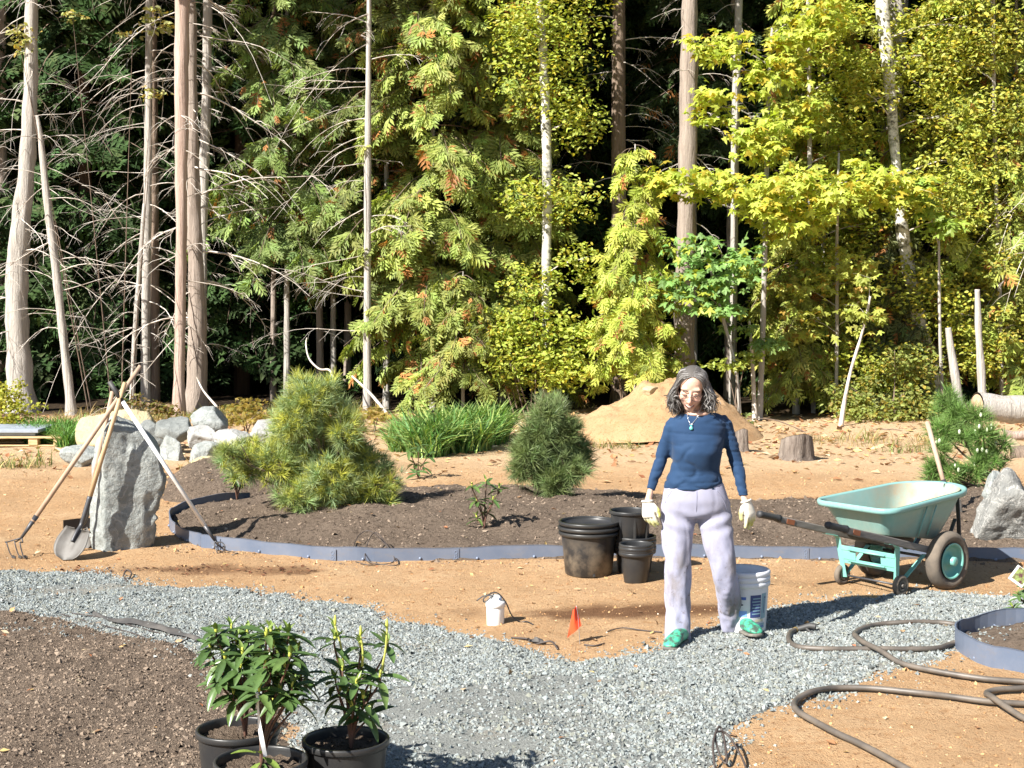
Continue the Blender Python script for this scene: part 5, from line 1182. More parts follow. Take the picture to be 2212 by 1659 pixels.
# orange marker flag
fc = G(1249, 1392); M['flag'] = pmat('orange_flag', (.85,.075,.02), .5); root = thing('marker_flag', 'small orange-red marker flag on a thin wire stake', 'flag', tuple(fc))
rod(root, 'stake', [fc+Vector((.012,0,-.05)), fc+Vector((0,0,.15)), fc+Vector((-.012,0,.225))], .0018, M['stake_metal'], 5)
mb = MB(); V = []; 
for i in range(7):
    for j in range(7):
        s, t = i/6, j/6; V.append((fc.x-.010+.012*(1-t)*0-.052*s*(.35+.65*t)+.028*t*(1-s), fc.y+.014*math.sin(7*s+2*t)*(.4+s), fc.z+.225-.115*t-.075*s*(.3+.7*t)))
mb.add(V, np.array([[i*7+j, (i+1)*7+j, (i+1)*7+j+1, i*7+j+1] for i in range(6) for j in range(6)])); mb.build('cloth', M['flag'], root, True)
# ---------------------------------------------------------------- hose
M['hose'] = pmat('dusty_brown_hose', (.085,.072,.060), .5, col2=(.135,.112,.09), vscale=7, lo=.42, hi=.6); M['brass'] = pmat('brass_coupling', (.38,.27,.10), .4, metal=.7)
Z3 = lambda u, v: (1468.8+u*.3414, 1092.7+v*.3414)
def gpath(pts, lift): 
    out = []
    for i, (u, v) in enumerate(pts):
        q = G(*Z3(u, v)); l = lift if not hasattr(lift, '__len__') else lift[i]; out.append(Vector((q.x, q.y, max(q.z, gz1(q.x, q.y)+.012)+l)))
    return out
A = [(735,795),(700,815),(688,845),(700,880),(760,908),(900,918),(1050,920),(1230,918),(1450,920),(1620,915),(1720,895),(1790,860),(1822,815),(1800,780),(1700,757),(1560,748),(1420,750),(1270,762),(1160,785),(1108,820),(1112,860),(1160,900),(1260,950),(1400,1018),(1600,1070),(1900,1120),(2177,1143),(2330,1165),(2420,1230),(2350,1290),(2177,1282),(1950,1268),(1700,1235),(1500,1212),(1200,1183),(980,1180),(840,1205),(750,1250),(722,1290),(750,1335),(860,1400),(1000,1475),(1150,1545),(1300,1625),(1450,1710),(1600,1800)]
lf = [.012]*len(A); 
for i in (6,7,8): lf[i] = .012
for i in (20,21,22): lf[i] = .034
pth = smooth_path(gpath(A, lf), 7); root = thing('garden_hose', 'long dusty brown hose looped over the gravel by the edging ring', 'hose', tuple(pth[0]))
mb = MB(); tube(mb, pth, .0155, 8); mb.build('tube', M['hose'], root, True)
rod(root, 'coupling', [pth[0], pth[2]], .0175, M['brass'], 10)
q0 = pth[0]; 
bb = G(*Z3(860,795)); rod(root, 'nozzle', [q0, q0.lerp(bb,.35)+Vector((0,0,.015)), q0.lerp(bb,.7)+Vector((0,0,.03)), bb+Vector((0,0,.028))], (.016,.020), M['grip_black'], 10); rod(root, 'trigger', [q0.lerp(bb,.45)+Vector((0,.0,.02)), q0.lerp(bb,.6)+Vector((.01,-.04,.0)), bb+Vector((.02,-.05,.0))], (.008,.006), M['grip_black'], 6)
B = [(2330,1160),(2177,1185),(2040,1192),(1960,1208),(1938,1232),(1965,1270),(2060,1325),(2177,1378),(2330,1450)]
pth = smooth_path(gpath(B, [.014,.014,.014,.016,.02,.04,.03,.014,.014]), 7); root = thing('garden_hose', 'second hose loop crossing the long hose at the picture edge', 'hose', tuple(pth[0])); mb = MB(); tube(mb, pth, .0155, 8); mb.build('tube', M['hose'], root, True)
# drip wires, fabric scraps, coils
M['drip'] = pmat('brown_drip_line', (.055,.042,.036), .55)
def wire(label, pts, r=.004, name='drip_line', lift=.006):
    q = []
    for p in pts:
        g_ = G(p[0], p[1]); q.append(g_+Vector((0,0,lift+(p[2] if len(p) > 2 else 0))))
    sp = smooth_path(q, 6); mb = MB(); tube(mb, sp, r, 6); o = mb.build(name, M['drip'], None, True); tag(o, label, 'drip line'); return o
wire('tangled brown drip line sprung against the far edging strip', [(762,1192),(775,1172,.05),(800,1170,.08),(830,1192,.06),(855,1212,.02),(858,1222),(820,1220),(790,1216,.02),(795,1196,.08),(812,1180,.10),(840,1200,.05),(850,1215),(800,1222),(768,1215)])
wire('thin drip line lying across the front soil bed', [(130,1328),(180,1342),(280,1368),(330,1386),(370,1393),(400,1385),(425,1368,.02)], .0035)
wire('second drip line beside the fabric scrap on the front soil bed', [(150,1326),(220,1336),(300,1358),(380,1378),(425,1378)], .0035)
wire('short black drip line on the sand beyond the marker flag', [(1312,1366),(1345,1362,.01),(1390,1364),(1430,1368)], .004)
wire('bit of black drip line near the gravel edge by the flag', [(1262,1395),(1285,1397),(1305,1392)], .005)
wire('springy drip line coil near the bottom edge of the gravel', [(1545,1668),(1540,1640,.06),(1552,1622,.10),(1562,1630,.08),(1570,1660,.02),(1555,1650,.03),(1545,1632,.09),(1570,1628,.08),(1600,1650,.03),(1615,1672)], .005)
wire('small drip line loop on the near gravel edge under the standing rock', [(266,1246),(274,1242,.03),(284,1246,.02),(278,1252),(268,1250),(275,1258)], .006)
wire('drip line ends poking from the gravel edge left of the flag', [(1105,1380),(1140,1386,.01),(1160,1392),(1190,1395,.02),(1205,1405)], .006)
M['fabric'] = pmat('black_landscape_fabric', (.05,.047,.045), .9, col2=(.10,.09,.08), vscale=9)
def scrap(label, pts, w, seed, name='fabric_scrap'):
    q = [G(x, y) for x, y in pts]; sp = smooth_path(q, 6); mb = MB(); V = []; n = len(sp)
    for i, p in enumerate(sp):
        ww = w*math.sin(math.pi*(i+.4)/(n+.8))**.6*(1+.3*math.sin(i*.9+seed))
        for j in range(5): s = j/4; V.append((p.x+.01*math.sin(i+j), p.y+ww*(s-.5), p.z+.016+.022*math.sin(math.pi*s)*(.5+.5*math.sin(i*.7+seed))))
    mb.add(V, np.array([[i*5+j, (i+1)*5+j, (i+1)*5+j+1, i*5+j+1] for i in range(n-1) for j in range(4)])); o = mb.build(name, M['fabric'], None, True); tag(o, label, 'fabric scrap')
scrap('rumpled black fabric scrap between gravel and front soil bed', [(200,1332),(250,1345),(300,1350),(340,1360),(390,1374),(430,1388)], .12, 1)
scrap('dusty black fabric scrap at the gravel edge left of the flag', [(1140,1390),(1155,1388),(1172,1392)], .08, 2)
# ---------------------------------------------------------------- rhododendrons: every leaf its own part
def rhodo_leaf(seed, curl=.25, cols=None):
    r = random.Random(seed); V, F = [], []; n = 7
    for i in range(n):
        t = i/(n-1); w = .165*math.sin(math.pi*min(.999, t*.94+.03))**.75; z = -curl*t*t+.05*t
        V += [(t, -w, z+.35*w), (t, -w*.5, z+.05*w), (t, 0, z-.05*w), (t, w*.5, z+.05*w), (t, w, z+.35*w)]
    for i in range(n-1):
        for j in range(4): F.append((i*5+j, (i+1)*5+j, (i+1)*5+j+1, i*5+j+1))
    return np.array(V), np.array(F)
def leaf_gloss():
    m, nt, p, out = base_mat('glossy_leaf'); a = nd(nt, 'ShaderNodeAttribute', attribute_name='col'); n = noise_node(nt, 9, 3, .6, coords(nt))
    c = mixc(nt, 1.0, a.outputs['Color'], ramp(nt, n.outputs[0], [(.3, .75), (.7, 1.1)]).outputs[0], 'MULTIPLY')
    nt.links.new(c, p.inputs['Base Color']); p.inputs['Roughness'].default_value = .34; p.inputs['Specular IOR Level'].default_value = .5
    t = nt.nodes.new('ShaderNodeBsdfTranslucent'); mx = nt.nodes.new('ShaderNodeMixShader'); mx.inputs[0].default_value = .14
    nt.links.new(mixc(nt, 1.0, c, (1.2,1.4,.4), 'MULTIPLY'), t.inputs[0]); nt.links.new(p.outputs[0], mx.inputs[1]); nt.links.new(t.outputs[0], mx.inputs[2]); nt.links.new(mx.outputs[0], out.inputs[0]); return m
M['leaf_gloss'] = leaf_gloss(); M['bud'] = pmat('yellow_green_bud', (.50,.50,.08), .5, col2=(.36,.42,.07), vscale=30); M['stem_red'] = pmat('reddish_stem', (.13,.06,.04), .7, col2=(.08,.05,.03), vscale=20); M['stem_green'] = pmat('yellow_green_stem', (.36,.38,.08), .6)
RL = []
for i, (c, cu) in enumerate((((.068,.122,.036),.18),((.088,.150,.044),.36),((.056,.100,.031),.26),((.105,.165,.045),.5),((.068,.12,.035),.05),((.17,.24,.05),.3))):
    mb = MB(); v, f = rhodo_leaf(i, cu); mb.add(v, f, c); me = mb.mesh('leaf', None, True, True); me.materials.append(M['leaf_gloss']); RL.append(me)
bm = bmesh.new(); bmesh.ops.create_uvsphere(bm, u_segments=8, v_segments=6, radius=.5)
for v in bm.verts: v.co.z = v.co.z*2.0+1.0; v.co.x *= (1-.25*v.co.z*.5); v.co.y *= (1-.25*v.co.z*.5)
mb = MB(); from_bm(mb, bm); BUD = mb.mesh('bud', None, True, False); BUD.materials.append(M['bud'])
def put_leaf(root, base, d, up, s, k, ro):
    d = Vector(d).normalized(); y = Vector(up).cross(d)
    if y.length < .01: y = Vector((1,0,0)).cross(d)
    y.normalize(); z = d.cross(y); o = put('leaf', RL[k], root, tuple(Vector(base)-ro)); o.rotation_euler = Matrix((d, y, z)).transposed().to_euler(); o.scale = (s,s,s)
def rhodo(label, foot, heads, L, seed, stem_r=.006, bud=True, droop=.08, nleaf=(8,11), fork=.35, cat='rhododendron', green=0, extra=(), group=None):
    rnd = random.Random(seed); foot = Vector(foot); root = thing('rhododendron', label, cat, tuple(foot), group); ro = foot
    for h in heads:
        hd = Vector(h[0]); tilt = Vector(h[1]).normalized(); k = foot.lerp(hd, fork); k.x = foot.x+(hd.x-foot.x)*.25; k.y = foot.y+(hd.y-foot.y)*.25; k.z = foot.z+(hd.z-foot.z)*.45
        rod(root, 'stem', [foot, k, hd-tilt*.03, hd], (stem_r, stem_r*.55), M['stem_red'], 6, m=4)
        n = rnd.randint(*nleaf); a0 = rnd.random()*6.28; u, w = frame_of(tilt)
        for i in range(n):
            a = a0+i*2.399; rise = rnd.uniform(-.35, .6)-droop; d = u*math.cos(a)+w*math.sin(a)+tilt*rise
            put_leaf(root, hd+tilt*rnd.uniform(-.03,.01), d, tilt, L*rnd.uniform(.75,1.15), rnd.choice((0,0,1,1,2,2,3,4)), ro)
        for i in range(3 if bud else 0):
            a = rnd.random()*6.28; d = (u*math.cos(a)+w*math.sin(a))*.35+tilt; put_leaf(root, hd+tilt*.005, d, tilt, L*rnd.uniform(.35,.55), 5, ro)
        if bud:
            o = put('bud', BUD, root, tuple(hd-ro)); o.rotation_euler = tilt.to_track_quat('Z','Y').to_euler(); s = L*rnd.uniform(.10,.16); o.scale = (s,s,s*1.1)
    for b_, d_, s_, k_ in extra: put_leaf(root, b_, d_, (0,0,1), s_, k_, ro)
    return root
def heads_at(pts, Y, rnd, foot):
    out = []
    for x, y, dy in pts:
        h = D(x, y, Y+dy); out.append((h, (h-Vector(foot)).normalized()*.6+Vector((rnd.uniform(-.15,.15), rnd.uniform(-.25,.1), .8))))
    return out
rnd = random.Random(3)
def pot_at(label, x, y, Y, r, h, soil):
    c = D(x, y, Y); z = S(c.x, Y); return c, z
# three pots standing at the near edge of the gravel
pA = P(514, 1572, .31); pA.z = S(pA.x, pA.y); hA = .31-pA.z+.0
potA = pot('black nursery pot at the back of the front three, on the soil edge', pA, .155, .135, hA, 1, None, 'nursery pots with rhododendrons', .010, .86)
pB = P(563, 1640, .28); pB.z = S(pB.x, pB.y)
potB = pot('black nursery pot nearest the camera holding the tagged rhododendron', pB, .165, .14, .28-pB.z, 1, None, 'nursery pots with rhododendrons', .010, .84)
pC = P(747, 1594, .29); pC.z = S(pC.x, pC.y)
potC = pot('black nursery pot on the gravel holding the leggy rhododendron', pC, .160, .138, .29-pC.z, 1, None, 'nursery pots with rhododendrons', .010, .84)
fA = Vector((pA.x+.03, pA.y, pA.z+hA*.84)); fB = Vector((pB.x+.0, pB.y+.01, pB.z+(.28-pB.z)*.82)); fC = Vector((pC.x+.02, pC.y, pC.z+(.29-pC.z)*.82))
rhodo('bushy rhododendron rising from the back pot', fA, heads_at([(468,1368,-.05),(510,1388,.0),(487,1425,-.1),(535,1372,.1),(475,1468,-.12),(520,1445,-.12),(505,1500,-.12),(560,1400,.15),(480,1400,.12),(545,1465,.1),(455,1400,.0),(500,1360,.1),(525,1415,-.1),(495,1455,.1),(530,1500,.05),(550,1430,-.05)], fA.y, rnd, fA), .108, 11)
rhodo('rhododendron with a white tag in the pot nearest the camera', fB, heads_at([(622,1372,.05),(590,1402,-.05),(640,1408,.1),(575,1440,-.08),(612,1450,.0),(650,1462,.08),(560,1495,-.1),(605,1500,-.08),(642,1510,.0),(585,1368,.12),(600,1375,.2),(575,1375,-.05),(625,1420,-.1),(600,1425,.1),(570,1470,.08),(630,1485,-.06),(590,1520,.06)], fB.y+.05, rnd, fB), .108, 12,
      extra=[(fB+Vector((-.0,-.02,.03)), (-.5,-.7,-.35), .10, 5), (fB+Vector((.01,-.02,.05)), (.75,-.5,-.2), .10, 5), (fB+Vector((0,-.01,.06)), (-.1,-.8,.55), .085, 5), (fB+Vector((.02,0,.03)), (.8,-.4,-.35), .11, 3), (fB+Vector((-.02,0,.06)), (-.85,-.3,.3), .09, 5), (fB+Vector((.01,0,.02)), (.15,-.85,-.3), .085, 1)])
rhodo('leggy rhododendron with long yellow-green shoots in the pot on the gravel', fC, heads_at([(724,1385,-.02),(778,1395,.02),(836,1392,.05),(740,1450,-.05),(782,1432,.05),(820,1465,.0),(770,1480,-.08),(735,1495,.08),(800,1490,.08),(760,1530,-.05),(795,1540,.0),(725,1470,.0),(752,1500,.06),(785,1510,-.06),(775,1455,.06)], fC.y, rnd, fC), .104, 13, nleaf=(4,7))
rC = [o for o in scene.objects if o.name == 'rhododendron.002'][0]
for x0, y0, x1, y1 in ((724,1352,742,1440),(836,1360,822,1455),(779,1375,782,1440)):
    a, b = D(x1, y1, fC.y-.02), D(x0, y0, fC.y-.02); rod(rC, 'shoot', [a, a.lerp(b,.5)+Vector((.006,0,0)), b], (.0055,.004), M['stem_green'], 6)
    o = put('bud', BUD, rC, tuple(b-fC)); o.scale = (.014,.014,.022)
    for t in (.7, .85, 1.0):
        p = a.lerp(b, t); u = rnd.uniform(0,6.28); put_leaf(rC, p, (math.cos(u)*.5, math.sin(u)*.5, .85), (0,0,1), .05, 5, fC)
rB = [o for o in scene.objects if o.name == 'rhododendron.001'][0]
M['tag_white'] = pmat('white_plant_tag', (.75,.75,.73), .5)
t0, t1 = D(556, 1495, fB.y-.05), D(574, 1634, fB.y-.05); mb = MB(); V = []
for i in range(9):
    t = i/8; p = t0.lerp(t1, t); w = .0085; a = .9*math.sin(4*t+.4); V += [tuple(p+Vector((-w*math.cos(a)-.008*math.sin(3*t), w*math.sin(a), 0))), tuple(p+Vector((w*math.cos(a)-.008*math.sin(3*t), -w*math.sin(a), 0)))]
mb.add(V, np.array([[2*i, 2*i+1, 2*i+3, 2*i+2] for i in range(8)])); mb.build('plant_tag', M['tag_white'], rB, True)
# chips of bark on the pot soil
# small plants in the far bed
def small_plant(label, x, y, pts, L, seed, nleaf=(5,8), bud=True, cat='rhododendron'):
    f = G(x, y); rnd2 = random.Random(seed); rhodo(label, f, heads_at([(a, b, rnd2.uniform(-.08,.08)) for a, b in pts], f.y, rnd2, f), L, seed, nleaf=nleaf, bud=bud, stem_r=.007)
small_plant('small rhododendron with yellowing leaves in the middle of the far bed', 1046, 1142, [(1020,1050),(1050,1040),(1078,1055),(1030,1082),(1065,1080),(1048,1108),(1030,1118)], .105, 21)
small_plant('thin drooping rhododendron below the grass clump', 903, 1034, [(885,975),(905,965),(925,982),(895,1000),(915,1005),(900,1020)], .12, 22, bud=False)
small_plant('dark small rhododendron in front of the blue-green pine', 512, 1082, [(490,1005),(515,990),(540,1010),(500,1030),(528,1035),(510,1050)], .115, 23, bud=False)
# plant hanging in at the right with its picture label
f = P(2235, 1352); f.z = S(f.x, f.y); rr = random.Random(31)
rhodo('lime-leaved plant with a picture tag leaning in at the picture edge', f, [(D(x, y, f.y+rr.uniform(-.1,.1)), Vector((-.4,-.3,.7))) for x, y in ((2200,1285),(2188,1312),(2196,1330),(2215,1270),(2230,1300),(2205,1345),(2245,1320),(2240,1262))], .075, 31, nleaf=(6,9), cat='plant')
rE = [o for o in scene.objects if o.name.startswith('rhododendron') and 'picture tag' in o.get('label','')][0]
t = D(2203, 1245, f.y-.12); mb = MB(); bbox(mb, t, (.10,.003,.10), .001, Matrix.Rotation(.62,3,'Y')); mb.build('tag_card', M['tag_white'], rE); mb = MB(); bbox(mb, t+Vector((.006,-.0022,.004)), (.078,.001,.082), .0003, Matrix.Rotation(.62,3,'Y')); mb.build('tag_picture', pmat('printed_flowers', (.10,.03,.05), .5, col2=(.30,.40,.12), vscale=45), rE)
# ---------------------------------------------------------------- wheelbarrow, built on its own axes and then set down
M['tub'] = None
def tub_mat():
    m, nt, p, out = base_mat('seafoam_tub_plastic'); v = coords(nt); n = noise_node(nt, 5, 6, .65, v); sx = nt.nodes.new('ShaderNodeSeparateXYZ'); nt.links.new(v, sx.inputs[0])
    c = mixc(nt, ramp(nt, noise_node(nt, 9, 6, .7, coords(nt, (1,4,1))).outputs[0], [(.45, 0.0), (.7, .55)]).outputs[0], (.165,.37,.355), (.25,.42,.395))
    a = nd(nt, 'ShaderNodeAttribute', attribute_name='dust')
    ad = nd(nt, 'ShaderNodeMath', operation='MULTIPLY'); nt.links.new(a.outputs['Fac'], ad.inputs[0]); nt.links.new(ramp(nt, n.outputs[0], [(.3, .25), (.62, 1.0)]).outputs[0], ad.inputs[1])
    c = mixc(nt, ad.outputs[0], c, (.35,.25,.155)); nt.links.new(c, p.inputs['Base Color']); p.inputs['Roughness'].default_value = .38
    add_bump(nt, p, n.outputs[0], .05, .01); return m
M['tub'] = tub_mat()
M['teal_metal'] = pmat('teal_enamel', (.155,.40,.34), .4, col2=(.22,.42,.37), vscale=8, lo=.5, hi=.75)
M['tyre'] = pmat('dusty_tyre_rubber', (.155,.125,.095), .9, col2=(.085,.072,.06), vscale=6, bump=.2, bscale=60)
M['grey_wood'] = pmat('weathered_grey_wood', (.16,.145,.13), .8, col2=(.24,.215,.19), vscale=3, stretch=(1.2,12,12), bump=.3)
M['orange_decal'] = pmat('faded_orange_decal', (.36,.12,.05), .6)
wb = thing('wheelbarrow', 'seafoam-green two-wheeled wheelbarrow with grey wooden handles', 'wheelbarrow', (0,0,0))
def rrect(x0, x1, w0, w1, r_back, r_front, n=10):
    """outline of a tub section: square-ish back, round nose; w0 half width at the back, w1 at the shoulder"""
    pts = []
    def arc(cx, cy, r, a0, a1, k): 
        for i in range(k): a = a0+(a1-a0)*i/(k-1); pts.append((cx+r*math.cos(a), cy+r*math.sin(a)))
    arc(x0+r_back, -w0+r_back, r_back, math.pi, 1.5*math.pi, n)
    for i in range(1, 6): t = i/6; pts.append((x0+r_back+(x1-r_front-x0-r_back)*t, -w0+(w0-w1)*t*t*(3-2*t)))
    arc(x1-r_front, -w1+r_front, r_front, -.5*math.pi, 0, n+4); arc(x1-r_front, w1-r_front, r_front, 0, .5*math.pi, n+4)
    for i in range(1, 6): t = 1-i/6; pts.append((x0+r_back+(x1-r_front-x0-r_back)*t, w0-(w0-w1)*t*t*(3-2*t)))
    arc(x0+r_back, w0-r_back, r_back, .5*math.pi, math.pi, n); return pts
secs = []
fl0, fl1 = -.52, -.02
for t in (0, .04, .2, .45, .7, .9, 1.0):
    x0 = -.53+(-.64+.53)*t; x1 = .04+(.385-.04)*t**.92; w = .205+.095*t; rb = .06+.03*t; rf = .07+(.285-.07)*t
    o = rrect(x0, x1, w, w*(.98-.07*t), rb, min(rf, w*.97)); zz = []
    for x, y in o:
        zb = .405-.15*(x+.5); zr = .598+.062*(x+.64)/1.02; zz.append((x, y, zb+(zr-zb)*t))
    secs.append(zz)
n = len(secs[0]); V = [v for s in secs for v in s]; q = [(i*n+j, i*n+(j+1)%n, (i+1)*n+(j+1)%n, (i+1)*n+j) for i in range(len(secs)-1) for j in range(n)]
inner = []
for i, s in enumerate(secs):
    c = Vector((sum(v[0] for v in s)/n, 0, 0))
    for v in s: inner.append((c.x+(v[0]-c.x)*.975, v[1]*.97, v[2]+(.012 if i < 1 else .004)))
N = len(V); q2 = [(N+a, N+d, N+c, N+b) for a, b, c, d in q]; cap = [tuple(range(n))[::-1]]; cap2 = [tuple(N+j for j in range(n))]
mb = MB(); mb.add(V+inner, [np.array(q+q2), np.array(cap+cap2)]); tub = mb.build('tub', M['tub'], wb, True)
du = np.zeros(len(tub.data.vertices)); co = mesh_co(tub.data); du[N:] = (smooth(-.2, .35, co[N:,0])*.9+.35).clip(0,1); du[:N] = (.10+.55*smooth(.50,.36,co[:N,2])+.35*np.clip(fbm(co[:N,0]*6, co[:N,1]*6, co[:N,2]*6, o=3), 0, 1)).clip(0,.8)
a = tub.data.attributes.new('dust', 'FLOAT', 'POINT'); a.data.foreach_set('value', du.astype(np.float32))
# rolled rim
rim = []; top = secs[-1]; mb = MB(); V = []; prof = [(0,.0),(.018,.010),(.030,.010),(.036,.0),(.034,-.016),(.028,-.030),(.024,-.030),(.026,-.012),(.004,-.008)]
for j, (x, y, z) in enumerate(top):
    a_, b_ = Vector(top[j-1]), Vector(top[(j+1)%n]); d = b_-a_; nx = Vector((d.y, -d.x, 0)).normalized()
    for o, h in prof: V.append(tuple(Vector((x,y,z))+nx*o+Vector((0,0,h))))
k = len(prof); mb.add(V, np.array([[j*k+i, ((j+1)%n)*k+i, ((j+1)%n)*k+(i+1)%k, j*k+(i+1)%k] for j in range(n) for i in range(k)])); r_ = mb.build('tub_rim', M['tub'], wb, True)
a = r_.data.attributes.new('dust', 'FLOAT', 'POINT'); a.data.foreach_set('value', np.full(len(r_.data.vertices), .12, np.float32))
# load of sand left in the nose
V = []; m_ = 12
for i in range(m_):
    for j in range(24):
        r = i/(m_-1); a = 2*math.pi*j/24; V.append((-.06+.22*r*math.cos(a), .17*r*math.sin(a), .385+.05*(1-r)+.10*max(0, math.cos(a))*r))
mb = MB(); mb.add(V, np.array([[i*24+j, (i+1)*24+j, (i+1)*24+(j+1)%24, i*24+(j+1)%24] for i in range(m_-1) for j in range(24)])); o = mb.build('sand', M['sand'], None, True); SANDLOAD = o
# ribs pressed into the side panels
for x in (-.22, -.12):
    for s in (-1, 1): mb = MB(); tube(mb, [(x, s*.222, .375), (x+.01, s*.285, .585)], [.006,.005], 6); o = mb.build('pressed_rib', M['tub'], wb, True)
for s in (-1, 1):
    mb = MB(); A_, B_ = Vector((-1.04, s*.28, .508)), Vector((.16, s*.235, .205)); d = (B_-A_); rot = Matrix((d.normalized(), Vector((0,0,1)).cross(d).normalized(), d.cross(Vector((0,0,1)).cross(d)).normalized())).transposed()
    bbox(mb, (A_+B_)/2, (d.length, .036, .046), .005, rot); h = mb.build('handle', M['grey_wood'], wb)
    e = A_-d.normalized()*.20; mb = MB(); q_ = [e.lerp(A_, i/10)+Vector((0,0,.006)) for i in range(11)]; tube(mb, q_, [.021,.025,.022,.023,.022,.023,.022,.023,.022,.026,.027], 14); mb.build('grip', M['grip_black'], h, True)
    mb = MB(); bbox(mb, A_.lerp(B_, .075)+Vector((0, -.0195, 0)), (.075,.002,.034), .0005, rot); mb.build('decal', M['orange_decal'], h)
def wheel(c, r, w, name, rim_mat, hub_r, parent):
    c = Vector(c); root = bpy.data.objects.new(name, None); link(root); root.parent = parent; root.location = c; root.empty_display_size = .05
    A = Matrix.Rotation(math.pi/2, 3, 'X'); rr = r*.62 if r > .1 else r*.52
    mb = MB(); pr = []
    for i in range(17):
        t = -1.15+2.3*i/16; pr.append((rr+(r-rr)*math.cos(t*1.12)**.6 if abs(t*1.12) < 1.5 else rr, w*.5*math.sin(t*1.3)/math.sin(1.495)*1.0))
    pr += [(rr-.006, w*.30), (rr-.006, -w*.30), pr[0]]
    lathe(mb, c, pr, 48, axis=A); t_ = mb.build('tyre', M['tyre'], root, True)
    mb = MB(); lathe(mb, c, [(rr,.44*w),(rr-.006,.47*w),(rr-.016,.40*w),(rr-.02,.22*w),(rr*.62,.02*w),(rr*.35,.10*w),(hub_r*1.15,.24*w),(hub_r,.30*w),(0,.30*w)], 48, axis=A); lathe(mb, c, [(0,-.1*w),(rr*.6,-.05*w),(rr-.02,-.2*w),(rr-.006,-.45*w),(rr,-.44*w)], 48, axis=A); mb.build('rim', rim_mat, root, True)
    mb = MB(); lathe(mb, c, [(hub_r,.25*w),(hub_r*.95,.62*w),(hub_r*.8,.66*w),(0,.66*w)], 24, axis=A); mb.build('hub', rim_mat, root, True); return root
for s in (-1, 1):
    wheel((0, s*.30, .2), .2, .105, 'wheel', M['teal_metal'], .032, wb); wheel((-.43, s*.245, .072), .072, .042, 'caster_wheel', M['steel_worn'], .014, wb)
mb = MB(); tube(mb, [(0,-.33,.2),(0,.33,.2)], .010, 10); mb.build('axle', M['steel_dark'], wb, True)
def bar(pts, w, t, mat, name, up=(0,0,1)):
    mb = MB(); pts = [Vector(p) for p in pts]
    for a_, b_ in zip(pts, pts[1:]):
        d = b_-a_; y = Vector((0,1,0)); y = (y-d*y.dot(d)/d.length_squared).normalized(); z = d.cross(y).normalized(); bbox(mb, (a_+b_)/2, (d.length+.006, w, t), .002, Matrix((d.normalized(), y, z)).transposed())
    return mb.build(name, mat, wb)
for s in (-1, 1):
    bar([(-.60, s*.262, .372), (-.50, s*.250, .350), (-.475, s*.25, .330), (-.44, s*.215, .062)], .042, .006, M['teal_metal'], 'rear_leg'); bar([(-.05, s*.24, .232), (-.17, s*.235, .248), (-.42, s*.225, .075)], .036, .006, M['teal_metal'], 'leg_strut')
    bar([(.14, s*.235, .215), (.285, s*.20, .175), (.32, s*.17, .25), (.33, s*.15, .45), (.34, s*.13, .585)], .032, .008, M['steel_dark'], 'front_brace'); bar([(.22, s*.215, .185), (.305, s*.195, .205), (.345, s*.172, .29)], .044, .010, M['teal_metal'], 'brace_foot')
    bar([(.05, s*.235, .24), (.22, s*.20, .45)], .030, .008, M['steel_dark'], 'tub_brace')
# pressed cross plate between the rear legs, with its slot
mb = MB()
for z, h, dx in ((.268,.032,0),(.178,.036,.018)): bbox(mb, (-.470+dx, 0, z), (.006, .45, h), .002, Matrix.Rotation(-.12,3,'Y'))
for y in (-.165, .165): bbox(mb, (-.461, y, .222), (.006, .12, .066), .002, Matrix.Rotation(-.12,3,'Y'))
mb.build('cross_plate', M['teal_metal'], wb)
for z in (.262, .186): mb = MB(); tube(mb, [(-.478,-.15,z),(-.478,.15,z)], .007, 8); mb.build('pressed_bead', M['teal_metal'], wb, True)
mb = MB(); tube(mb, [(-.43,-.235,.072),(-.43,.235,.072)], .007, 8); mb.build('caster_axle', M['steel_dark'], wb, True)
mb = MB(); bbox(mb, (-.25, 0, .345), (.5, .06, .03), .004, Matrix.Rotation(.18,3,'Y')); mb.build('bed_rail', M['steel_dark'], wb)
wc_ = P(2045, 1270); yaw = math.radians(38); nl = Vector((-math.sin(yaw), math.cos(yaw), 0)); loc = wc_+nl*.30
wz = S(loc.x, loc.y); wb.location = (loc.x, loc.y, wz-.004); wb.rotation_euler = (0, 0, yaw)
SANDLOAD.location = wb.location; SANDLOAD.rotation_euler = wb.rotation_euler; tag(SANDLOAD, 'tan sand left in the nose of the wheelbarrow tub', 'sand')
# long handle standing up behind the tub
b = D(2056, 1085, 12.2); b.z = S(b.x, 12.2); a_ = D(2003, 912, 12.7); root = thing('shovel', 'shovel stuck in the soil behind the wheelbarrow, only its handle showing', 'shovel', tuple(b))
d = (a_-b).normalized(); rod(root, 'handle', [b+d*.26, a_], (.019,.021), M['wood_old'], 12); rod(root, 'socket', [b+d*.05, b+d*.29], (.014,.022), M['steel_dark'], 12)
mb = MB(); bbox(mb, b+d*.02-Vector((0,0,.06)), (.2,.012,.26), .005, Matrix.Rotation(-.15,3,'Y')); mb.build('blade', M['steel_worn'], root)
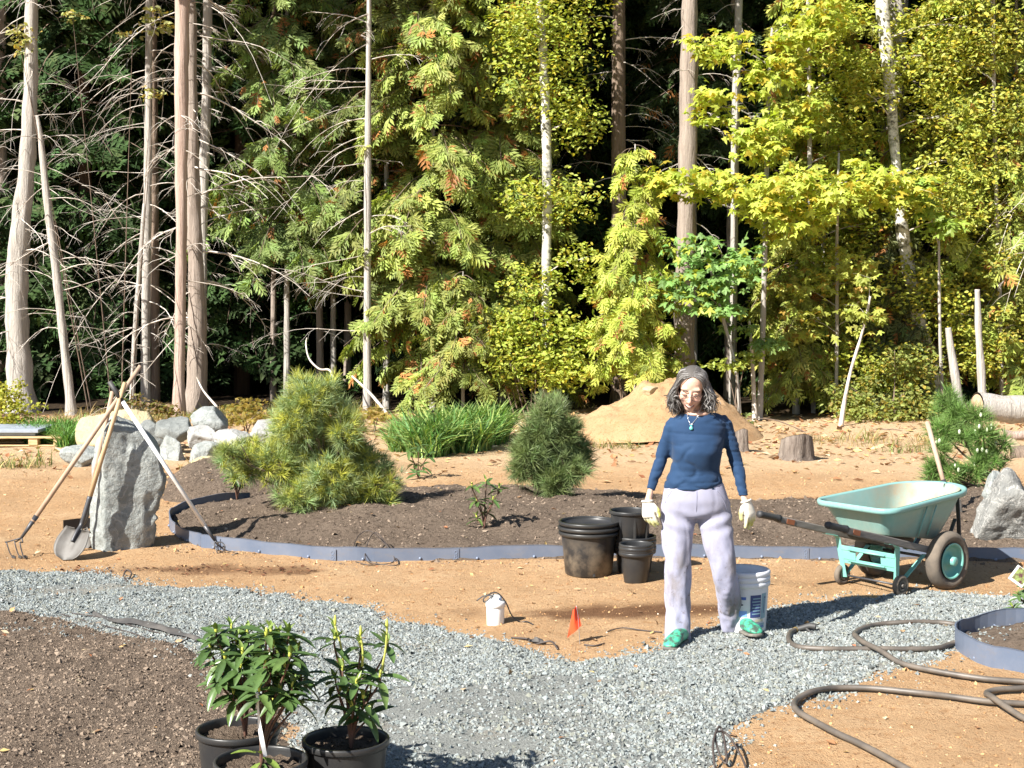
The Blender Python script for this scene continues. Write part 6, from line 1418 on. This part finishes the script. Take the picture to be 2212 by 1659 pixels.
# ---------------------------------------------------------------- the woman
from mathutils.bvhtree import BVHTree
PY = 8.42
foot_l, foot_r = P(1462, 1400), P(1604, 1376)
wz0 = S(1.0, 8.5)
person = thing('person', 'smiling woman in navy long-sleeved top, pale lavender trousers and yellow-tipped gloves', 'person', (1.05, PY, wz0))
def ring_loft(mb, rings, n=36, power=2.3):
    """rings: (centre, half width vector, half depth vector); closed at both ends"""
    V = []
    for c, u, w in rings:
        for j in range(n):
            a = 2*math.pi*j/n; ca, sa = math.cos(a), math.sin(a)
            V.append(tuple(Vector(c)+Vector(u)*(math.copysign(abs(ca)**(2/power), ca))+Vector(w)*(math.copysign(abs(sa)**(2/power), sa))))
    k = len(rings); q = np.array([[i*n+j, i*n+(j+1)%n, (i+1)*n+(j+1)%n, (i+1)*n+j] for i in range(k-1) for j in range(n)])
    mb.add(V, [q, np.array([list(range(n))[::-1]]), np.array([[(k-1)*n+j for j in range(n)]])]); return mb
def rows(pts, Y=PY):
    out = []
    for y, l, r, dp, *o in pts:
        yo = o[0] if o else 0; a, b = D(l, y, Y+yo), D(r, y, Y+yo); out.append(((a+b)/2, (b-a)/2, Vector((0, dp, 0))))
    return out
def limb_tube(mb, pts, ell=1.05, n=20):
    """pts: (x, y, half width in photo units, depth offset)"""
    q = [D(x, y, PY+o) for x, y, w, o in pts]; r = [w*px(PY) for x, y, w, o in pts]
    s = smooth_path(q, 5); rr = []
    for i in range(len(r)-1): rr += [r[i]+(r[i+1]-r[i])*j/5 for j in range(5)]
    rr.append(r[-1]); tube(mb, s, rr, n, True, None, ell); return s
def ball(mb, c, r, M3=None, seg=20):
    bm = bmesh.new(); bmesh.ops.create_uvsphere(bm, u_segments=seg, v_segments=seg//2+2, radius=1)
    for v in bm.verts: v.co = Vector((v.co.x*r[0], v.co.y*r[1], v.co.z*r[2])); 
    if M3 is not None:
        for v in bm.verts: v.co = M3 @ v.co
    bmesh.ops.translate(bm, verts=bm.verts, vec=Vector(c)); from_bm(mb, bm); return mb
# --- trousers
mb = MB(); ring_loft(mb, rows([(1040,1438,1562,.100),(1058,1433,1568,.110),(1078,1429,1575,.118,.005),(1100,1431,1576,.112,.012),(1112,1440,1571,.10,.015),(1119,1452,1560,.07,.015)]))
LEGL = [(1463,1085,33,.01),(1463.5,1112,33.8,.008),(1463.5,1137,33,.0),(1463.5,1175,32,-.005),(1463.5,1220,29,-.012),(1463.5,1262,27.5,-.005),(1463.5,1310,27.5,.005),(1464,1355,27.5,.0),(1466,1386,28.5,-.01)]
LEGR = [(1542,1085,33,.01),(1544.5,1112,34.3,.008),(1547.5,1137,33.8,.0),(1554,1175,32.5,-.02),(1564,1212,28,-.03),(1571,1250,26,.0),(1577,1290,25.5,.07),(1581,1330,24.5,.14),(1584,1357,25,.17)]
limb_tube(mb, [(a, b, w*(.93 if b < 1150 else .89), o) for a, b, w, o in LEGL], 1.2, 24); limb_tube(mb, [(a-.02*(a-1500), b, w*(.93 if b < 1150 else .89), o) for a, b, w, o in LEGR], 1.2, 24)
me = remeshed(mb, 'trousers', .0105, 8); v = mesh_co(me); nr = np.empty(len(v)*3, np.float32); me.vertices.foreach_get('normal', nr); nr = nr.reshape(-1, 3)
kn = smooth(.85, .3, v[:,2]); n_f = vnoise(v[:,0]*11+2*v[:,2]+3, v[:,1]*11, v[:,2]*3.2); f = -.001+.006*fbm(v[:,0]*13+3*v[:,2], v[:,1]*13, v[:,2]*4.5, o=3)*(.3+kn)-.007*np.exp(-(n_f/.14)**2)*(.25+kn)+.004*fbm(v[:,0]*30, v[:,1]*30, v[:,2]*14, o=2)*kn
cr = np.exp(-((v[:,2]-.70)/.07)**2); f = f+.005*cr*np.sin(70*(v[:,2]-.35*np.abs(v[:,0]-1.03)))
set_co(me, v+nr*f[:, None])
def trouser_mat():
    m, nt, p, out = base_mat('dirty_lavender_fleece'); vv = coords(nt); sx = nt.nodes.new('ShaderNodeSeparateXYZ'); nt.links.new(vv, sx.inputs[0])
    n1 = noise_node(nt, 8, 5, .65, coords(nt, (1,1,.5))); n2 = noise_node(nt, 22, 4, .7, vv)
    low = ramp(nt, sx.outputs[2], [(.0, 1.0), (.45, .7), (.62, .28), (.9, .10)])
    mu = nd(nt, 'ShaderNodeMath', operation='MULTIPLY'); nt.links.new(low.outputs[0], mu.inputs[0]); nt.links.new(ramp(nt, n1.outputs[0], [(.44, 0.0), (.62, .9)]).outputs[0], mu.inputs[1])
    c = mixc(nt, mu.outputs[0], (.325,.325,.425), (.165,.14,.12)); mu2 = nd(nt, 'ShaderNodeMath', operation='MULTIPLY'); nt.links.new(low.outputs[0], mu2.inputs[0]); nt.links.new(ramp(nt, n2.outputs[0], [(.60, 0.0), (.70, .9)]).outputs[0], mu2.inputs[1])
    c = mixc(nt, mu2.outputs[0], c, (.12,.085,.07)); nt.links.new(c, p.inputs['Base Color']); p.inputs['Roughness'].default_value = .95; p.inputs['Specular IOR Level'].default_value = .1
    p.inputs['Sheen Weight'].default_value = .15; add_bump(nt, p, noise_node(nt, 300, 2, .5, vv).outputs[0], .15, .003); return m
trouser_bvh = BVHTree.FromPolygons([tuple(x) for x in mesh_co(me)], [tuple(p.vertices) for p in me.polygons])
trousers = finish(me, 'trousers', trouser_mat(), person)
M['seam'] = pmat('fleece_seam', (.25,.25,.33), .95)
def on_trousers(x, y, lift=.0005):
    r = _ray(x, y).normalized(); h = trouser_bvh.ray_cast(Vector((0,0,CAMZ)), r); return (h[0]-r*lift) if h[0] else None
for pts_ in ([(1505,1060),(1505,1080),(1504,1100),(1503,1118)], [(1548,1060),(1558,1072),(1566,1088),(1570,1104)], [(1452,1060),(1443,1072),(1437,1086)], [(1442,1381),(1452,1384),(1466,1385),(1480,1384),(1490,1381)], [(1562,1352),(1574,1355),(1590,1356),(1604,1353)]):
    q_ = [on_trousers(a, b) for a, b in pts_]
    if all(q_): rod(person, 'seam', q_, .0022, M['seam'], 5)
# --- top
mb = MB(); rr = rows([(1056,1430,1564,.118),(1040,1433,1563,.121),(1015,1447,1555,.106),(996,1451,1557,.116,-.012),(975,1450,1562,.130,-.018),(955,1449,1564,.128,-.012),(932,1447,1568,.112),(909,1447,1570,.096),(898,1457,1562,.084,.005),(890,1472,1546,.070,.012)])
ring_loft(mb, rr, 40, 2.15)
ARML = [(1460,904,12,.0),(1451,921,15.5,.0),(1440,955,15,.015),(1429,990,13.5,.02),(1415,1030,12,-.01),(1405,1060,10.5,-.03)]
ARMR = [(1555,902,12,.0),(1566,919,15.5,.0),(1579,955,15.5,.01),(1588,990,14,.02),(1599,1035,12.5,-.02),(1606,1072,10.8,-.05)]
limb_tube(mb, ARML, 1.1); limb_tube(mb, ARMR, 1.1)
me = remeshed(mb, 'shirt', .0085, 5); v = mesh_co(me); nr = np.empty(len(v)*3, np.float32); me.vertices.foreach_get('normal', nr); nr = nr.reshape(-1, 3)
xc = v[:,0]-1.03; arm = smooth(.14, .19, np.abs(xc)); body_ = 1-arm
def crease(n, w): return np.exp(-(n/w)**2)
X_, Y_, Z_ = v.T
n_arm = vnoise(X_*9+Z_*6*np.sign(xc), Y_*9, Z_*34+5); n_dia = vnoise(X_*9+Z_*9, Y_*5, Z_*13-X_*8); n_bust = vnoise(X_*5, Y_*6, Z_*26+2); n_hem = vnoise(X_*7+3, Y_*7, Z_*24)
f = -.002-arm*.0055*crease(n_arm, .16)*smooth(1.36, 1.28, Z_)-body_*smooth(1.20, 1.10, Z_)*.007*crease(n_dia, .16)-body_*smooth(1.08, 1.2, Z_)*.006*crease(n_bust, .14)-body_*smooth(1.02, .94, Z_)*.006*crease(n_hem, .15)
f = f+.0035*fbm(X_*11, Y_*11, Z_*11, o=3)
set_co(me, v+nr*f[:, None])
M['shirt'] = pmat('navy_jersey', (.0105,.034,.085), .8, col2=(.014,.042,.10), vscale=6, spec=.25, bump=.06, bscale=350); M['shirt'].node_tree.nodes['Principled BSDF'].inputs['Sheen Weight'].default_value = .1
shirt_bvh = BVHTree.FromPolygons([tuple(x) for x in mesh_co(me)], [tuple(p.vertices) for p in me.polygons])
shirt = finish(me, 'shirt', M['shirt'], person)
# --- body: head, neck, torso, arms and legs in one skin
HC = D(1494, 837, PY-.055); HS = 1.03
HR = Matrix.Rotation(math.radians(-10), 3, 'Z') @ Matrix.Rotation(math.radians(5), 3, 'Y') @ Matrix.Rotation(math.radians(27), 3, 'X')
def hp(x, y, z): return HC+HR @ (Vector((x, y, z))*HS)
mb = MB(); hb = lambda c, r: ball(mb, hp(*c), [q*HS for q in r], HR)
hb((0,.012,.035), (.074,.092,.084)); hb((0,-.028,-.03), (.062,.062,.080)); hb((0,-.052,-.092), (.032,.030,.024)); hb((0,-.03,-.075), (.048,.045,.035))
for s in (-1, 1):
    hb((s*.036,-.060,-.026), (.026,.025,.024)); hb((s*.031,-.0735,.003), (.017,.0125,.0115)); hb((s*.012,-.094,-.036), (.009,.010,.008)); hb((s*.074,.012,-.005), (.008,.018,.030)); hb((s*.026,-.070,.030), (.030,.0125,.012))
tube(mb, [hp(0,-.080,.016), hp(0,-.092,.0), hp(0,-.108,-.024), hp(0,-.114,-.034)], [.009*HS,.009*HS,.012*HS,.0125*HS], 12); hb((0,-.108,-.034), (.012,.012,.010))
lipu = [hp(s*.026, -.083+.020*abs(s)**2*0-.006*(1-abs(s)), -.060-.006*(1-s*s)) for s in (-1,-.5,0,.5,1)]
lipl = [hp(s*.025, -.082-.007*(1-abs(s)), -.064-.015*(1-s*s)) for s in (-1,-.5,0,.5,1)]
tube(mb, smooth_path(lipu,3), [.003]+[.0052]*11+[.003], 8); tube(mb, smooth_path(lipl,3), [.003]+[.0062]*11+[.003], 8)
nb = D(1507, 904, PY+.02); tube(mb, smooth_path([hp(0,.015,-.06), hp(0,.02,-.10).lerp(nb,.35), nb.lerp(hp(0,.02,-.1),.25), nb], 4), [.050*HS]*6+[.05]*3+[.053,.056,.062,.075], 20)
ball(mb, D(1506, 893, PY-.008), (.078,.078,.022)); ball(mb, D(1508, 925, PY+.01), (.11,.065,.06))
ring_loft(mb, rows([(1092,1448,1558,.08),(1060,1450,1552,.085),(1010,1457,1546,.080),(960,1462,1548,.090,-.005),(920,1472,1540,.066)]), 28)
def thinner(a, k): return [(x, y, w*k, o) for x, y, w, o in a]
limb_tube(mb, thinner(ARML, .62)+[(1400,1084,8.0,-.035),(1399,1094,8,-.035)], 1.0, 14); limb_tube(mb, thinner(ARMR, .62)+[(1611,1086,8.5,-.055),(1613,1096,8,-.055)], 1.0, 14)
limb_tube(mb, thinner(LEGL, .62)+[(1468,1394,11,-.01)], 1.0, 14); limb_tube(mb, thinner(LEGR, .62)+[(1586,1366,11,.17)], 1.0, 14)
me = remeshed(mb, 'body', .006, 3); v = mesh_co(me)
loc_ = (v-np.array(HC)[None])@np.array(HR)/HS; x, y, z = loc_.T
base = np.repeat(np.array([[.62,.40,.30]]), len(v), 0); red = np.exp(-(((np.abs(x)-.034)/.022)**2+((z+.03)/.022)**2))*(y < -.03)+.8*np.exp(-((x/.014)**2+((z+.034)/.014)**2))*(y < -.08)
base = base*(1-.32*red[:, None])+np.array([[.62,.25,.20]])*(.32*red[:, None])
lip = (np.abs(x) < .028)*(z < -.057)*(z > -.086)*(y < -.076)*np.exp(-((z+.069)/.011)**2); base = base*(1-.75*lip[:, None])+np.array([[.52,.16,.15]])*(.75*lip[:, None])
point_col(me, base)
def skin_mat():
    m, nt, p, out = base_mat('ruddy_skin'); a = nd(nt, 'ShaderNodeAttribute', attribute_name='col'); nt.links.new(a.outputs['Color'], p.inputs['Base Color'])  # the skin's own colour, redder on cheeks, nose and lips
    p.inputs['Roughness'].default_value = .5; p.inputs['Subsurface Weight'].default_value = .12; p.inputs['Subsurface Radius'].default_value = (.01,.004,.002); p.inputs['Subsurface Scale'].default_value = .6
    return m
body = finish(me, 'body', skin_mat(), person)
M['dark_hair'] = pmat('dark_brow_hair', (.06,.045,.04), .7); M['mouth_dark'] = pmat('open_mouth', (.09,.02,.02), .6); M['teeth'] = pmat('teeth', (.72,.68,.60), .35)
for s in (-1, 1):
    rod(person, 'eyebrow', [hp(s*.012,-.089,.024), hp(s*.030,-.089,.029), hp(s*.050,-.074,.021)], (.0036,.002), M['dark_hair'], 6); rod(person, 'eyelash', [hp(s*.017,-.0845,.0), hp(s*.030,-.0875,-.0045), hp(s*.045,-.077,.001)], (.0026,.0022), M['dark_hair'], 5)
rod(person, 'mouth', [hp(s*.024, -.0885-.006*(1-abs(s)), -.0615-.0075*(1-s*s)) for s in (-1,-.5,0,.5,1)], .0034, M['mouth_dark'], 6); rod(person, 'teeth', [hp(s*.018, -.0905-.006*(1-abs(s)), -.0600-.0080*(1-s*s)) for s in (-1,-.5,0,.5,1)], .0019, M['teeth'], 6)
# --- glasses
M['wire_frame'] = pmat('pale_metal_frame', (.20,.13,.11), .3, metal=.5)
def lens_mat():
    m, nt, p, out = base_mat('clear_lens'); p.inputs['Base Color'].default_value = (.9,.9,.9,1); p.inputs['Roughness'].default_value = .05
    t = nt.nodes.new('ShaderNodeBsdfTransparent'); mx = nt.nodes.new('ShaderNodeMixShader'); mx.inputs[0].default_value = .02
    nt.links.new(t.outputs[0], mx.inputs[1]); nt.links.new(p.outputs[0], mx.inputs[2]); nt.links.new(mx.outputs[0], out.inputs[0]); return m
M['lens'] = lens_mat()
gl = bpy.data.objects.new('glasses', None); link(gl); gl.parent = person; gl.empty_display_size = .03
for s in (-1, 1):
    c = Vector((s*.034, -.101, -.010)); lp = [hp(c.x+.026*math.copysign(abs(math.cos(t))**.8, math.cos(t)), c.y+.010*abs(c.x+.026*math.cos(t))/.06, c.z+.0175*math.copysign(abs(math.sin(t))**.8, math.sin(t))) for t in [2*math.pi*i/20 for i in range(21)]]
    mb = MB(); tube(mb, lp, .0013, 6, False); mb.build('lens_rim', M['wire_frame'], gl, True); mb = MB(); mb.add([tuple(q) for q in lp[:-1]], np.array([list(range(20))])); mb.build('lens', M['lens'], gl); rod(gl, 'temple', [hp(s*.060,-.091,-.005), hp(s*.073,-.03,.0), hp(s*.078,.02,.0)], (.0014,.0014), M['wire_frame'], 5)
rod(gl, 'bridge', [hp(-.008,-.099,-.004), hp(0,-.103,-.001), hp(.008,-.099,-.004)], .0013, M['wire_frame'], 5)
# --- hair: parted, shoulder length, wavy, greying
rg = np.random.default_rng(21); mb = MB(); HZ = Matrix.Rotation(math.radians(-9), 3, 'Z')
greys = [(.05,.043,.038),(.11,.10,.092),(.19,.18,.17),(.29,.28,.27),(.38,.37,.36)]
def skull(x, y, z, k=1.07):
    c = Vector((0,.012,.030)); d = Vector((x,y,z))-c; e = math.sqrt((d.x/.074)**2+(d.y/.092)**2+(d.z/.086)**2); return c+d*(k/e)
bm = bmesh.new(); bmesh.ops.create_uvsphere(bm, u_segments=28, v_segments=20, radius=1)
for q_ in bm.verts: q_.co = hp(*(skull(q_.co.x*.07, q_.co.y*.09+.012, q_.co.z*.08+.03, 1.045)))
dead = [q_ for q_ in bm.verts if ((HR.inverted() @ (q_.co-HC))/HS).y < -.035 and ((HR.inverted() @ (q_.co-HC))/HS).z < .092]
bmesh.ops.delete(bm, geom=dead, context='VERTS'); from_bm(mb, bm, (.085,.077,.07))
for k in range(1350):
    s = -1 if rg.random() < .5 else 1; t = rg.random()**.85; root_ = skull(.010+.003*rg.normal(), -.066+.155*t, .112-.06*t*t, 1.03)
    fy = -.052+.15*t+.012*rg.normal(); out_ = 1+.10*rg.normal(); layer = rg.random()
    a1 = skull(s*.050+.006, fy*.85-.004, .085-.03*t, 1.08+.07*layer); a2 = skull(s*.084, fy+.006, .028, 1.08+.11*layer)
    hang = HC+HZ @ (Vector((s*(.083+.026*layer)*out_, fy+.012+.01*rg.normal(), -.040))*HS); L = .070+.024*rg.normal()-.03*(1-t)*0
    tip = HC+HZ @ (Vector((s*(.084+.030*layer)*out_+.010*rg.normal()-s*.020*(rg.random()<.4), fy+.018+.015*rg.normal(), -.045-L+.02*abs(rg.normal())))*HS)
    if t > .8 and rg.random() < .75:
        s2 = rg.uniform(-1, 1); a1 = skull(s2*.05, .10, .075, 1.1+.05*layer); a2 = skull(s2*.07, .115, .02, 1.12+.1*layer); hang = HC+HZ @ (Vector((s2*.085, .108+.02*layer, -.045))*HS); tip = HC+HZ @ (Vector((s2*.10, .10+.02*rg.normal(), -.16))*HS)
    ln = smooth_path([hp(*root_), hp(*a1), hp(*a2), hang, hang.lerp(tip, .5), tip], 3); ph = rg.random()*6.28; am = .007+.008*rg.random(); m_ = len(ln)
    ln = [p+(Vector((math.sin(ph+i*1.25), .8*math.cos(ph*1.7+i*1.2), .5*math.sin(ph*2.3+i*1.05)))*am*max(0, (i/m_-.25))*1.6) for i, p in enumerate(ln)]
    w = rg.uniform(.0014, .0032); c = greys[rg.choice(5, p=[.2,.27,.27,.17,.09] if s > 0 else [.34,.32,.20,.10,.04])]
    tube(mb, ln, [w*.7]+[w]*(m_-3)+[w*.7, w*.2], 3, False, tuple(np.clip(np.array(c)*(1+.2*rg.normal()), .02, .6)))
M['hair'] = attr_mat('greying_hair', .55, spec=.25); mb.build('hair', M['hair'], person, True, True)
# --- necklace laid on the top
def on_shirt(x, y, lift=.004):
    r = _ray(x, y); h = shirt_bvh.ray_cast(Vector((0,0,CAMZ)), r.normalized()); return (h[0]-r.normalized()*lift) if h[0] else D(x, y, PY-.13)
nk = bpy.data.objects.new('necklace', None); link(nk); nk.parent = person; nk.empty_display_size = .03
M['silver'] = pmat('silver_chain', (.75,.75,.74), .25, metal=.8); M['turquoise'] = pmat('turquoise_stone', (.14,.58,.50), .35)
pend = on_shirt(1493, 921, .006); rod(nk, 'chain', [D(1484, 884, PY-.075), on_shirt(1485, 900), on_shirt(1489, 912), on_shirt(1493, 917)], .0014, M['silver'], 5); rod(nk, 'chain', [D(1511, 886, PY-.075), on_shirt(1506, 901), on_shirt(1498, 912), on_shirt(1493, 917)], .0014, M['silver'], 5)
mb = MB(); lathe(mb, pend+Vector((0,-.002,-.010)), [(0,-.011),(.006,-.010),(.0105,-.004),(.010,.002),(.006,.010),(.003,.015),(0,.016)], 14); mb.build('pendant', M['turquoise'], nk, True)
for dx in (-.006, .006): mb = MB(); ball(mb, pend+Vector((dx,-.001,.010)), (.0035,.0035,.0035), None, 8); mb.build('bead', M['silver'], nk, True)
# --- gloves
def glove_mat():
    m, nt, p, out = base_mat('dipped_work_glove'); a = nd(nt, 'ShaderNodeAttribute', attribute_name='col'); n = noise_node(nt, 60, 4, .7, coords(nt))
    c = mixc(nt, ramp(nt, n.outputs[0], [(.55, 0.0), (.75, .5)]).outputs[0], a.outputs['Color'], (.25,.21,.15)); nt.links.new(c, p.inputs['Base Color']); p.inputs['Roughness'].default_value = .85
    add_bump(nt, p, noise_node(nt, 500, 2, .5, coords(nt)).outputs[0], .2, .002); return m
M['glove'] = glove_mat()
def glove(wrist, d, thumb, curl, spread, side):
    d = d.normalized(); th = (thumb-d*thumb.dot(d)).normalized(); nrm = d.cross(th)*side; wrist = Vector(wrist); mb = MB()
    P_ = lambda a, b, c: wrist+d*a+th*b+nrm*c
    ring_loft(mb, [(P_(-.004,0,0), th*.027, nrm*.021), (P_(.012,0,0), th*.030, nrm*.021), (P_(.04,.002,0), th*.040, nrm*.020), (P_(.075,.0,0), th*.043, nrm*.018), (P_(.092,0,0), th*.040, nrm*.013)], 24, 2.4)
    L = [.072,.080,.074,.058]; fb = [.031,.010,-.011,-.030]
    for i in range(4):
        sp = spread*(1.5-i)*.8; b = P_(.080-.006*abs(i-1.2), fb[i], 0); pts = [b]; ang = .12; dd = (d+th*sp).normalized()
        for seg in (.45,.32,.26):
            ang += curl*(.8+.15*i); pts.append(pts[-1]+(dd*math.cos(ang)+nrm*math.sin(ang))*L[i]*seg)
        tube(mb, smooth_path(pts, 4), [.0112]*4+[.0108]*4+[.0100]*3+[.0092, .0070], 12); ball(mb, pts[-1]-(pts[-1]-pts[-2]).normalized()*.003, (.0086,)*3, None, 10)
    tb = P_(.022,.026,.004); pts = [tb, P_(.047,.050,.012), P_(.072,.058,.018), P_(.092,.056,.022)]; tube(mb, smooth_path(pts, 4), [.017]*3+[.0145]*4+[.0118]*5+[.0085], 12); ball(mb, pts[-1], (.0092,)*3, None, 10)
    me = remeshed(mb, 'glove', .0034, 2); v = mesh_co(me); r = (v-np.array(wrist)[None]); a = r@np.array(d); b = r@np.array(th)
    dirty = np.clip(smooth(.085, .125, a)+smooth(.048, .066, b), 0, 1)*(.75+.35*vnoise(v[:,0]*40, v[:,1]*40, v[:,2]*40)).clip(0,1)
    base = np.array([[.70,.66,.56]])*(1-dirty[:, None])+np.array([[.46,.44,.07]])*dirty[:, None]; point_col(me, base); g = finish(me, 'glove', M['glove'], person)
    mb = MB(); tube(mb, [wrist-d*.002+(th*math.cos(t)*.031+nrm*math.sin(t)*.0245) for t in [2*math.pi*i/24 for i in range(25)]], .0055, 8, False, (.72,.69,.60)); mb.build('cuff', M['glove'], g, True, True)
glove(D(1398, 1083, PY-.035), Vector((.10,-.10,-1)), Vector((.75,-.62,.1)), .24, .10, -1)
glove(D(1612, 1083, PY-.055), Vector((.30,-.10,-1)), Vector((-.75,-.62,.0)), .16, .16, 1)
# --- green slip-on shoes
def shoe_mat():
    m, nt, p, out = base_mat('muddy_green_shoe'); vv = coords(nt); n = noise_node(nt, 24, 6, .7, vv)
    c = mixc(nt, ramp(nt, n.outputs[0], [(.46, 0.0), (.58, .92)]).outputs[0], (.055,.40,.235), (.055,.055,.05)); nt.links.new(c, p.inputs['Base Color']); p.inputs['Roughness'].default_value = .45; add_bump(nt, p, n.outputs[0], .2, .006); return m
M['shoe'] = shoe_mat(); M['sole'] = pmat('muddy_sole', (.10,.095,.085), .8, col2=(.18,.16,.13), vscale=30)
def shoe(heel, toe_dir, length=.255, pitch=0.0):
    t = Vector(toe_dir).normalized(); s = Vector((-t.y, t.x, 0)); up = Vector((0,0,1)); R = Matrix.Rotation(pitch, 3, s); t = R @ t; up = R @ up; heel = Vector(heel)
    prof = [(0,.026,.016,.060),(.03,.034,.012,.078),(.10,.036,.010,.090),(.14,.040,.010,.082),(.18,.046,.010,.068),(.215,.045,.011,.054),(.24,.036,.014,.040),(.255,.018,.018,.028)]
    mb = MB(); ring_loft(mb, [(heel+t*(x*length/.255)+up*((a+b)/2+.006), s*w, up*((b-a)/2)) for x, w, a, b in prof], 24, 2.3); me = remeshed(mb, 'shoe', .005, 3); o = finish(me, 'shoe', M['shoe'], person)
    mb = MB(); ring_loft(mb, [(heel+t*(x*length/.255)+up*(.009+.006*max(0,(x-.2))/.05), s*(w*1.08), up*.011) for x, w, a, b in prof], 24, 3.0); mb.build('sole', M['sole'], o, True)
hl = P(1479, 1391); hl.z = S(hl.x, hl.y)-.002; shoe(hl, (-.45,-.89,0), .265); hr = P(1588, 1367); hr.z = S(hr.x, hr.y)-.002; shoe(hr, (.36,-.93,0), .275, pitch=-.03)
